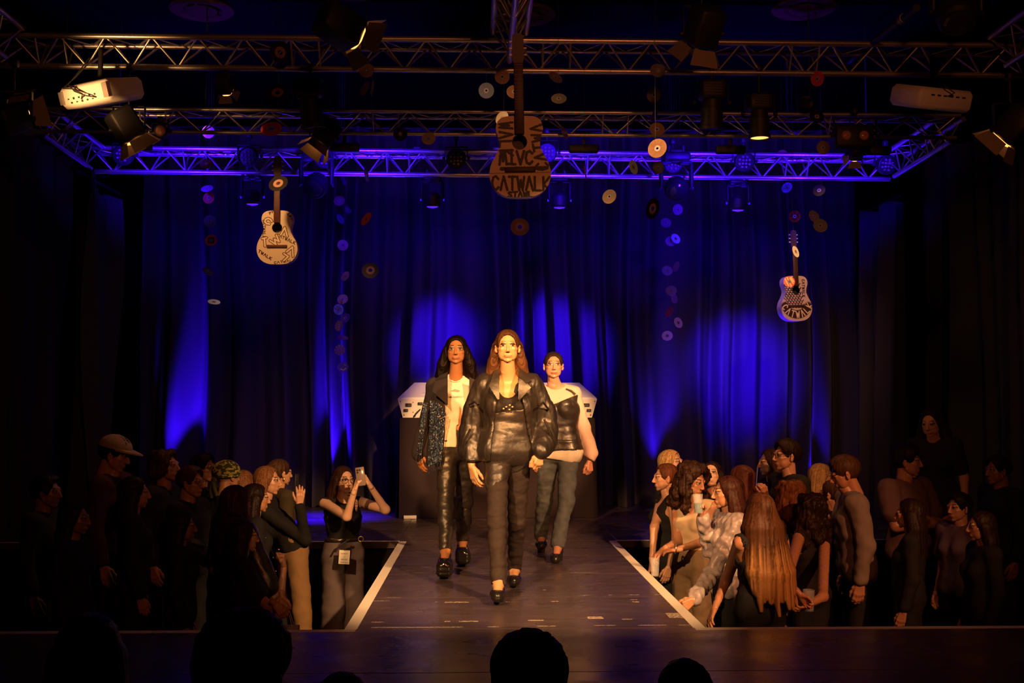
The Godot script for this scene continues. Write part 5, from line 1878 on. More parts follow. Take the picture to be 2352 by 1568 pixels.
# hair grown round a head. style: long, slick, curly, short, bun, crop; length in metres below the head's centre
func hair(t: Node3D, J: Dictionary, style: String, col: Color, length := 0.35, opt := {}):
	var x := head_frame(J)
	var B := x.basis
	var k: float = B.x.length()
	var o := B.orthonormalized()
	var at := func(v: Vector3) -> Vector3: return x * v
	var prims := []
	var cuts := []
	var amp := 0.006
	var cell := 0.009
	var down: Vector3 = opt.get("down", Vector3(0, -1, 0))
	var vol: float = opt.get("vol", 1.0)
	if opt.get("fine", false): cell = 0.0055
	# the scalp cap, cut open for the face
	var R := Vector3(0.079, 0.086, 0.099) * k * (1.0 + 0.06 * (vol - 1.0))
	prims.append([1, at.call(Vector3(0, 0.030, -0.020)), o, R])
	var brow := 0.066 if style != "crop" else 0.072
	cuts.append([1, at.call(Vector3(0, -0.035, 0.085)), o, Vector3(0.070, brow + 0.050, 0.068) * k])
	cuts.append([1, at.call(Vector3(0, -0.10, 0.06)), o, Vector3(0.085, 0.085, 0.075) * k])
	var nape: Vector3 = at.call(Vector3(0, -0.07, -0.06))
	if style == "slick" or style == "bun" or style == "crop" or style == "short":
		for g in [-1.0, 1.0]:
			cuts.append([1, at.call(Vector3(g * 0.085, -0.035, 0.005)), o, Vector3(0.03, 0.045, 0.035) * k])
	if style == "short" or style == "crop":
		prims.append([1, at.call(Vector3(0, 0.055, 0.0)), o, Vector3(0.078, 0.072, 0.092) * k * vol])
		cuts.append([2, at.call(Vector3(0, -0.075, 0)), -(o.y)])
		amp = 0.008
	elif style == "bun":
		prims.append([1, at.call(Vector3(0, 0.02, -0.125)), o, Vector3(0.045, 0.045, 0.035) * k])
	if style == "long" or style == "slick":
		# locks fall from the back and the sides of the head
		var n := 11
		for i in n:
			var an := lerpf(-1.0, 1.0, float(i) / (n - 1))
			if style == "slick" and absf(an) > 0.9: an *= 0.8
			var root: Vector3 = at.call(Vector3(sin(an * 1.75) * 0.066, 0.0, -cos(an * 1.75) * 0.070 - 0.012))
			var mid: Vector3 = at.call(Vector3(sin(an * 1.6) * 0.082 * vol, -0.11, -cos(an * 1.5) * 0.075 - 0.02))
			var l: float = length - 0.12 - absf(an) * 0.05
			var tipp := mid + down * l * 0.6 + o.x * an * 0.030 * vol
			var end := mid + down * l + o.x * an * 0.035 * vol
			prims.append([0, root, mid, 0.032 * k, 0.030 * k * vol])
			prims.append([0, mid, tipp, 0.030 * k * vol, 0.027 * k * vol])
			prims.append([0, tipp, end + down * 0.05 * sin(i * 2.3), 0.027 * k * vol, 0.012])
		for i in 4:     # fill behind the neck
			prims.append([0, at.call(Vector3((i - 1.5) * 0.03, -0.05, -0.06)), at.call(Vector3((i - 1.5) * 0.034, -0.16, -0.07)) + down * maxf(0.0, length - 0.2) * 0.8, 0.034 * k, 0.022 * k])
	if style == "curly":
		var r := RandomNumberGenerator.new()
		r.seed = int(opt.get("seed", 3))
		for i in 75:
			var an := r.randf_range(-2.3, 2.3)
			var y := r.randf_range(-length * 0.75, 0.10)
			var rad := 0.085 * vol + 0.03 * clampf(-y / 0.2, 0.0, 1.0) * vol
			var c: Vector3 = at.call(Vector3(sin(an) * rad, y, -cos(an) * rad * 0.9 - 0.01))
			prims.append([0, c, c + Vector3(r.randf_range(-0.02, 0.02), -0.03, r.randf_range(-0.02, 0.02)), 0.023 * k * vol, 0.019 * k])
		for i in 14:
			var an := TAU * i / 14.0
			var c: Vector3 = at.call(Vector3(sin(an) * 0.055, 0.085 + 0.02 * (i % 3) * 0.5, cos(an) * 0.062 - 0.015))
			prims.append([0, c, c + Vector3(0, -0.02, 0), 0.030 * k * vol, 0.028 * k * vol])
		for i in 5:
			prims.append([0, at.call(Vector3((i - 2) * 0.032, 0.0, -0.06)), at.call(Vector3((i - 2) * 0.042, -length * 0.7, -0.06)), 0.04 * k, 0.035 * k])
		amp = 0.018
	prims.append_array(opt.get("extra", []))
	cuts.append_array(opt.get("cuts", []))
	var nz := crease(int(opt.get("seed", 3)) + 40, 0.045 if style != "curly" else 0.09, 2)
	pending.append({"node": t, "what": "hair", "job": job(prims, cell, 150.0, cuts), "col": col, "tip": opt.get("tip", col), "tip_at": opt.get("tip_at", 0.2), "noise": nz, "amp": amp, "J": J})


# ---------------------------------------------------------------- clothes
func cloth_mat(c: Color, rough := 0.85) -> StandardMaterial3D:
	var m := mat(c, rough)
	m.metallic_specular = 0.35
	return m


func leather(c: Color, rough := 0.34) -> StandardMaterial3D:
	var m := mat(c, rough)
	m.metallic_specular = 0.6
	m.roughness_texture = noise_tex(0.03, Color(0.75, 0.75, 0.75), Color(1, 1, 1), 256, 4)
	m.uv1_triplanar = true
	m.uv1_scale = Vector3.ONE * 3.0
	m.normal_enabled = true
	m.normal_texture = crease_map()
	m.normal_scale = 0.3
	return m


func crease_map() -> Texture2D:
	if not M.has("crease_map"): M.crease_map = noise_tex(0.018, Color.BLACK, Color.WHITE, 256, 17, 5.0)
	return M.crease_map


# a shoe round foot: ankle, toe, height of the ground, heel height, sole thickness
func shoe(t: Node3D, J: Dictionary, n: String, ground: float, m: Material, sole: float, platform: bool, strap: bool):
	var A: Vector3 = J["a" + n]
	var T: Vector3 = J["t" + n]
	var f := Vector3(T.x - A.x, 0, T.z - A.z).normalized()
	var sd := f.cross(Vector3.UP)
	var s: float = J.s * 1.12
	var heel := A - f * 0.035 * s + Vector3(0, -0.045 * s, 0)
	var slope := (T - heel).normalized()
	var prims := []
	var toe := T + Vector3(0, -0.004, 0)
	prims.append([0, toe - slope * 0.06, toe + f * 0.02, 0.036 * s, 0.030 * s])
	for g in [-1.0, 1.0]:
		prims.append([0, toe - slope * 0.055 + sd * g * 0.018, toe + f * 0.006 + sd * g * 0.013, 0.030 * s, 0.026 * s])
	prims.append([0, heel, toe - slope * 0.03, 0.026 * s, 0.026 * s])
	prims.append([0, heel + Vector3(0, 0.004, 0), heel + Vector3(0, 0.03, 0) * s, 0.034 * s, 0.030 * s])
	var hw := 0.036 if platform else 0.030
	prims.append([0, heel, Vector3(heel.x, ground + hw * 0.3, heel.z) - f * 0.004, hw * s, hw * s])
	if platform:
		for q in 4:
			prims.append([0, toe - f * (0.06 - 0.028 * q) + sd * 0.026 + Vector3(0, -0.018, 0), toe - f * (0.06 - 0.028 * q) - sd * 0.026 + Vector3(0, -0.018, 0), 0.030 * s, 0.030 * s])
			prims.append([0, toe - f * (0.06 - 0.028 * q) + sd * 0.026 + Vector3(0, -0.055, 0), toe - f * (0.06 - 0.028 * q) - sd * 0.026 + Vector3(0, -0.055, 0), 0.030 * s, 0.030 * s])
	var cuts := [[2, Vector3(0, ground + 0.001, 0), Vector3(0, -1, 0)], [0, A + f * 0.03 + Vector3(0, 0.02, 0), T - f * 0.045 + Vector3(0, 0.034, 0), 0.034 * s, 0.026 * s]]
	garment(t, "shoe", m, prims, 0.0065, cuts, {}, 260.0)
	if strap:
		var b := MB.new()
		var pts := []
		for i in 17:
			var an := TAU * i / 16.0
			pts.append(A + Vector3(0, -0.002, 0) + f * cos(an) * 0.042 * s + sd * sin(an) * 0.038 * s)
		b.path(pts, 0.0055, 6)
		b.path([pts[4], heel + sd * 0.028 + Vector3(0, 0.02, 0)], 0.005, 6)
		b.path([pts[12], heel - sd * 0.028 + Vector3(0, 0.02, 0)], 0.005, 6)
		put("ankle_strap", b.mesh(), m, t)
		var k := MB.new()
		k.box(pts[11] - sd * 0.004, Vector3(0.008, 0.012, 0.008), 0.002)
		put("buckle", k.mesh(), M.gold, t)


# a flat piece of cloth with thickness, its corners given in space
func flap(t: Node3D, called: String, m: Material, pts: Array, thick := 0.006):
	var b := MB.new()
	var c := Vector3.ZERO
	for p in pts: c += p
	c /= pts.size()
	var nn: Vector3 = (pts[1] - pts[0]).cross(pts[2] - pts[0]).normalized()
	if nn.z < 0.0: nn = -nn
	var n := pts.size()
	for i in n:
		var p: Vector3 = pts[i]
		var q: Vector3 = pts[(i + 1) % n]
		for s in [[nn * thick, nn], [-nn * thick * 0.5, -nn]]:
			var bulge: Vector3 = nn * (0.006 if s[1] == nn else 0.0)
			b.tri(b.vert(c + s[0] + bulge, s[1]), b.vert(p + s[0] * 0.6, (s[1] + (p - c).normalized() * 0.25).normalized()), b.vert(q + s[0] * 0.6, (s[1] + (q - c).normalized() * 0.25).normalized()))
		var e := (p + q) * 0.5 - c
		e = (e - nn * e.dot(nn)).normalized()
		b.quad(b.vert(p + nn * thick * 0.6, e), b.vert(q + nn * thick * 0.6, e), b.vert(q - nn * thick * 0.3, e), b.vert(p - nn * thick * 0.3, e))
	put(called, b.mesh(), m, t)


func joints(base: Vector3, raw: Dictionary, s: float, hs: float) -> Dictionary:
	var J := {"s": s, "hs": hs, "man": false, "hf": Vector3(0, 0.02, 1).normalized(), "hu": Vector3.UP, "handl": "relax", "handr": "relax", "hdl": Vector3.ZERO, "hdr": Vector3.ZERO, "hnl": Vector3(-1, 0, -0.2), "hnr": Vector3(1, 0, -0.2)}
	for k in raw: J[k] = (raw[k] - base) if raw[k] is Vector3 and not k in ["hf", "hu", "hdl", "hdr", "hnl", "hnr"] else raw[k]
	return J


func build_models():
	people_templates()
	var black_leather := leather(Color(0.024, 0.019, 0.018), 0.47)
	var trouser_leather := leather(Color(0.027, 0.021, 0.019), 0.5)
	var denim_brown := cloth_mat(Color(0.038, 0.027, 0.025), 0.75)
	var lace := cloth_mat(Color(0.014, 0.011, 0.012), 0.7)
	var shoe_black := leather(Color(0.014, 0.012, 0.012), 0.3)
	var patent := mat(Color(0.012, 0.010, 0.010), 0.12)
	var rumple := crease(3, 1.0, 3)

	# ---- the model in front: leather jacket, lace top, leather trousers
	var B := Vector3(0.174, 1.376, -7.200)
	B.y = SY
	var J := joints(B, {"pel": Vector3(0.180, 1.841, -7.200), "wai": Vector3(0.185, 1.982, -7.200), "che": Vector3(0.180, 2.144, -7.210), "nek": Vector3(0.178, 2.316, -7.240), "hed": Vector3(0.173, 2.519, -7.180),
		"sl": Vector3(0.324, 2.270, -7.240), "sr": Vector3(0.032, 2.264, -7.240), "el": Vector3(0.435, 2.030, -7.280), "wl": Vector3(0.379, 1.836, -7.100), "er": Vector3(-0.060, 1.981, -7.300), "wr": Vector3(-0.061, 1.744, -7.160),
		"hl": Vector3(0.246, 1.797, -7.230), "hr": Vector3(0.108, 1.799, -7.180), "kr": Vector3(0.098, 1.409, -7.020), "ar": Vector3(0.110, 1.035, -6.920), "tr": Vector3(0.103, 0.977, -6.800), "kl": Vector3(0.241, 1.376, -7.340), "al": Vector3(0.231, 1.023, -7.600), "tl": Vector3(0.221, 0.968, -7.460),
		"hdr": Vector3(0.25, -1, 0.15), "hdl": Vector3(-0.15, -1, 0.25), "handl": "grip", "hnr": Vector3(0.8, 0, -0.6), "hnl": Vector3(-0.5, 0.0, -0.8)}, 1.0, 0.93)
	var skin := Color(0.64, 0.36, 0.19)
	var t := person("woman leading in an open black leather jacket, lace top and leather trousers", B, J, skin, {"fine": true, "cell": 0.011, "makeup": {"lip": Color(0.52, 0.22, 0.15), "lid": Color(0.10, 0.05, 0.035), "brow": Color(0.25, 0.13, 0.07), "cheek": Color(0.80, 0.58, 0.45), "lash": Color(0.015, 0.01, 0.01)}})
	hair(t, J, "slick", Color(0.060, 0.026, 0.013), 0.36, {"fine": true, "vol": 1.12, "down": Vector3(0, -1, -0.12), "seed": 2, "tip": Color(0.12, 0.05, 0.022), "tip_at": 0.02,
		"extra": [[0, Vector3(0.106, 2.512, -7.260) - B, Vector3(0.066, 2.382, -7.260) - B, 0.020, 0.026], [0, Vector3(0.066, 2.382, -7.260) - B, Vector3(0.035, 2.305, -7.270) - B, 0.026, 0.014], [0, Vector3(0.247, 2.512, -7.260) - B, Vector3(0.282, 2.383, -7.260) - B, 0.018, 0.022], [0, Vector3(0.282, 2.383, -7.260) - B, Vector3(0.314, 2.317, -7.270) - B, 0.022, 0.012]]})
	# the lace top with its scalloped neckline
	var T := torso(J, 0.008)
	garment(t, "lace_camisole", lace, T, 0.0085, [[2, Vector3(0.174, 2.235, -7.200) - B, Vector3(0, 1, 0)], [2, Vector3(0.174, 2.053, -7.200) - B, Vector3(0, -1, 0)], [0, Vector3(0.176, 2.243, -7.170) - B, Vector3(0.170, 2.238, -6.920) - B, 0.058, 0.058]], {"noise": crease(8, 40.0, 2), "amp": 0.002})
	for q in [[1148, 896, 1147, 872], [1190, 884, 1191, 866]]:
		pass
	flap(t, "camisole_strap", lace, [Vector3(0.227, 2.205, -7.080) - B, Vector3(0.250, 2.273, -7.100) - B, Vector3(0.239, 2.284, -7.100) - B, Vector3(0.222, 2.267, -7.090) - B, Vector3(0.210, 2.222, -7.070) - B], 0.004)
	# small diamond openings under the bust show skin
	var sk := mat(skin, 0.45)
	for q in [[1163, 934], [1170, 940], [1177, 934], [1157, 938], [1171, 930]]:
		var dm := MB.new()
		var c := Vector3(q[0], q[1], 0)
		var p0 := Vector3(0.173, 2.121, -7.060) - B
		dm.ball(p0 + Vector3((c.x - 1167) / 351.0, -(c.y - 936) / 351.0, -absf(c.x - 1167) * 0.0006), Vector3(0.007, 0.0055, 0.003), 8, 4)
		put("lace_opening", dm.mesh(), sk, t)
	garment(t, "leather_top", trouser_leather, torso(J, 0.017), 0.0095, [[2, Vector3(0.174, 2.101, -7.200) - B, Vector3(-0.12, 1, 0).normalized()], [4, [[Vector3(0.285, 1.748, -7.200) - B, Vector3(0.62, 1, 0).normalized()], [Vector3(0.285, 1.748, -7.200) - B, Vector3(-0.30, 1, 0).normalized()]]], [2, Vector3(0.174, 1.731, -7.200) - B, Vector3(0, -1, 0)]], {"noise": crease(21, 1.0, 2), "amp": 0.006, "freq": Vector3(3.0, 14.0, 3.0)})
	# trousers: brown denim legs with leather over the thigh
	var L := [torso(J, 0.010)[0], torso(J, 0.010)[1]] + leg(J, "r", 0.004, 0.016) + leg(J, "l", 0.004, 0.016)
	garment(t, "trousers", denim_brown, L, 0.0095, [[2, Vector3(0.113, 1.022, -6.900) - B, Vector3(0, -1, 0)], [2, Vector3(0.117, 1.926, -7.200) - B, Vector3(0, 1, 0)]], {"noise": crease(31, 1.0, 4), "amp": 0.012, "freq": Vector3(6.0, 14.0, 6.0)})
	var L2 := [torso(J, 0.014)[0], torso(J, 0.014)[1]] + leg(J, "r", 0.008, 0.020) + leg(J, "l", 0.008, 0.020)
	garment(t, "leather_panel", trouser_leather, L2, 0.0095, [[2, Vector3(0.099, 1.631, -7.100) - B, Vector3(0.55, -1, 0).normalized()], [2, Vector3(0.117, 1.926, -7.200) - B, Vector3(0, 1, 0)]], {"noise": crease(31, 1.0, 3), "amp": 0.007, "freq": Vector3(4.0, 11.0, 4.0)})
	# the jacket: shell with gathered sleeves, open at the front
	var Jk := torso(J, 0.034)
	Jk.append([0, J.sl, J.sr, 0.074, 0.074])
	var shell_r := [[Vector3(0.023, 2.259, -7.240), Vector3(-0.025, 2.173, -7.250), 0.074, 0.070], [Vector3(-0.040, 2.110, -7.260), Vector3(-0.051, 2.038, -7.270), 0.078, 0.082], [Vector3(-0.062, 1.961, -7.270), Vector3(-0.065, 1.855, -7.220), 0.086, 0.088], [Vector3(-0.061, 1.827, -7.200), Vector3(-0.055, 1.767, -7.160), 0.072, 0.052]]
	var shell_l := [[Vector3(0.332, 2.264, -7.240), Vector3(0.382, 2.173, -7.250), 0.074, 0.072], [Vector3(0.405, 2.116, -7.260), Vector3(0.423, 2.053, -7.270), 0.080, 0.082], [Vector3(0.425, 1.981, -7.260), Vector3(0.413, 1.906, -7.200), 0.086, 0.086], [Vector3(0.405, 1.879, -7.160), Vector3(0.384, 1.847, -7.100), 0.078, 0.060]]
	for q in shell_r + shell_l: Jk.append([0, q[0] - B, q[1] - B, q[2], q[3]])
	var open := [[Vector3(0.114, 2.276, -7.000) - B, Vector3(-1, 0.11, 0).normalized()], [Vector3(0.244, 2.276, -7.000) - B, Vector3(1, 0.20, 0).normalized()], [Vector3(0.176, 2.167, -7.280) - B, Vector3(0, 0, -1)]]
	garment(t, "leather_jacket", black_leather, Jk, 0.0085, [[4, open], [2, Vector3(0.174, 1.776, -7.200) - B, Vector3(0, -1, 0)], [1, Vector3(0.179, 2.360, -7.200) - B, Basis(), Vector3(0.075, 0.085, 0.10)]], {"noise": crease(12, 1.0, 3), "amp": 0.010, "freq": Vector3(14.0, 5.0, 14.0)})
	# collar and lapels
	flap(t, "lapel", black_leather, [Vector3(0.117, 2.317, -7.070) - B, Vector3(0.059, 2.283, -7.060) - B, Vector3(0.053, 2.255, -7.050) - B, Vector3(0.106, 2.171, -7.030) - B, Vector3(0.117, 2.174, -7.030) - B], 0.010)
	flap(t, "collar", black_leather, [Vector3(0.116, 2.376, -7.170) - B, Vector3(0.079, 2.358, -7.130) - B, Vector3(0.059, 2.283, -7.060) - B, Vector3(0.115, 2.311, -7.070) - B], 0.010)
	flap(t, "lapel", black_leather, [Vector3(0.243, 2.311, -7.070) - B, Vector3(0.291, 2.286, -7.060) - B, Vector3(0.321, 2.249, -7.050) - B, Vector3(0.248, 2.171, -7.030) - B, Vector3(0.236, 2.174, -7.030) - B], 0.010)
	flap(t, "collar", black_leather, [Vector3(0.247, 2.376, -7.170) - B, Vector3(0.291, 2.347, -7.130) - B, Vector3(0.324, 2.289, -7.060) - B, Vector3(0.290, 2.272, -7.050) - B, Vector3(0.246, 2.311, -7.070) - B], 0.010)
	for q in [[Vector3(-0.016, 2.138, -7.050), Vector3(-0.042, 2.161, -7.120), Vector3(-0.079, 2.138, -7.170)], [Vector3(0.365, 2.132, -7.050), Vector3(0.402, 2.155, -7.100), Vector3(0.440, 2.110, -7.170)], [Vector3(0.407, 2.048, -7.100), Vector3(0.441, 1.970, -7.100), Vector3(0.460, 1.907, -7.140)], [Vector3(-0.069, 1.984, -7.100), Vector3(-0.103, 1.914, -7.120), Vector3(-0.109, 1.843, -7.160)]]:
		var b := MB.new()
		b.path([q[0] - B, q[1] - B, q[2] - B], 0.007, 6)
		put("sleeve_strap", b.mesh(), black_leather, t)
	shoe(t, J, "r", SY - B.y, shoe_black, 0.01, false, true)
	shoe(t, J, "l", SY - B.y, shoe_black, 0.01, false, true)

	# ---- the model in the dark coat and white shirt
	B = Vector3(-0.193, 1.269, -8.270)
	B.y = SY
	J = joints(B, {"pel": Vector3(-0.191, 1.817, -8.280), "wai": Vector3(-0.192, 1.963, -8.280), "che": Vector3(-0.189, 2.143, -8.280), "nek": Vector3(-0.190, 2.333, -8.310), "hed": Vector3(-0.186, 2.553, -8.250),
		"sl": Vector3(-0.049, 2.280, -8.310), "sr": Vector3(-0.334, 2.280, -8.310), "el": Vector3(-0.003, 2.011, -8.400), "wl": Vector3(-0.035, 1.766, -8.340), "er": Vector3(-0.398, 2.018, -8.360), "wr": Vector3(-0.456, 1.787, -8.240),
		"hl": Vector3(-0.127, 1.783, -8.310), "hr": Vector3(-0.255, 1.786, -8.250), "kr": Vector3(-0.256, 1.412, -8.100), "ar": Vector3(-0.254, 1.106, -7.980), "tr": Vector3(-0.256, 1.027, -7.860), "kl": Vector3(-0.121, 1.401, -8.420), "al": Vector3(-0.142, 1.099, -8.560), "tl": Vector3(-0.136, 1.035, -8.440),
		"hdr": Vector3(0.1, -1, 0.25), "hnr": Vector3(0.8, 0, -0.5), "hf": Vector3(-0.03, 0.04, 1).normalized()}, 0.99, 0.925)
	skin = Color(0.43, 0.185, 0.078)
	t = person("woman in a dark coat with blue fringe over a white shirt and platform shoes", B, J, skin, {"fine": true, "cell": 0.012, "makeup": {"lip": Color(0.34, 0.12, 0.09), "lid": Color(0.22, 0.20, 0.09), "brow": Color(0.018, 0.010, 0.008), "cheek": Color(0.30, 0.135, 0.07), "lash": Color(0.01, 0.007, 0.006)}})
	hair(t, J, "long", Color(0.009, 0.005, 0.004), 0.42, {"fine": true, "vol": 1.25, "down": Vector3(0, -1, -0.15), "seed": 6, "cuts": [[0, J.hed + Vector3(0, -0.1, 0.09), J.hed + Vector3(0, -0.35, 0.1), 0.075, 0.075]]})
	var coat := cloth_mat(Color(0.034, 0.027, 0.030), 0.9)
	var shirt := cloth_mat(Color(0.76, 0.68, 0.58), 0.8)
	var TS := torso(J, 0.014)
	TS.append([0, J.nek, J.nek + Vector3(0, 0.03, -0.01), 0.066, 0.062])
	garment(t, "white_shirt", shirt, TS, 0.0095, [[4, [[Vector3(-0.208, 2.340, -8.100) - B, Vector3(-1, -0.42, 0).normalized()], [Vector3(-0.144, 2.366, -8.100) - B, Vector3(1, -0.30, 0).normalized()], [Vector3(-0.178, 2.240, -8.220) - B, Vector3(0, 0, -1)], [Vector3(-0.176, 2.263, -8.100) - B, Vector3(0, -1, 0)]]],
		[4, [[Vector3(-0.159, 2.126, -8.100) - B, Vector3(-1, 0.05, 0).normalized()], [Vector3(-0.150, 2.126, -8.100) - B, Vector3(1, 0.10, 0).normalized()], [Vector3(-0.162, 2.078, -8.240) - B, Vector3(0, 0, -1)], [Vector3(-0.159, 2.136, -8.100) - B, Vector3(0, 1, 0)]]],
		[4, [[Vector3(-0.181, 1.887, -8.100) - B, Vector3(-1, 0, 0)], [Vector3(-0.124, 1.995, -8.100) - B, Vector3(0, 1, 0)]]], [2, Vector3(-0.209, 1.833, -8.200) - B, Vector3(0, -1, 0)], [0, J.nek + Vector3(0, 0.03, 0.03), J.hed, 0.052, 0.06]], {"noise": crease(13, 1.0, 2), "amp": 0.006, "freq": Vector3(10.0, 5.0, 10.0)})
	flap(t, "shirt_pocket_flap", shirt, [Vector3(-0.230, 2.244, -8.090) - B, Vector3(-0.191, 2.257, -8.085) - B, Vector3(-0.153, 2.247, -8.090) - B, Vector3(-0.169, 2.237, -8.085) - B, Vector3(-0.207, 2.241, -8.085) - B], 0.006)
	var TC := torso(J, 0.032)
	TC.append([0, J.sl, J.sr, 0.068, 0.068])
	TC += [[0, J.sr, J.er, 0.074, 0.068], [0, J.er, J.wr, 0.068, 0.064], [0, J.sl, J.el, 0.074, 0.066], [0, J.el, J.wl, 0.066, 0.06]]
	TC += [[0, Vector3(-0.306, 1.965, -8.200) - B, Vector3(-0.343, 1.725, -8.180) - B, 0.075, 0.065], [0, Vector3(-0.048, 1.964, -8.240) - B, Vector3(-0.031, 1.770, -8.240) - B, 0.06, 0.05]]
	garment(t, "coat", coat, TC, 0.0095, [[4, [[Vector3(-0.243, 2.366, -8.100) - B, Vector3(-1, 0.06, 0).normalized()], [Vector3(-0.090, 2.366, -8.100) - B, Vector3(1, 0.0, 0).normalized()], [Vector3(-0.179, 2.240, -8.240) - B, Vector3(0, 0, -1)]]], [2, Vector3(-0.337, 1.705, -8.200) - B, Vector3(0, -1, 0)], [1, Vector3(-0.186, 2.384, -8.270) - B, Basis(), Vector3(0.07, 0.08, 0.09)],
		[4, [[Vector3(-0.267, 1.884, -8.200) - B, Vector3(-1, 0, 0)], [Vector3(-0.080, 1.884, -8.200) - B, Vector3(1, 0, 0)]]]], {"noise": crease(14, 1.0, 2), "amp": 0.008, "freq": Vector3(7.0, 4.0, 7.0)})
	flap(t, "lapel", coat, [Vector3(-0.247, 2.360, -8.130) - B, Vector3(-0.327, 2.322, -8.130) - B, Vector3(-0.337, 2.308, -8.120) - B, Vector3(-0.355, 2.238, -8.100) - B, Vector3(-0.244, 2.142, -8.060) - B], 0.012)
	flap(t, "lapel", coat, [Vector3(-0.087, 2.347, -8.130) - B, Vector3(-0.016, 2.315, -8.130) - B, Vector3(-0.003, 2.245, -8.120) - B, Vector3(-0.086, 2.142, -8.080) - B], 0.012)
	flap(t, "collar", coat, [Vector3(-0.248, 2.380, -8.160) - B, Vector3(-0.287, 2.361, -8.160) - B, Vector3(-0.337, 2.324, -8.120) - B, Vector3(-0.247, 2.347, -8.110) - B], 0.012)
	# blue fringe: knotted ribbons down the coat front and the sleeve
	var rg := RandomNumberGenerator.new()
	rg.seed = 12
	var fr := mat(Color.WHITE, 0.7)
	fr.vertex_color_use_as_albedo = true
	for i in 14:
		var b := MB.new()
		var a0 := Vector3(-0.366, 2.174, -8.070) - B + Vector3(0.0105 * i, -0.0009 * i * i, 0.004 * sin(i * 2.0))
		var a1 := Vector3(-0.380, 1.692, -8.080) - B + Vector3(0.0088 * i, 0.004 * i, 0.005 * cos(i * 1.7))
		if i > 10:
			a0 = Vector3(-0.400, 2.155, -8.130) - B + Vector3(-0.010 * (i - 11), 0, -0.02)
			a1 = Vector3(-0.443, 1.772, -8.130) - B + Vector3(-0.014 * (i - 11), 0, -0.02)
		var n := 56
		for k in n:
			var u := float(k) / n
			var pal := [Color(0.02, 0.03, 0.07), Color(0.04, 0.08, 0.17), Color(0.08, 0.16, 0.28), Color(0.012, 0.012, 0.02), Color(0.36, 0.36, 0.38)]
			b.col = pal[4] if rg.randf() < 0.09 else pal[rg.randi() % 4]
			b.ball(a0.lerp(a1, u) + Vector3(rg.randf_range(-0.002, 0.002), 0, rg.randf_range(0, 0.006)), Vector3(0.0050, 0.0052, 0.0045), 6, 4)
		b.col = Color(0.05, 0.06, 0.1)
		b.path([a1, a1 + Vector3(rg.randf_range(-0.01, 0.01), -0.03, 0), a1 + Vector3(rg.randf_range(-0.015, 0.015), -0.05, 0)], 0.002, 4)
		put("fringe_ribbon", b.mesh(), fr, t)
	var LT := [torso(J, 0.008)[0], torso(J, 0.008)[1]] + leg(J, "r", 0.006, 0.016) + leg(J, "l", 0.006, 0.016)
	garment(t, "leather_trousers", leather(Color(0.030, 0.023, 0.020), 0.48), LT, 0.0095, [[2, Vector3(-0.254, 1.104, -8.000) - B, Vector3(0, -1, 0)], [2, Vector3(-0.190, 2.020, -8.200) - B, Vector3(0, 1, 0)]], {"noise": crease(32, 1.0, 3), "amp": 0.014, "freq": Vector3(5.0, 11.0, 5.0)})
	var nb := MB.new()
	var nk := []
	for i in 13:
		var an := PI * i / 12.0
		nk.append(J.nek + Vector3(cos(an) * 0.058, 0.012 - sin(an) * 0.030, 0.02 + sin(an) * 0.055))
	nb.path(nk, 0.0012, 5)
	put("necklace", nb.mesh(), M.gold, t)
	shoe(t, J, "r", SY - B.y, patent, 0.03, true, false)
	shoe(t, J, "l", SY - B.y, patent, 0.03, true, false)

	# ---- the model in the sheer beige top, bustier and jeans
	B = Vector3(0.639, 1.192, -9.000)
	B.y = SY
	J = joints(B, {"pel": Vector3(0.637, 1.770, -9.000), "wai": Vector3(0.641, 1.933, -9.000), "che": Vector3(0.627, 2.103, -9.000), "nek": Vector3(0.608, 2.303, -9.030), "hed": Vector3(0.591, 2.469, -8.980),
		"sl": Vector3(0.762, 2.242, -9.030), "sr": Vector3(0.486, 2.242, -9.030), "el": Vector3(0.841, 1.974, -9.050), "wl": Vector3(0.881, 1.694, -8.950), "er": Vector3(0.457, 1.974, -9.100), "wr": Vector3(0.434, 1.745, -9.080),
		"hl": Vector3(0.711, 1.734, -9.000), "hr": Vector3(0.560, 1.734, -9.020), "kl": Vector3(0.683, 1.377, -8.880), "al": Vector3(0.609, 1.037, -8.780), "tl": Vector3(0.583, 0.950, -8.660), "kr": Vector3(0.522, 1.358, -9.120), "ar": Vector3(0.505, 1.055, -9.280), "tr": Vector3(0.498, 0.991, -9.160),
		"hdl": Vector3(0.0, -1, 0.2), "handl": "grip", "hnl": Vector3(-0.6, 0.0, -0.7), "hf": Vector3(0.0, 0.03, 1).normalized()}, 0.99, 0.93)
	skin = Color(0.44, 0.20, 0.135)
	t = person("woman in a sheer beige top, black one cup bustier, jeans and black heels", B, J, skin, {"fine": true, "cell": 0.012, "makeup": {"lip": Color(0.45, 0.06, 0.07), "lid": Color(0.16, 0.07, 0.06), "brow": Color(0.05, 0.022, 0.015), "lash": Color(0.02, 0.01, 0.01)}})
	hair(t, J, "bun", Color(0.022, 0.012, 0.009), 0.2, {"fine": true, "seed": 9, "vol": 0.9})
	var tail := MB.new()
	tail.path([Vector3(0.693, 2.277, -8.970) - B, Vector3(0.734, 2.262, -8.950) - B, Vector3(0.768, 2.234, -8.940) - B], 0.007, 6)
	put("ponytail_end", tail.mesh(), mat(Color(0.03, 0.017, 0.012), 0.5), t)
	var sheer := cloth_mat(Color(0.44, 0.29, 0.25), 0.8)
	var PS := torso(J, 0.012)
	PS += arm(J, "l", 0.012, 0.012, 0.55) + arm(J, "r", 0.012, 0.02, 1.0)
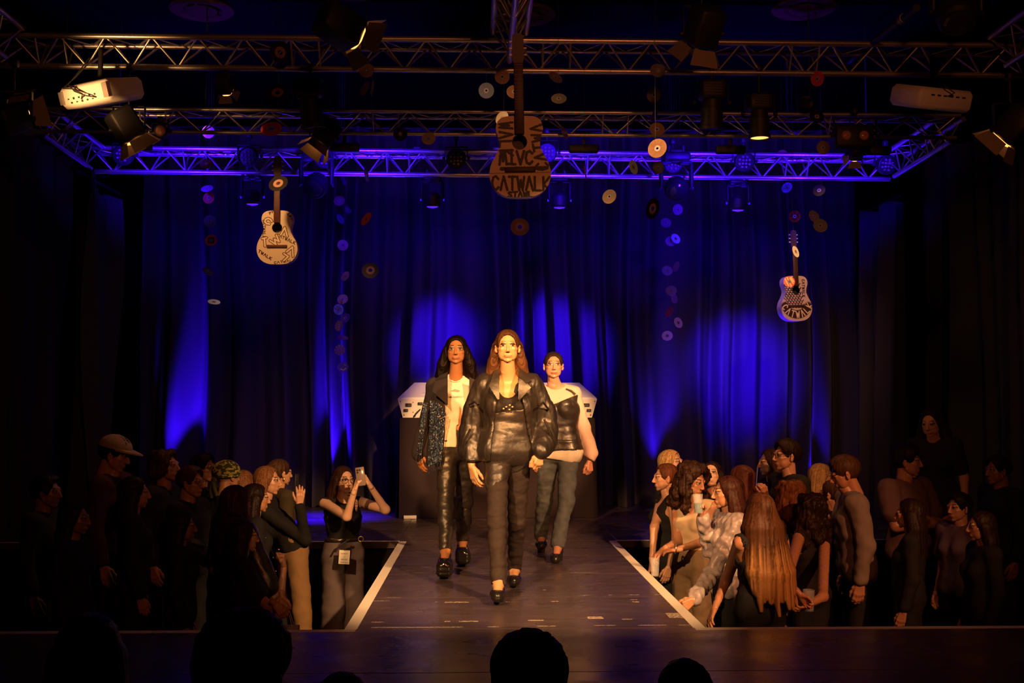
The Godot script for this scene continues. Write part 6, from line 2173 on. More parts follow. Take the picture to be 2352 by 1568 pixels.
	PS += [[0, J.el, Vector3(0.870, 1.827, -8.980) - B, 0.052, 0.060], [0, Vector3(0.870, 1.827, -8.980) - B, Vector3(0.903, 1.757, -8.960) - B, 0.060, 0.052], [0, Vector3(0.884, 1.743, -8.950) - B, Vector3(0.880, 1.666, -8.940) - B, 0.050, 0.040], [0, Vector3(0.865, 1.791, -9.000) - B, Vector3(0.807, 1.642, -9.000) - B, 0.035, 0.026]]
	garment(t, "sheer_top", sheer, PS, 0.0095, [[2, Vector3(0.637, 1.862, -9.000) - B, Vector3(0.0, -1, 0).normalized() if false else Vector3(-0.62, -1, 0).normalized()], [1, Vector3(0.605, 2.337, -8.980) - B, Basis(), Vector3(0.088, 0.066, 0.13)]], {"noise": crease(15, 1.0, 3), "amp": 0.008, "freq": Vector3(10.0, 6.0, 10.0)})
	var cup := [[0, Vector3(0.676, 2.145, -8.900) - B, Vector3(0.673, 2.117, -8.900) - B, 0.062, 0.060]]
	var BS := torso(J, 0.022)
	garment(t, "bustier", leather(Color(0.018, 0.013, 0.012), 0.45), BS + cup, 0.0095, [[2, Vector3(0.681, 2.192, -9.000) - B, Vector3(-0.42, 1, 0).normalized()], [2, Vector3(0.637, 1.848, -9.000) - B, Vector3(0, -1, 0)]], {"noise": crease(16, 1.0, 2), "amp": 0.006, "freq": Vector3(5.0, 12.0, 5.0)})
	garment(t, "belt", leather(Color(0.02, 0.015, 0.014), 0.4), torso(J, 0.028), 0.0095, [[2, Vector3(0.637, 1.869, -9.000) - B, Vector3(0, 1, 0)], [2, Vector3(0.637, 1.777, -9.000) - B, Vector3(0, -1, 0)]])
	garment(t, "shirt_hem", cloth_mat(Color(0.66, 0.58, 0.50), 0.85), torso(J, 0.024), 0.0095, [[2, Vector3(0.694, 1.798, -9.000) - B, Vector3(-0.25, 1, 0).normalized()], [2, Vector3(0.636, 1.699, -9.000) - B, Vector3(-0.18, -1, 0).normalized()]], {"noise": crease(17, 1.0, 2), "amp": 0.006, "freq": Vector3(12.0, 4.0, 12.0)})
	var jeans := varied(Color(0.060, 0.070, 0.085), 0.85, 0.35, 3.0, 14)
	var LJ := [torso(J, 0.012)[0], torso(J, 0.012)[1]] + leg(J, "r", 0.010, 0.026) + leg(J, "l", 0.010, 0.026)
	garment(t, "jeans", jeans, LJ, 0.0095, [[2, Vector3(0.610, 1.020, -8.800) - B, Vector3(0, -1, 0)], [2, Vector3(0.637, 1.826, -9.000) - B, Vector3(0, 1, 0)]], {"noise": crease(33, 1.0, 3), "amp": 0.014, "freq": Vector3(5.0, 10.0, 5.0)})
	shoe(t, J, "l", SY - B.y, shoe_black, 0.01, false, false)
	shoe(t, J, "r", SY - B.y, shoe_black, 0.01, false, false)


# ---------------------------------------------------------------- the audience
# top = the crown of the head in space; the person stands on y = floor_y. yaw 0 faces the camera side, +PI/2 faces +x
func guest(label: String, top: Vector3, yaw: float, skin: Color, opt := {}) -> Dictionary:
	var fy: float = opt.get("floor", 0.0)
	var man: bool = opt.get("man", false)
	var J := stand(top.y - fy - 0.012, man)
	var s: float = J.s
	match opt.get("pose", "hang"):
		"folded":
			J.el = Vector3(0.235, 1.12, 0.07) * s; J.wl = Vector3(-0.07, 1.17, 0.20) * s
			J.er = Vector3(-0.235, 1.12, 0.07) * s; J.wr = Vector3(0.08, 1.13, 0.215) * s
			J.hnl = Vector3(0, 0, -1); J.hnr = Vector3(0, 0, -1)
		"phone":
			J.er = Vector3(-0.21, 1.14, 0.10) * s; J.wr = Vector3(-0.09, 1.36, 0.28) * s
			J.el = Vector3(0.21, 1.12, 0.08) * s; J.wl = Vector3(0.07, 1.33, 0.29) * s
			J.handl = "phone"; J.handr = "phone"; J.hnl = Vector3(-0.8, 0, -0.3); J.hnr = Vector3(0.8, 0, -0.3)
			J.hdl = Vector3(-0.2, 1, 0.2); J.hdr = Vector3(0.2, 1, 0.2)
		"hold":
			J.el = Vector3(0.23, 1.11, 0.0) * s; J.wl = Vector3(0.10, 1.06, 0.27) * s
			J.er = Vector3(-0.23, 1.11, 0.0) * s; J.wr = Vector3(-0.10, 1.05, 0.27) * s
			J.handl = "grip"; J.handr = "grip"
	var lean: float = opt.get("lean", 0.0)
	if lean != 0.0:
		var r := Basis(Vector3.RIGHT, lean)
		for k in ["wai", "che", "nek", "hed", "sl", "sr", "el", "er", "wl", "wr"]:
			J[k] = J.pel + r * (J[k] - J.pel)
	J.hf = Basis(Vector3.UP, opt.get("look", 0.0)) * Vector3(0, sin(opt.get("nod", 0.0)), cos(opt.get("nod", 0.0)))
	J = turned(J, yaw)
	var at := Vector3(top.x, fy, top.z)
	if lean != 0.0:
		at -= Vector3(J.hed.x, 0, J.hed.z)
	for k in opt.get("world", {}):      # joints given in space
		J[k] = opt.world[k] - at
	for k in opt.get("dirs", {}): J[k] = opt.dirs[k]
	var t := person(label, at, J, skin, opt)
	var h: Array = opt.get("hair", ["short", Color(0.02, 0.012, 0.01), 0.2, {}])
	if h: hair(t, J, h[0], h[1], h[2], h[3] if h.size() > 3 else {})
	var cell := 0.016 if not opt.get("fine", false) else 0.011
	var sd: int = opt.get("seed", 5)
	var bump := {"noise": crease(sd, 1.0, 2), "amp": opt.get("rumple", 0.008), "freq": Vector3(7.0, 6.0, 7.0) * opt.get("fine_folds", 1.0)}
	var up: Vector3 = (J.nek - J.che).normalized()
	var ct: Array = opt.get("top", ["tee", Color(0.015, 0.014, 0.015)])
	var m: Material = ct[1] if ct[1] is Material else cloth_mat(ct[1])
	var loose: float = ct[2] if ct.size() > 2 else 0.012
	var hem: float = ct[3] if ct.size() > 3 else 0.86
	var cuts := [[2, Vector3(0, hem * s, 0), Vector3(0, -1, 0)]]
	var pr := torso(J, loose)
	match ct[0]:
		"tee":
			pr += arm(J, "l", loose + 0.006, loose + 0.014, 0.34) + arm(J, "r", loose + 0.006, loose + 0.014, 0.34)
			cuts.append([1, J.nek + up * 0.055 * s, Basis(), Vector3(0.075, 0.06, 0.08) * s])
		"long":
			pr += arm(J, "l", loose * 0.7, loose * 0.7 + 0.004, 0.97) + arm(J, "r", loose * 0.7, loose * 0.7 + 0.004, 0.97)
			cuts.append([1, J.nek + up * 0.06 * s, Basis(), Vector3(0.072, 0.06, 0.078) * s])
		"tank":
			for n in ["l", "r"]:
				var o: Vector3 = (J["s" + n] - J.nek).normalized()
				cuts.append([2, J.nek.lerp(J["s" + n], 0.62), o] if false else [0, J["s" + n] + o * 0.035 * s, J["s" + n].lerp(J.che, 0.55) + o * 0.075 * s, 0.055 * s, 0.05 * s])
			var f: Vector3 = (J.sl - J.sr).normalized().cross(up).normalized()
			cuts.append([0, J.nek + up * 0.05 * s + f * 0.02, J.nek.lerp(J.che, ct[4] if ct.size() > 4 else 0.35) + f * 0.14 * s, 0.075 * s, 0.062 * s])
	if opt.has("top_label"): garment(t, opt.get("top_name", "top"), m, pr, cell, cuts, bump, 150.0, opt.top_label)
	else: garment(t, opt.get("top_name", "top"), m, pr, cell, cuts, bump)
	var cb: Array = opt.get("legs", [Color(0.014, 0.014, 0.018), 0.014, 0.03])
	var lm: Material = cb[0] if cb[0] is Material else cloth_mat(cb[0])
	var lp := [torso(J, cb[1])[0], torso(J, cb[1])[1]] + leg(J, "l", cb[1], cb[2]) + leg(J, "r", cb[1], cb[2])
	garment(t, "trousers", lm, lp, cell if opt.has("legs") else 0.022, [[2, Vector3(0, 0.055, 0), Vector3(0, -1, 0)], [2, J.wai - Vector3(0, 0.02, 0), Vector3(0, 1, 0)]], {"noise": crease(sd + 3, 1.0, 2), "amp": 0.010, "freq": Vector3(5.0, 7.0, 5.0)})
	for n in ["l", "r"]:
		var b := MB.new()
		var A: Vector3 = J["a" + n]
		var T: Vector3 = J["t" + n]
		b.xf = frame(Vector3((A.x + T.x) / 2, 0.0, (A.z + T.z) / 2), Vector3(T.x - A.x, 0, T.z - A.z))
		b.box(Vector3(0, 0.014, 0), Vector3(0.095, 0.026, 0.27) * s, 0.012)
		b.ball(Vector3(0, 0.04, 0.03) * s, Vector3(0.046, 0.042, 0.115) * s, 12, 8)
		put("shoe", b.mesh(), M.lamp_black, t)
	return {"t": t, "J": J, "at": at}


func spectacles(g: Dictionary, m: Material):
	var x := head_frame(g.J)
	var b := MB.new()
	b.xf = x
	for s in [-1.0, 1.0]:
		var pts := []
		for i in 17:
			var an := TAU * i / 16.0
			pts.append(Vector3(s * 0.033 + cos(an) * 0.023, 0.0 + sin(an) * 0.020, 0.096 - 0.004 * absf(cos(an))))
		b.path(pts, 0.0022, 6)
		b.path([Vector3(s * 0.056, 0.006, 0.092), Vector3(s * 0.074, 0.006, 0.06), Vector3(s * 0.080, 0.004, -0.005)], 0.0018, 5)
	b.path([Vector3(-0.010, 0.004, 0.096), Vector3(0.010, 0.004, 0.096)], 0.002, 5)
	put("spectacles", b.mesh(), m, g.t)


func phone(label: String, at: Vector3, fwd: Vector3, up: Vector3, m: Material, lit := false):
	var t := thing("mobile_phone", label, "phone", at)
	var x := frame(Vector3.ZERO, fwd, up)
	var b := MB.new()
	b.xf = x
	b.box(Vector3.ZERO, Vector3(0.073, 0.150, 0.009), 0.004)
	put("case", b.mesh(), m, t)
	var s := MB.new()
	s.xf = x
	s.box(Vector3(0, 0, -0.0048), Vector3(0.066, 0.140, 0.001))
	put("screen", s.mesh(), glow(Color(0.35, 0.45, 0.8), 0.25) if lit else M.lens, t)
	for q in [[-0.018, 0.052], [0.0, 0.052], [-0.018, 0.034]]:
		var l := MB.new()
		l.xf = x
		l.lathe([Vector2(0.008, 0.004), Vector2(0.008, 0.007), Vector2(0, 0.007)], 12, Vector3(q[0], q[1], 0), Basis(Vector3.RIGHT, PI / 2))
		put("camera_lens", l.mesh(), M.lens, t)


func tumbler(label: String, at: Vector3, tilt: float, fill: Material, level: float):
	var t := thing("drinking_glass", label, "glass", at)
	t.rotation.z = tilt
	var b := MB.new()
	b.lathe([Vector2(0, 0), Vector2(0.029, 0), Vector2(0.036, 0.13), Vector2(0.0345, 0.13), Vector2(0.0275, 0.006), Vector2(0, 0.006)], 20)
	put("tumbler_wall", b.mesh(), M.glass, t)
	if level > 0.0:
		var l := MB.new()
		l.lathe([Vector2(0, 0.007), Vector2(0.0272, 0.007), Vector2(0.0272 + 0.007 * level / 0.13, level), Vector2(0, level)], 18)
		put("drink", l.mesh(), fill, t)


func ring_on(t: Node3D, called: String, at: Vector3, axis: Vector3, r: float, w: float, m: Material):
	var x := frame(at, axis, Vector3.UP if absf(axis.normalized().y) < 0.9 else Vector3.RIGHT)
	var pts := []
	for i in 17:
		var an := TAU * i / 16.0
		pts.append(x * Vector3(cos(an) * r, sin(an) * r, 0))
	var b := MB.new()
	b.path(pts, w, 6)
	put(called, b.mesh(), m, t)


func build_crowd():
	var pale := Color(0.55, 0.30, 0.19)
	var fair := Color(0.60, 0.38, 0.28)
	var tanned := Color(0.43, 0.21, 0.12)
	var deep := Color(0.26, 0.125, 0.075)
	var dark_hair := Color(0.016, 0.009, 0.007)
	var brown_hair := Color(0.055, 0.026, 0.014)
	var auburn := Color(0.10, 0.035, 0.017)
	var blonde := Color(0.48, 0.31, 0.14)
	var ink := Color(0.012, 0.011, 0.013)
	var wire_m := mat(Color(0.03, 0.02, 0.02), 0.3)

	# ---- the woman with the phone, in the pit beside the catwalk
	var B := Vector3(-1.095, 1.634, -9.350)
	var g := guest("woman in a black halter top and grey trousers holding up a phone", Vector3(-1.153, 1.641, -9.350), 0.55, fair, {"fine": true, "cell": 0.012, "hair": ["long", Color(0.030, 0.013, 0.009), 0.42, {"fine": true, "seed": 21, "vol": 1.1}], "look": 0.1, "top": ["tank", Color(0.010, 0.009, 0.010), 0.010, 0.98, 0.12], "top_name": "halter_top",
		"legs": [cloth_mat(Color(0.13, 0.105, 0.11), 0.9), 0.020, 0.075],
		"world": {"er": Vector3(-1.082, 1.246, -9.000), "wr": Vector3(-1.009, 1.470, -8.900), "el": Vector3(-0.778, 1.292, -9.100), "wl": Vector3(-0.900, 1.508, -8.950)}, "dirs": {"hdr": Vector3(0.35, 1, 0.1), "hdl": Vector3(-0.55, 0.8, 0.1), "handr": "phone", "handl": "phone", "hnr": Vector3(0.7, -0.2, -0.4), "hnl": Vector3(-0.7, -0.2, -0.3)}, "makeup": {"lid": Color(0.35, 0.2, 0.15)}})
	spectacles(g, wire_m)
	var t: Node3D = g.t
	var keyhole := MB.new()
	keyhole.ball(Vector3(-1.027, 1.320, -9.190) - g.at, Vector3(0.013, 0.052, 0.006), 14, 8)
	put("keyhole_opening", keyhole.mesh(), mat(fair, 0.45), t)
	garment(t, "belt", leather(Color(0.015, 0.012, 0.012), 0.4), torso(g.J, 0.030), 0.012, [[2, Vector3(-1.084, 1.047, -9.300) - g.at, Vector3(0, 1, 0)], [2, Vector3(-1.083, 1.011, -9.300) - g.at, Vector3(0, -1, 0)]])
	ring_on(t, "belt_buckle", Vector3(-0.983, 1.051, -9.140) - g.at, Vector3(0, 0, 1), 0.020, 0.003, M.gold)
	ring_on(t, "bracelet", Vector3(-1.058, 1.439, -8.990) - g.at, Vector3(-1.043, 1.488, -8.980) - Vector3(-1.088, 1.241, -9.050), 0.032, 0.003, M.gold)
	ring_on(t, "bracelet", Vector3(-1.066, 1.413, -9.000) - g.at, Vector3(-1.043, 1.488, -8.980) - Vector3(-1.088, 1.241, -9.050), 0.034, 0.003, M.gold)
	ring_on(t, "wrist_watch", Vector3(-0.894, 1.476, -9.000) - g.at, Vector3(-0.930, 1.518, -9.000) - Vector3(-0.783, 1.287, -9.150), 0.031, 0.006, M.dark_metal)
	var bd := MB.new()
	bd.box(Vector3(-1.110, 0.911, -9.080) - g.at, Vector3(0.088, 0.112, 0.003), 0.001, Basis(Vector3(0, 0, 1), -0.06))
	put("pass_card", bd.mesh(), M.tape, t)
	# the print on the pass
	for w in [["CATWALK", 0.011, 0.030], ["x", 0.009, 0.004], ["HAUTE", 0.013, -0.018], ["Photo Pass", 0.009, -0.042]]:
		var tm := TextMesh.new()
		tm.text = w[0]
		tm.font_size = 32
		tm.pixel_size = w[1] / 26.0
		tm.depth = 0.0006
		put("pass_print", tm, M.lamp_black, t, Transform3D(Basis(Vector3(0, 0, 1), -0.06), Vector3(-1.110, 0.911, -9.080) - g.at + Vector3(0, w[2], 0.002)))
	var ln := MB.new()
	ln.path([Vector3(-1.095, 1.054, -9.120) - g.at, Vector3(-1.101, 1.005, -9.090) - g.at, Vector3(-1.107, 0.964, -9.080) - g.at], 0.005, 5)
	ln.path([Vector3(-1.073, 1.050, -9.120) - g.at, Vector3(-1.152, 1.004, -9.100) - g.at, Vector3(-1.187, 0.947, -9.100) - g.at], 0.008, 5)
	put("lanyard", ln.mesh(), M.lamp_black, t)
	phone("clear cased phone held up by the woman in the halter top", Vector3(-0.963, 1.575, -8.880), Vector3(-0.15, 0.1, 1), Vector3(-0.15, 1, 0), mat(Color(0.20, 0.15, 0.135), 0.15))

	# ---- left pit
	g = guest("tall man in a pale cap and dark red sweater watching beside the wing drape", Vector3(-2.816, 1.905, -8.600), 1.5, tanned, {"man": true, "hair": ["crop", dark_hair, 0.2], "nod": -0.25, "top": ["long", Color(0.045, 0.012, 0.011), 0.022], "seed": 41})
	cap(g, varied(Color(0.30, 0.22, 0.19), 0.85, 0.2, 8.0, 6))
	guest("woman with dark hair before the capped man, face half turned away", Vector3(-2.441, 1.643, -7.900), 1.9, tanned, {"hair": ["long", dark_hair, 0.34, {"vol": 1.2, "seed": 31}], "top": ["long", ink, 0.02], "seed": 42})
	guest("curly haired man in a dark shirt with an open pale collar", Vector3(-2.537, 1.780, -9.000), 1.35, tanned, {"man": true, "hair": ["curly", brown_hair, 0.06, {"vol": 0.95, "seed": 32}], "nod": 0.12, "top": ["long", Color(0.016, 0.013, 0.016), 0.016], "seed": 43})
	g = guest("man with glasses and short hair holding a phone at his waist", Vector3(-2.232, 1.674, -8.600), 1.3, tanned, {"man": true, "hair": ["crop", brown_hair, 0.2], "top": ["long", Color(0.014, 0.014, 0.018), 0.016], "pose": "hold", "seed": 44})
	spectacles(g, mat(Color(0.25, 0.15, 0.10), 0.25))
	phone("dark phone held at the waist by the man with short hair", Vector3(-2.119, 1.127, -8.350), Vector3(0.4, 0.8, 0.3), Vector3(0.8, 0.3, 0), M.lamp_black)
	g = guest("bearded man in round glasses standing behind the man with the phone", Vector3(-2.411, 1.731, -9.700), 1.3, tanned, {"man": true, "hair": ["short", dark_hair, 0.2], "top": ["long", ink, 0.016], "seed": 45})
	spectacles(g, wire_m)
	g = guest("person in a yellow green patterned headscarf", Vector3(-2.044, 1.702, -9.000), 2.4, tanned, {"hair": [], "top": ["long", ink, 0.018], "seed": 46})
	headscarf(g)
	guest("woman with light brown hair seen from behind next to the headscarf", Vector3(-2.016, 1.602, -9.500), 2.2, pale, {"hair": ["long", Color(0.15, 0.065, 0.028), 0.30, {"seed": 33}], "top": ["long", ink, 0.018], "seed": 47})
	g = guest("fair haired woman in a black sweater and tan trousers raising a phone", Vector3(-1.698, 1.665, -8.900), 1.45, pale, {"fine": true, "hair": ["long", Color(0.17, 0.075, 0.032), 0.30, {"seed": 34, "vol": 0.95}], "top": ["long", Color(0.011, 0.010, 0.011), 0.016, 1.02], "top_name": "sweater",
		"legs": [cloth_mat(Color(0.24, 0.145, 0.066), 0.85), 0.012, 0.04], "seed": 48,
		"world": {"er": Vector3(-1.373, 1.088, -8.750), "wr": Vector3(-1.416, 1.363, -8.700), "pel": Vector3(-1.500, 0.995, -8.900), "hl": Vector3(-1.551, 0.937, -9.000), "hr": Vector3(-1.448, 0.963, -8.800), "kl": Vector3(-1.481, 0.513, -8.950), "kr": Vector3(-1.394, 0.548, -8.750), "al": Vector3(-1.443, 0.091, -9.000), "ar": Vector3(-1.369, 0.147, -8.750), "tl": Vector3(-1.390, 0.005, -9.000), "tr": Vector3(-1.318, 0.063, -8.750), "wai": Vector3(-1.560, 1.157, -8.900)}, "dirs": {"hdr": Vector3(0.1, 1, 0.05), "handr": "flat", "hnr": Vector3(-0.5, 0.0, -1)}})
	phone("phone seen edge on above the hand of the fair haired woman", Vector3(-1.442, 1.531, -8.720), Vector3(1, 0, 0.2), Vector3(0.05, 1, 0), M.lamp_black)
	g = guest("woman with pinned up hair and a gold earring in an olive jacket", Vector3(-1.737, 1.687, -9.650), 2.2, pale, {"hair": ["bun", brown_hair, 0.2, {"vol": 1.1, "seed": 35, "extra": []}], "top": ["long", Color(0.05, 0.038, 0.020), 0.022], "seed": 49})
	var er := MB.new()
	er.ball(Vector3(-1.657, 1.521, -9.360) - g.at, Vector3(0.010, 0.016, 0.006), 12, 8)
	put("earring", er.mesh(), M.gold, g.t)
	g = guest("long haired woman in a studded black leather jacket, a hair slide at the back", Vector3(-1.617, 1.614, -7.400), 2.35, deep, {"hair": ["long", Color(0.035, 0.014, 0.010), 0.44, {"vol": 1.3, "seed": 36}], "top": ["tee", leather(Color(0.018, 0.014, 0.013), 0.4), 0.022], "top_name": "leather_jacket", "seed": 50,
		"world": {"er": Vector3(-1.297, 0.798, -7.200), "wr": Vector3(-1.276, 1.095, -7.250)}, "dirs": {"hdr": Vector3(0.0, 1, 0.1), "handr": "fist", "hnr": Vector3(-1, 0, 0)}})
	var sl := MB.new()
	sl.box(Vector3(-1.584, 1.441, -7.220) - g.at, Vector3(0.09, 0.012, 0.008), 0.003, Basis(Vector3(0, 0, 1), -0.2))
	put("hair_slide", sl.mesh(), M.dark_metal, g.t)
	for q in [[610, 1236], [628, 1280], [640, 1262], [620, 1300], [634, 1310]]:
		var st := MB.new()
		st.ball(Vector3(-1.359, 1.176, -7.280) - g.at + Vector3((q[0] - 625) / 345.0, -(q[1] - 1270) / 345.0, 0.0), Vector3(0.006, 0.006, 0.004), 8, 6)
		put("stud", st.mesh(), M.gold, g.t)
	guest("dark haired woman glimpsed between the leather jacket and the black sweater", Vector3(-1.669, 1.566, -8.300), 1.9, tanned, {"hair": ["long", dark_hair, 0.36, {"vol": 1.15, "seed": 37}], "top": ["tee", ink, 0.014], "seed": 51})
	g = guest("woman in dark clothes holding a paper bag low over the pit", Vector3(-1.433, 1.453, -6.750), 2.0, tanned, {"hair": ["long", dark_hair, 0.3, {"seed": 38}], "top": ["tee", ink, 0.014], "seed": 52, "world": {"er": Vector3(-1.310, 0.839, -6.700), "wr": Vector3(-1.201, 0.972, -6.550), "el": Vector3(-1.240, 0.933, -6.600), "wl": Vector3(-1.170, 1.009, -6.600)}, "dirs": {"handr": "grip", "handl": "grip", "hdr": Vector3(0.6, -0.5, 0.3), "hdl": Vector3(0.2, -0.9, 0.3)}})
	var bag := thing("paper_bag", "small paper bag with string handles held low in the pit", "bag", Vector3(-1.149, 0.756, -6.600))
	var bb := MB.new()
	bb.box(Vector3(0, 0.02, 0), Vector3(0.16, 0.13, 0.07), 0.004)
	put("bag_body", bb.mesh(), M.grey_plastic, bag)
	for s in [-0.03, 0.03]:
		var hb := MB.new()
		hb.path([Vector3(-0.04, 0.085, s), Vector3(-0.02, 0.17, s * 0.4), Vector3(0.0, 0.19, 0), Vector3(0.02, 0.17, s * 0.4), Vector3(0.045, 0.085, s)], 0.002, 5)
		put("handle", hb.mesh(), M.tape, bag)
	guest("short haired guest in the darkness beside the wing drape", Vector3(-3.095, 1.644, -8.000), 1.5, deep, {"man": true, "hair": ["crop", dark_hair, 0.2], "top": ["long", ink, 0.016], "seed": 53})
	guest("guest in black in the dark corner of the pit below the capped man", Vector3(-2.601, 1.523, -7.200), 1.5, deep, {"hair": ["long", dark_hair, 0.3, {"seed": 39}], "top": ["long", ink, 0.016], "seed": 54})
	guest("guest in black standing in the dark before the short haired man", Vector3(-1.946, 1.457, -7.300), 1.8, deep, {"hair": ["long", dark_hair, 0.36, {"seed": 40, "vol": 1.1}], "top": ["long", ink, 0.016], "seed": 55})

	# ---- right pit
	guest("woman with auburn hair tied back in a black top leaning on the catwalk", Vector3(1.536, 1.667, -9.200), -1.45, pale, {"fine": true, "hair": ["bun", auburn, 0.2, {"seed": 61}], "top": ["tank", ink, 0.012], "seed": 61, "world": {"er": Vector3(1.413, 1.154, -9.000), "wr": Vector3(1.374, 0.888, -8.900)}, "dirs": {"hdr": Vector3(0.1, -1, 0.1), "hnr": Vector3(-1, 0, 0)}})
	guest("laughing blonde woman lit from the catwalk", Vector3(1.696, 1.762, -9.780), 0.95, fair, {"fine": true, "hair": ["long", blonde, 0.24, {"seed": 62}], "nod": 0.15, "top": ["long", ink, 0.014], "seed": 62})
	guest("woman with a dark fringe and bright forehead behind the curly hair", Vector3(1.928, 1.688, -9.200), -0.4, fair, {"hair": ["long", dark_hair, 0.28, {"seed": 63}], "nod": 0.3, "top": ["long", ink, 0.014], "seed": 63})
	g = guest("curly dark haired woman in a beige ribbed tank top and cargo trousers", Vector3(1.648, 1.684, -8.550), -0.75, tanned, {"fine": true, "hair": ["curly", Color(0.028, 0.013, 0.009), 0.27, {"vol": 1.25, "seed": 64}], "nod": -0.25, "look": 1.5, "top": ["tank", varied(Color(0.52, 0.40, 0.26), 0.85, 0.08, 30.0, 3), 0.010, 1.0, 0.5], "top_name": "tank_top", "legs": [varied(Color(0.17, 0.115, 0.065), 0.9, 0.2, 4.0, 4), 0.022, 0.06], "seed": 64,
		"world": {"er": Vector3(1.508, 1.091, -8.500), "wr": Vector3(1.356, 1.067, -8.250), "el": Vector3(1.744, 1.107, -8.500), "wl": Vector3(1.463, 1.066, -8.250)}, "dirs": {"handr": "phone", "handl": "relax", "hdr": Vector3(-0.8, -0.5, 0.2), "hdl": Vector3(-1, -0.1, 0.1), "hnr": Vector3(0, -1, 0.2), "hnl": Vector3(0, -1, 0)}})
	ring_on(g.t, "wrist_watch", Vector3(1.450, 1.073, -8.250) - g.at, Vector3(1, 0, 0), 0.033, 0.006, M.silver)
	tumbler("empty clear glass held over the catwalk edge by the curly haired woman", Vector3(1.280, 0.889, -8.150), 0.0, M.glass, 0.0)
	g = guest("long brown haired woman drinking, in a shiny pale jacket", Vector3(1.717, 1.654, -7.700), -1.5, tanned, {"fine": true, "hair": ["long", Color(0.040, 0.014, 0.010), 0.52, {"vol": 1.2, "seed": 65}], "top": ["long", mat(Color(0.34, 0.29, 0.30), 0.42, 0.1), 0.024, 0.80], "top_name": "shiny_jacket", "rumple": 0.024, "fine_folds": 1.7, "seed": 65,
		"world": {"er": Vector3(1.611, 1.129, -7.750), "wr": Vector3(1.528, 1.376, -7.600), "el": Vector3(1.570, 1.027, -7.450), "wl": Vector3(1.385, 0.879, -7.200)}, "dirs": {"handr": "grip", "hdr": Vector3(-0.3, 1, 0.2), "hnr": Vector3(-0.3, 0.0, 1), "handl": "fist", "hdl": Vector3(-0.8, -0.5, 0.2)}})
	tumbler("glass of teal drink raised to the mouth of the brown haired woman", Vector3(1.491, 1.402, -7.550), 0.06, M.teal, 0.07)
	guest("woman with reddish brown hair and a hair slide behind the drinker", Vector3(2.016, 1.684, -8.550), -2.3, pale, {"hair": ["long", Color(0.075, 0.022, 0.016), 0.30, {"vol": 1.1, "seed": 66}], "top": ["long", ink, 0.016], "seed": 66})
	g = guest("woman with long hair bleached blonde at the tips in a black strap top", Vector3(1.728, 1.601, -6.850), -2.75, tanned, {"fine": true, "hair": ["long", Color(0.055, 0.022, 0.011), 0.60, {"vol": 1.25, "seed": 67, "tip": Color(0.30, 0.15, 0.055), "tip_at": 0.20, "down": Vector3(0.16, -1, 0.1)}], "top": ["tank", ink, 0.012], "top_name": "strap_top", "seed": 67,
		"world": {"el": Vector3(1.575, 1.022, -7.100), "wl": Vector3(1.462, 0.857, -6.950)}})
	guest("woman with curly ginger hair and a bare shoulder", Vector3(2.270, 1.578, -8.100), -2.4, tanned, {"hair": ["curly", Color(0.13, 0.045, 0.016), 0.22, {"vol": 1.15, "seed": 68}], "top": ["tank", ink, 0.012], "seed": 68, "world": {"er": Vector3(2.166, 1.195, -8.000), "wr": Vector3(2.152, 1.454, -8.300)}, "dirs": {"handr": "phone", "hdr": Vector3(-0.3, 1, 0), "hnr": Vector3(-0.4, 0.2, -1)}})
	phone("phone with a lit screen held up beside the ginger curls", Vector3(2.091, 1.602, -8.350), Vector3(-1, 0.1, -0.3), Vector3(0.05, 1, 0), M.lamp_black, true)
	g = guest("man in black with glasses and swept back dark hair", Vector3(2.544, 1.863, -9.150), -1.35, pale, {"man": true, "fine": true, "hair": ["short", dark_hair, 0.2, {"seed": 69}], "nod": 0.05, "top": ["long", ink, 0.014], "seed": 69})
	spectacles(g, wire_m)
	guest("woman whose profile shows just past the man in black", Vector3(2.579, 1.768, -9.800), -1.5, fair, {"hair": ["long", brown_hair, 0.28, {"seed": 70}], "top": ["long", ink, 0.014], "seed": 70})
	g = guest("woman with dark wavy hair and bare arms folded over a black top", Vector3(2.313, 1.509, -7.750), -2.5, tanned, {"fine": true, "hair": ["curly", Color(0.020, 0.010, 0.008), 0.36, {"vol": 1.2, "seed": 71}], "top": ["tank", Color(0.016, 0.012, 0.014), 0.012], "seed": 71,
		"world": {"el": Vector3(1.919, 1.030, -6.950), "wl": Vector3(1.965, 0.974, -6.800), "er": Vector3(2.167, 0.926, -7.000), "wr": Vector3(2.011, 0.893, -6.850)}, "dirs": {"handl": "grip", "hdl": Vector3(0.6, -0.7, 0.2), "hnl": Vector3(-0.3, -0.4, 1)}})
	tumbler("small glass in the hand of the wavy haired woman", Vector3(2.032, 0.866, -6.850), 0.0, M.glass, 0.0)
	guest("pale blonde woman in bright light between the man in black and the bowed man", Vector3(2.985, 1.646, -9.600), 1.3, fair, {"hair": ["long", blonde, 0.3, {"seed": 72}], "top": ["tank", ink, 0.014], "seed": 72})
	guest("man with short hair and bowed head in a dark vest over a light hoodie", Vector3(2.682, 1.776, -8.100), -1.7, tanned, {"man": true, "fine": true, "hair": ["crop", brown_hair, 0.2, {"seed": 73}], "nod": -0.3, "lean": 0.12, "top": ["long", cloth_mat(Color(0.20, 0.165, 0.15), 0.95), 0.026, 0.80], "rumple": 0.014, "top_name": "hoodie", "seed": 73})
	guest("woman with a bare shoulder hidden behind the bowed man", Vector3(2.772, 1.559, -8.700), -2.2, pale, {"hair": ["bun", brown_hair, 0.2, {"seed": 74}], "top": ["tank", ink, 0.012], "seed": 74})
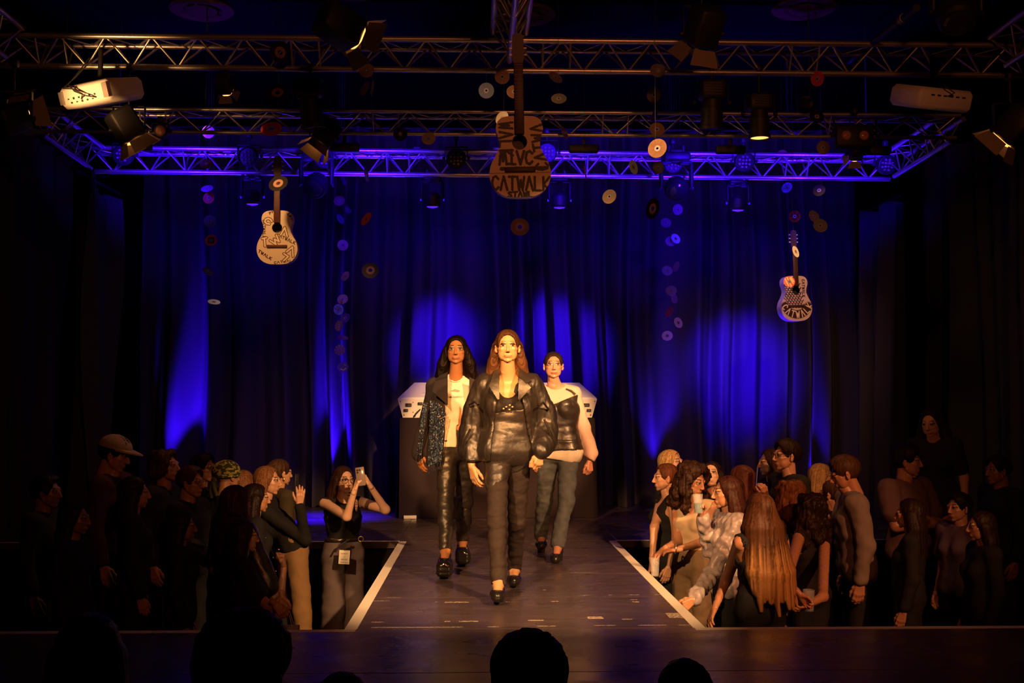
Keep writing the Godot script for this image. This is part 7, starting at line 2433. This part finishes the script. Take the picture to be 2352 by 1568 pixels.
	guest("young man in a mauve shirt with folded arms looking over his shoulder", Vector3(3.425, 1.830, -8.800), 0.55, tanned, {"man": true, "fine": true, "hair": ["short", dark_hair, 0.2, {"seed": 75, "vol": 1.05}], "look": 0.55, "pose": "folded", "top": ["tee", cloth_mat(Color(0.13, 0.075, 0.085), 0.9), 0.022], "top_name": "shirt", "seed": 75})
	guest("woman with very long dark hair standing highest above the crowd", Vector3(3.857, 2.140, -9.350), -0.75, pale, {"floor": 0.42, "hair": ["long", Color(0.022, 0.010, 0.009), 0.48, {"vol": 1.15, "seed": 76}], "nod": -0.25, "lean": 0.2, "top": ["tee", ink, 0.014], "seed": 76})
	var step := thing("standing_block", "low black block under the woman standing highest", "block", Vector3(Vector3(3.857, 2.140, -9.350).x + 0.06, 0, -9.5))
	var sb := MB.new()
	sb.box(Vector3(0, 0.21, 0), Vector3(0.5, 0.42, 0.6), 0.01)
	put("block_body", sb.mesh(), M.lamp_black, step)
	guest("woman with long dark hair before the mauve shirt, face turned away", Vector3(2.962, 1.501, -7.600), -2.0, tanned, {"hair": ["long", dark_hair, 0.42, {"vol": 1.15, "seed": 77}], "top": ["long", ink, 0.018], "seed": 77})
	guest("person in a lilac shirt beyond the man in mauve", Vector3(3.507, 1.503, -8.050), -1.2, pale, {"hair": ["short", dark_hair, 0.2, {"seed": 78}], "top": ["tee", cloth_mat(Color(0.16, 0.12, 0.18), 0.9), 0.022], "seed": 78})
	guest("dark figure in black at the far side of the pit", Vector3(4.350, 1.725, -9.200), -1.4, deep, {"man": true, "hair": ["short", dark_hair, 0.2, {"seed": 79}], "top": ["long", ink, 0.02], "seed": 79})
	guest("shadowy guest in black in the pit below the lilac shirt", Vector3(3.278, 1.453, -7.200), -1.6, deep, {"hair": ["long", dark_hair, 0.36, {"seed": 80}], "top": ["long", ink, 0.02], "seed": 80})

	# ---- heads of the audience in front of the cross stage
	guest("silhouetted guest in front of the stage, head below the catwalk's middle", Vector3(0.110, 1.595, -2.550), PI, deep, {"hair": ["short", dark_hair, 0.2, {"seed": 81, "vol": 1.1}], "top": ["long", ink, 0.02], "seed": 81})
	guest("silhouetted guest in front of the stage, head below the pit of the beige top", Vector3(0.547, 1.447, -3.000), PI, deep, {"hair": ["bun", dark_hair, 0.2, {"seed": 82}], "top": ["long", ink, 0.02], "seed": 82})
	guest("silhouetted tall guest in front of the stage before the paper bag", Vector3(-0.485, 1.690, -2.300), PI - 0.3, deep, {"man": true, "hair": ["short", dark_hair, 0.2, {"seed": 83, "vol": 1.1}], "top": ["long", ink, 0.03], "seed": 83})
	guest("silhouetted guest in front of the stage before the phone woman", Vector3(-0.371, 1.404, -3.000), PI, deep, {"hair": ["short", dark_hair, 0.2, {"seed": 84}], "top": ["long", ink, 0.02], "seed": 84})
	guest("silhouetted guest in front of the stage before the capped man", Vector3(-1.037, 1.577, -3.000), PI, deep, {"hair": ["long", dark_hair, 0.3, {"seed": 85}], "top": ["long", ink, 0.02], "seed": 85})


func cap(g: Dictionary, m: Material):
	var x := head_frame(g.J)
	var b := MB.new()
	b.xf = x
	b.sheet(28, 10, func(u, v):
		var an: float = TAU * u
		var ph: float = PI / 2 * v
		return Vector3(sin(an) * cos(ph) * 0.098, 0.045 + sin(ph) * 0.092, cos(an) * cos(ph) * 0.114 - 0.012))
	put("cap_crown", b.mesh(), m, g.t)
	var p := MB.new()
	p.xf = x
	for k in [0.0, 0.006]:
		p.sheet(16, 6, func(u, v):
			var an: float = lerpf(-1.25, 1.25, u)
			return Vector3(sin(an) * (0.097 + 0.0 * v), 0.047 - 0.012 * v * v + k, cos(an) * (0.112 + 0.085 * v * cos(an)) - 0.012))
	put("cap_peak", p.mesh(), m, g.t)
	var k := MB.new()
	k.xf = x
	k.ball(Vector3(0, 0.138, -0.012), Vector3(0.008, 0.005, 0.008), 8, 6)
	put("cap_button", k.mesh(), m, g.t)


func headscarf(g: Dictionary):
	var im := Image.create(256, 256, false, Image.FORMAT_RGB8)
	im.fill(Color(0.22, 0.22, 0.08))
	var r := RandomNumberGenerator.new()
	r.seed = 9
	for i in 150:
		var c := Vector2(r.randf() * 256, r.randf() * 256)
		stroke(im, c, c + Vector2.from_angle(r.randf() * TAU) * 7.0, r.randf_range(5, 9), Color(0.74, 0.68, 0.38).lerp(Color(0.55, 0.58, 0.25), r.randf()), 1.5)
	var m := mat(Color.WHITE, 0.8)
	m.albedo_texture = ImageTexture.create_from_image(im)
	m.uv1_scale = Vector3(2, 1, 1)
	var x := head_frame(g.J)
	var b := MB.new()
	b.xf = x
	b.sheet(36, 14, func(u, v):
		var an: float = TAU * u
		var ph: float = lerpf(-0.35, PI / 2, v)
		var k: float = 1.0 + 0.02 * sin(an * 9.0 + v * 5.0) * (1.0 - v)
		return Vector3(sin(an) * cos(ph) * 0.100 * k, 0.028 + sin(ph) * 0.104, cos(an) * cos(ph) * 0.118 * k - 0.016))
	put("headscarf", b.mesh(), m, g.t)
	var kn := MB.new()
	kn.xf = x
	kn.ball(Vector3(0, -0.03, -0.125), Vector3(0.03, 0.025, 0.02), 12, 8)
	kn.path([Vector3(0, -0.04, -0.13), Vector3(0.02, -0.10, -0.14), Vector3(0.03, -0.17, -0.12)], 0.016, 8)
	kn.path([Vector3(0, -0.04, -0.13), Vector3(-0.025, -0.09, -0.14), Vector3(-0.035, -0.15, -0.12)], 0.016, 8)
	put("scarf_knot", kn.mesh(), m, g.t)
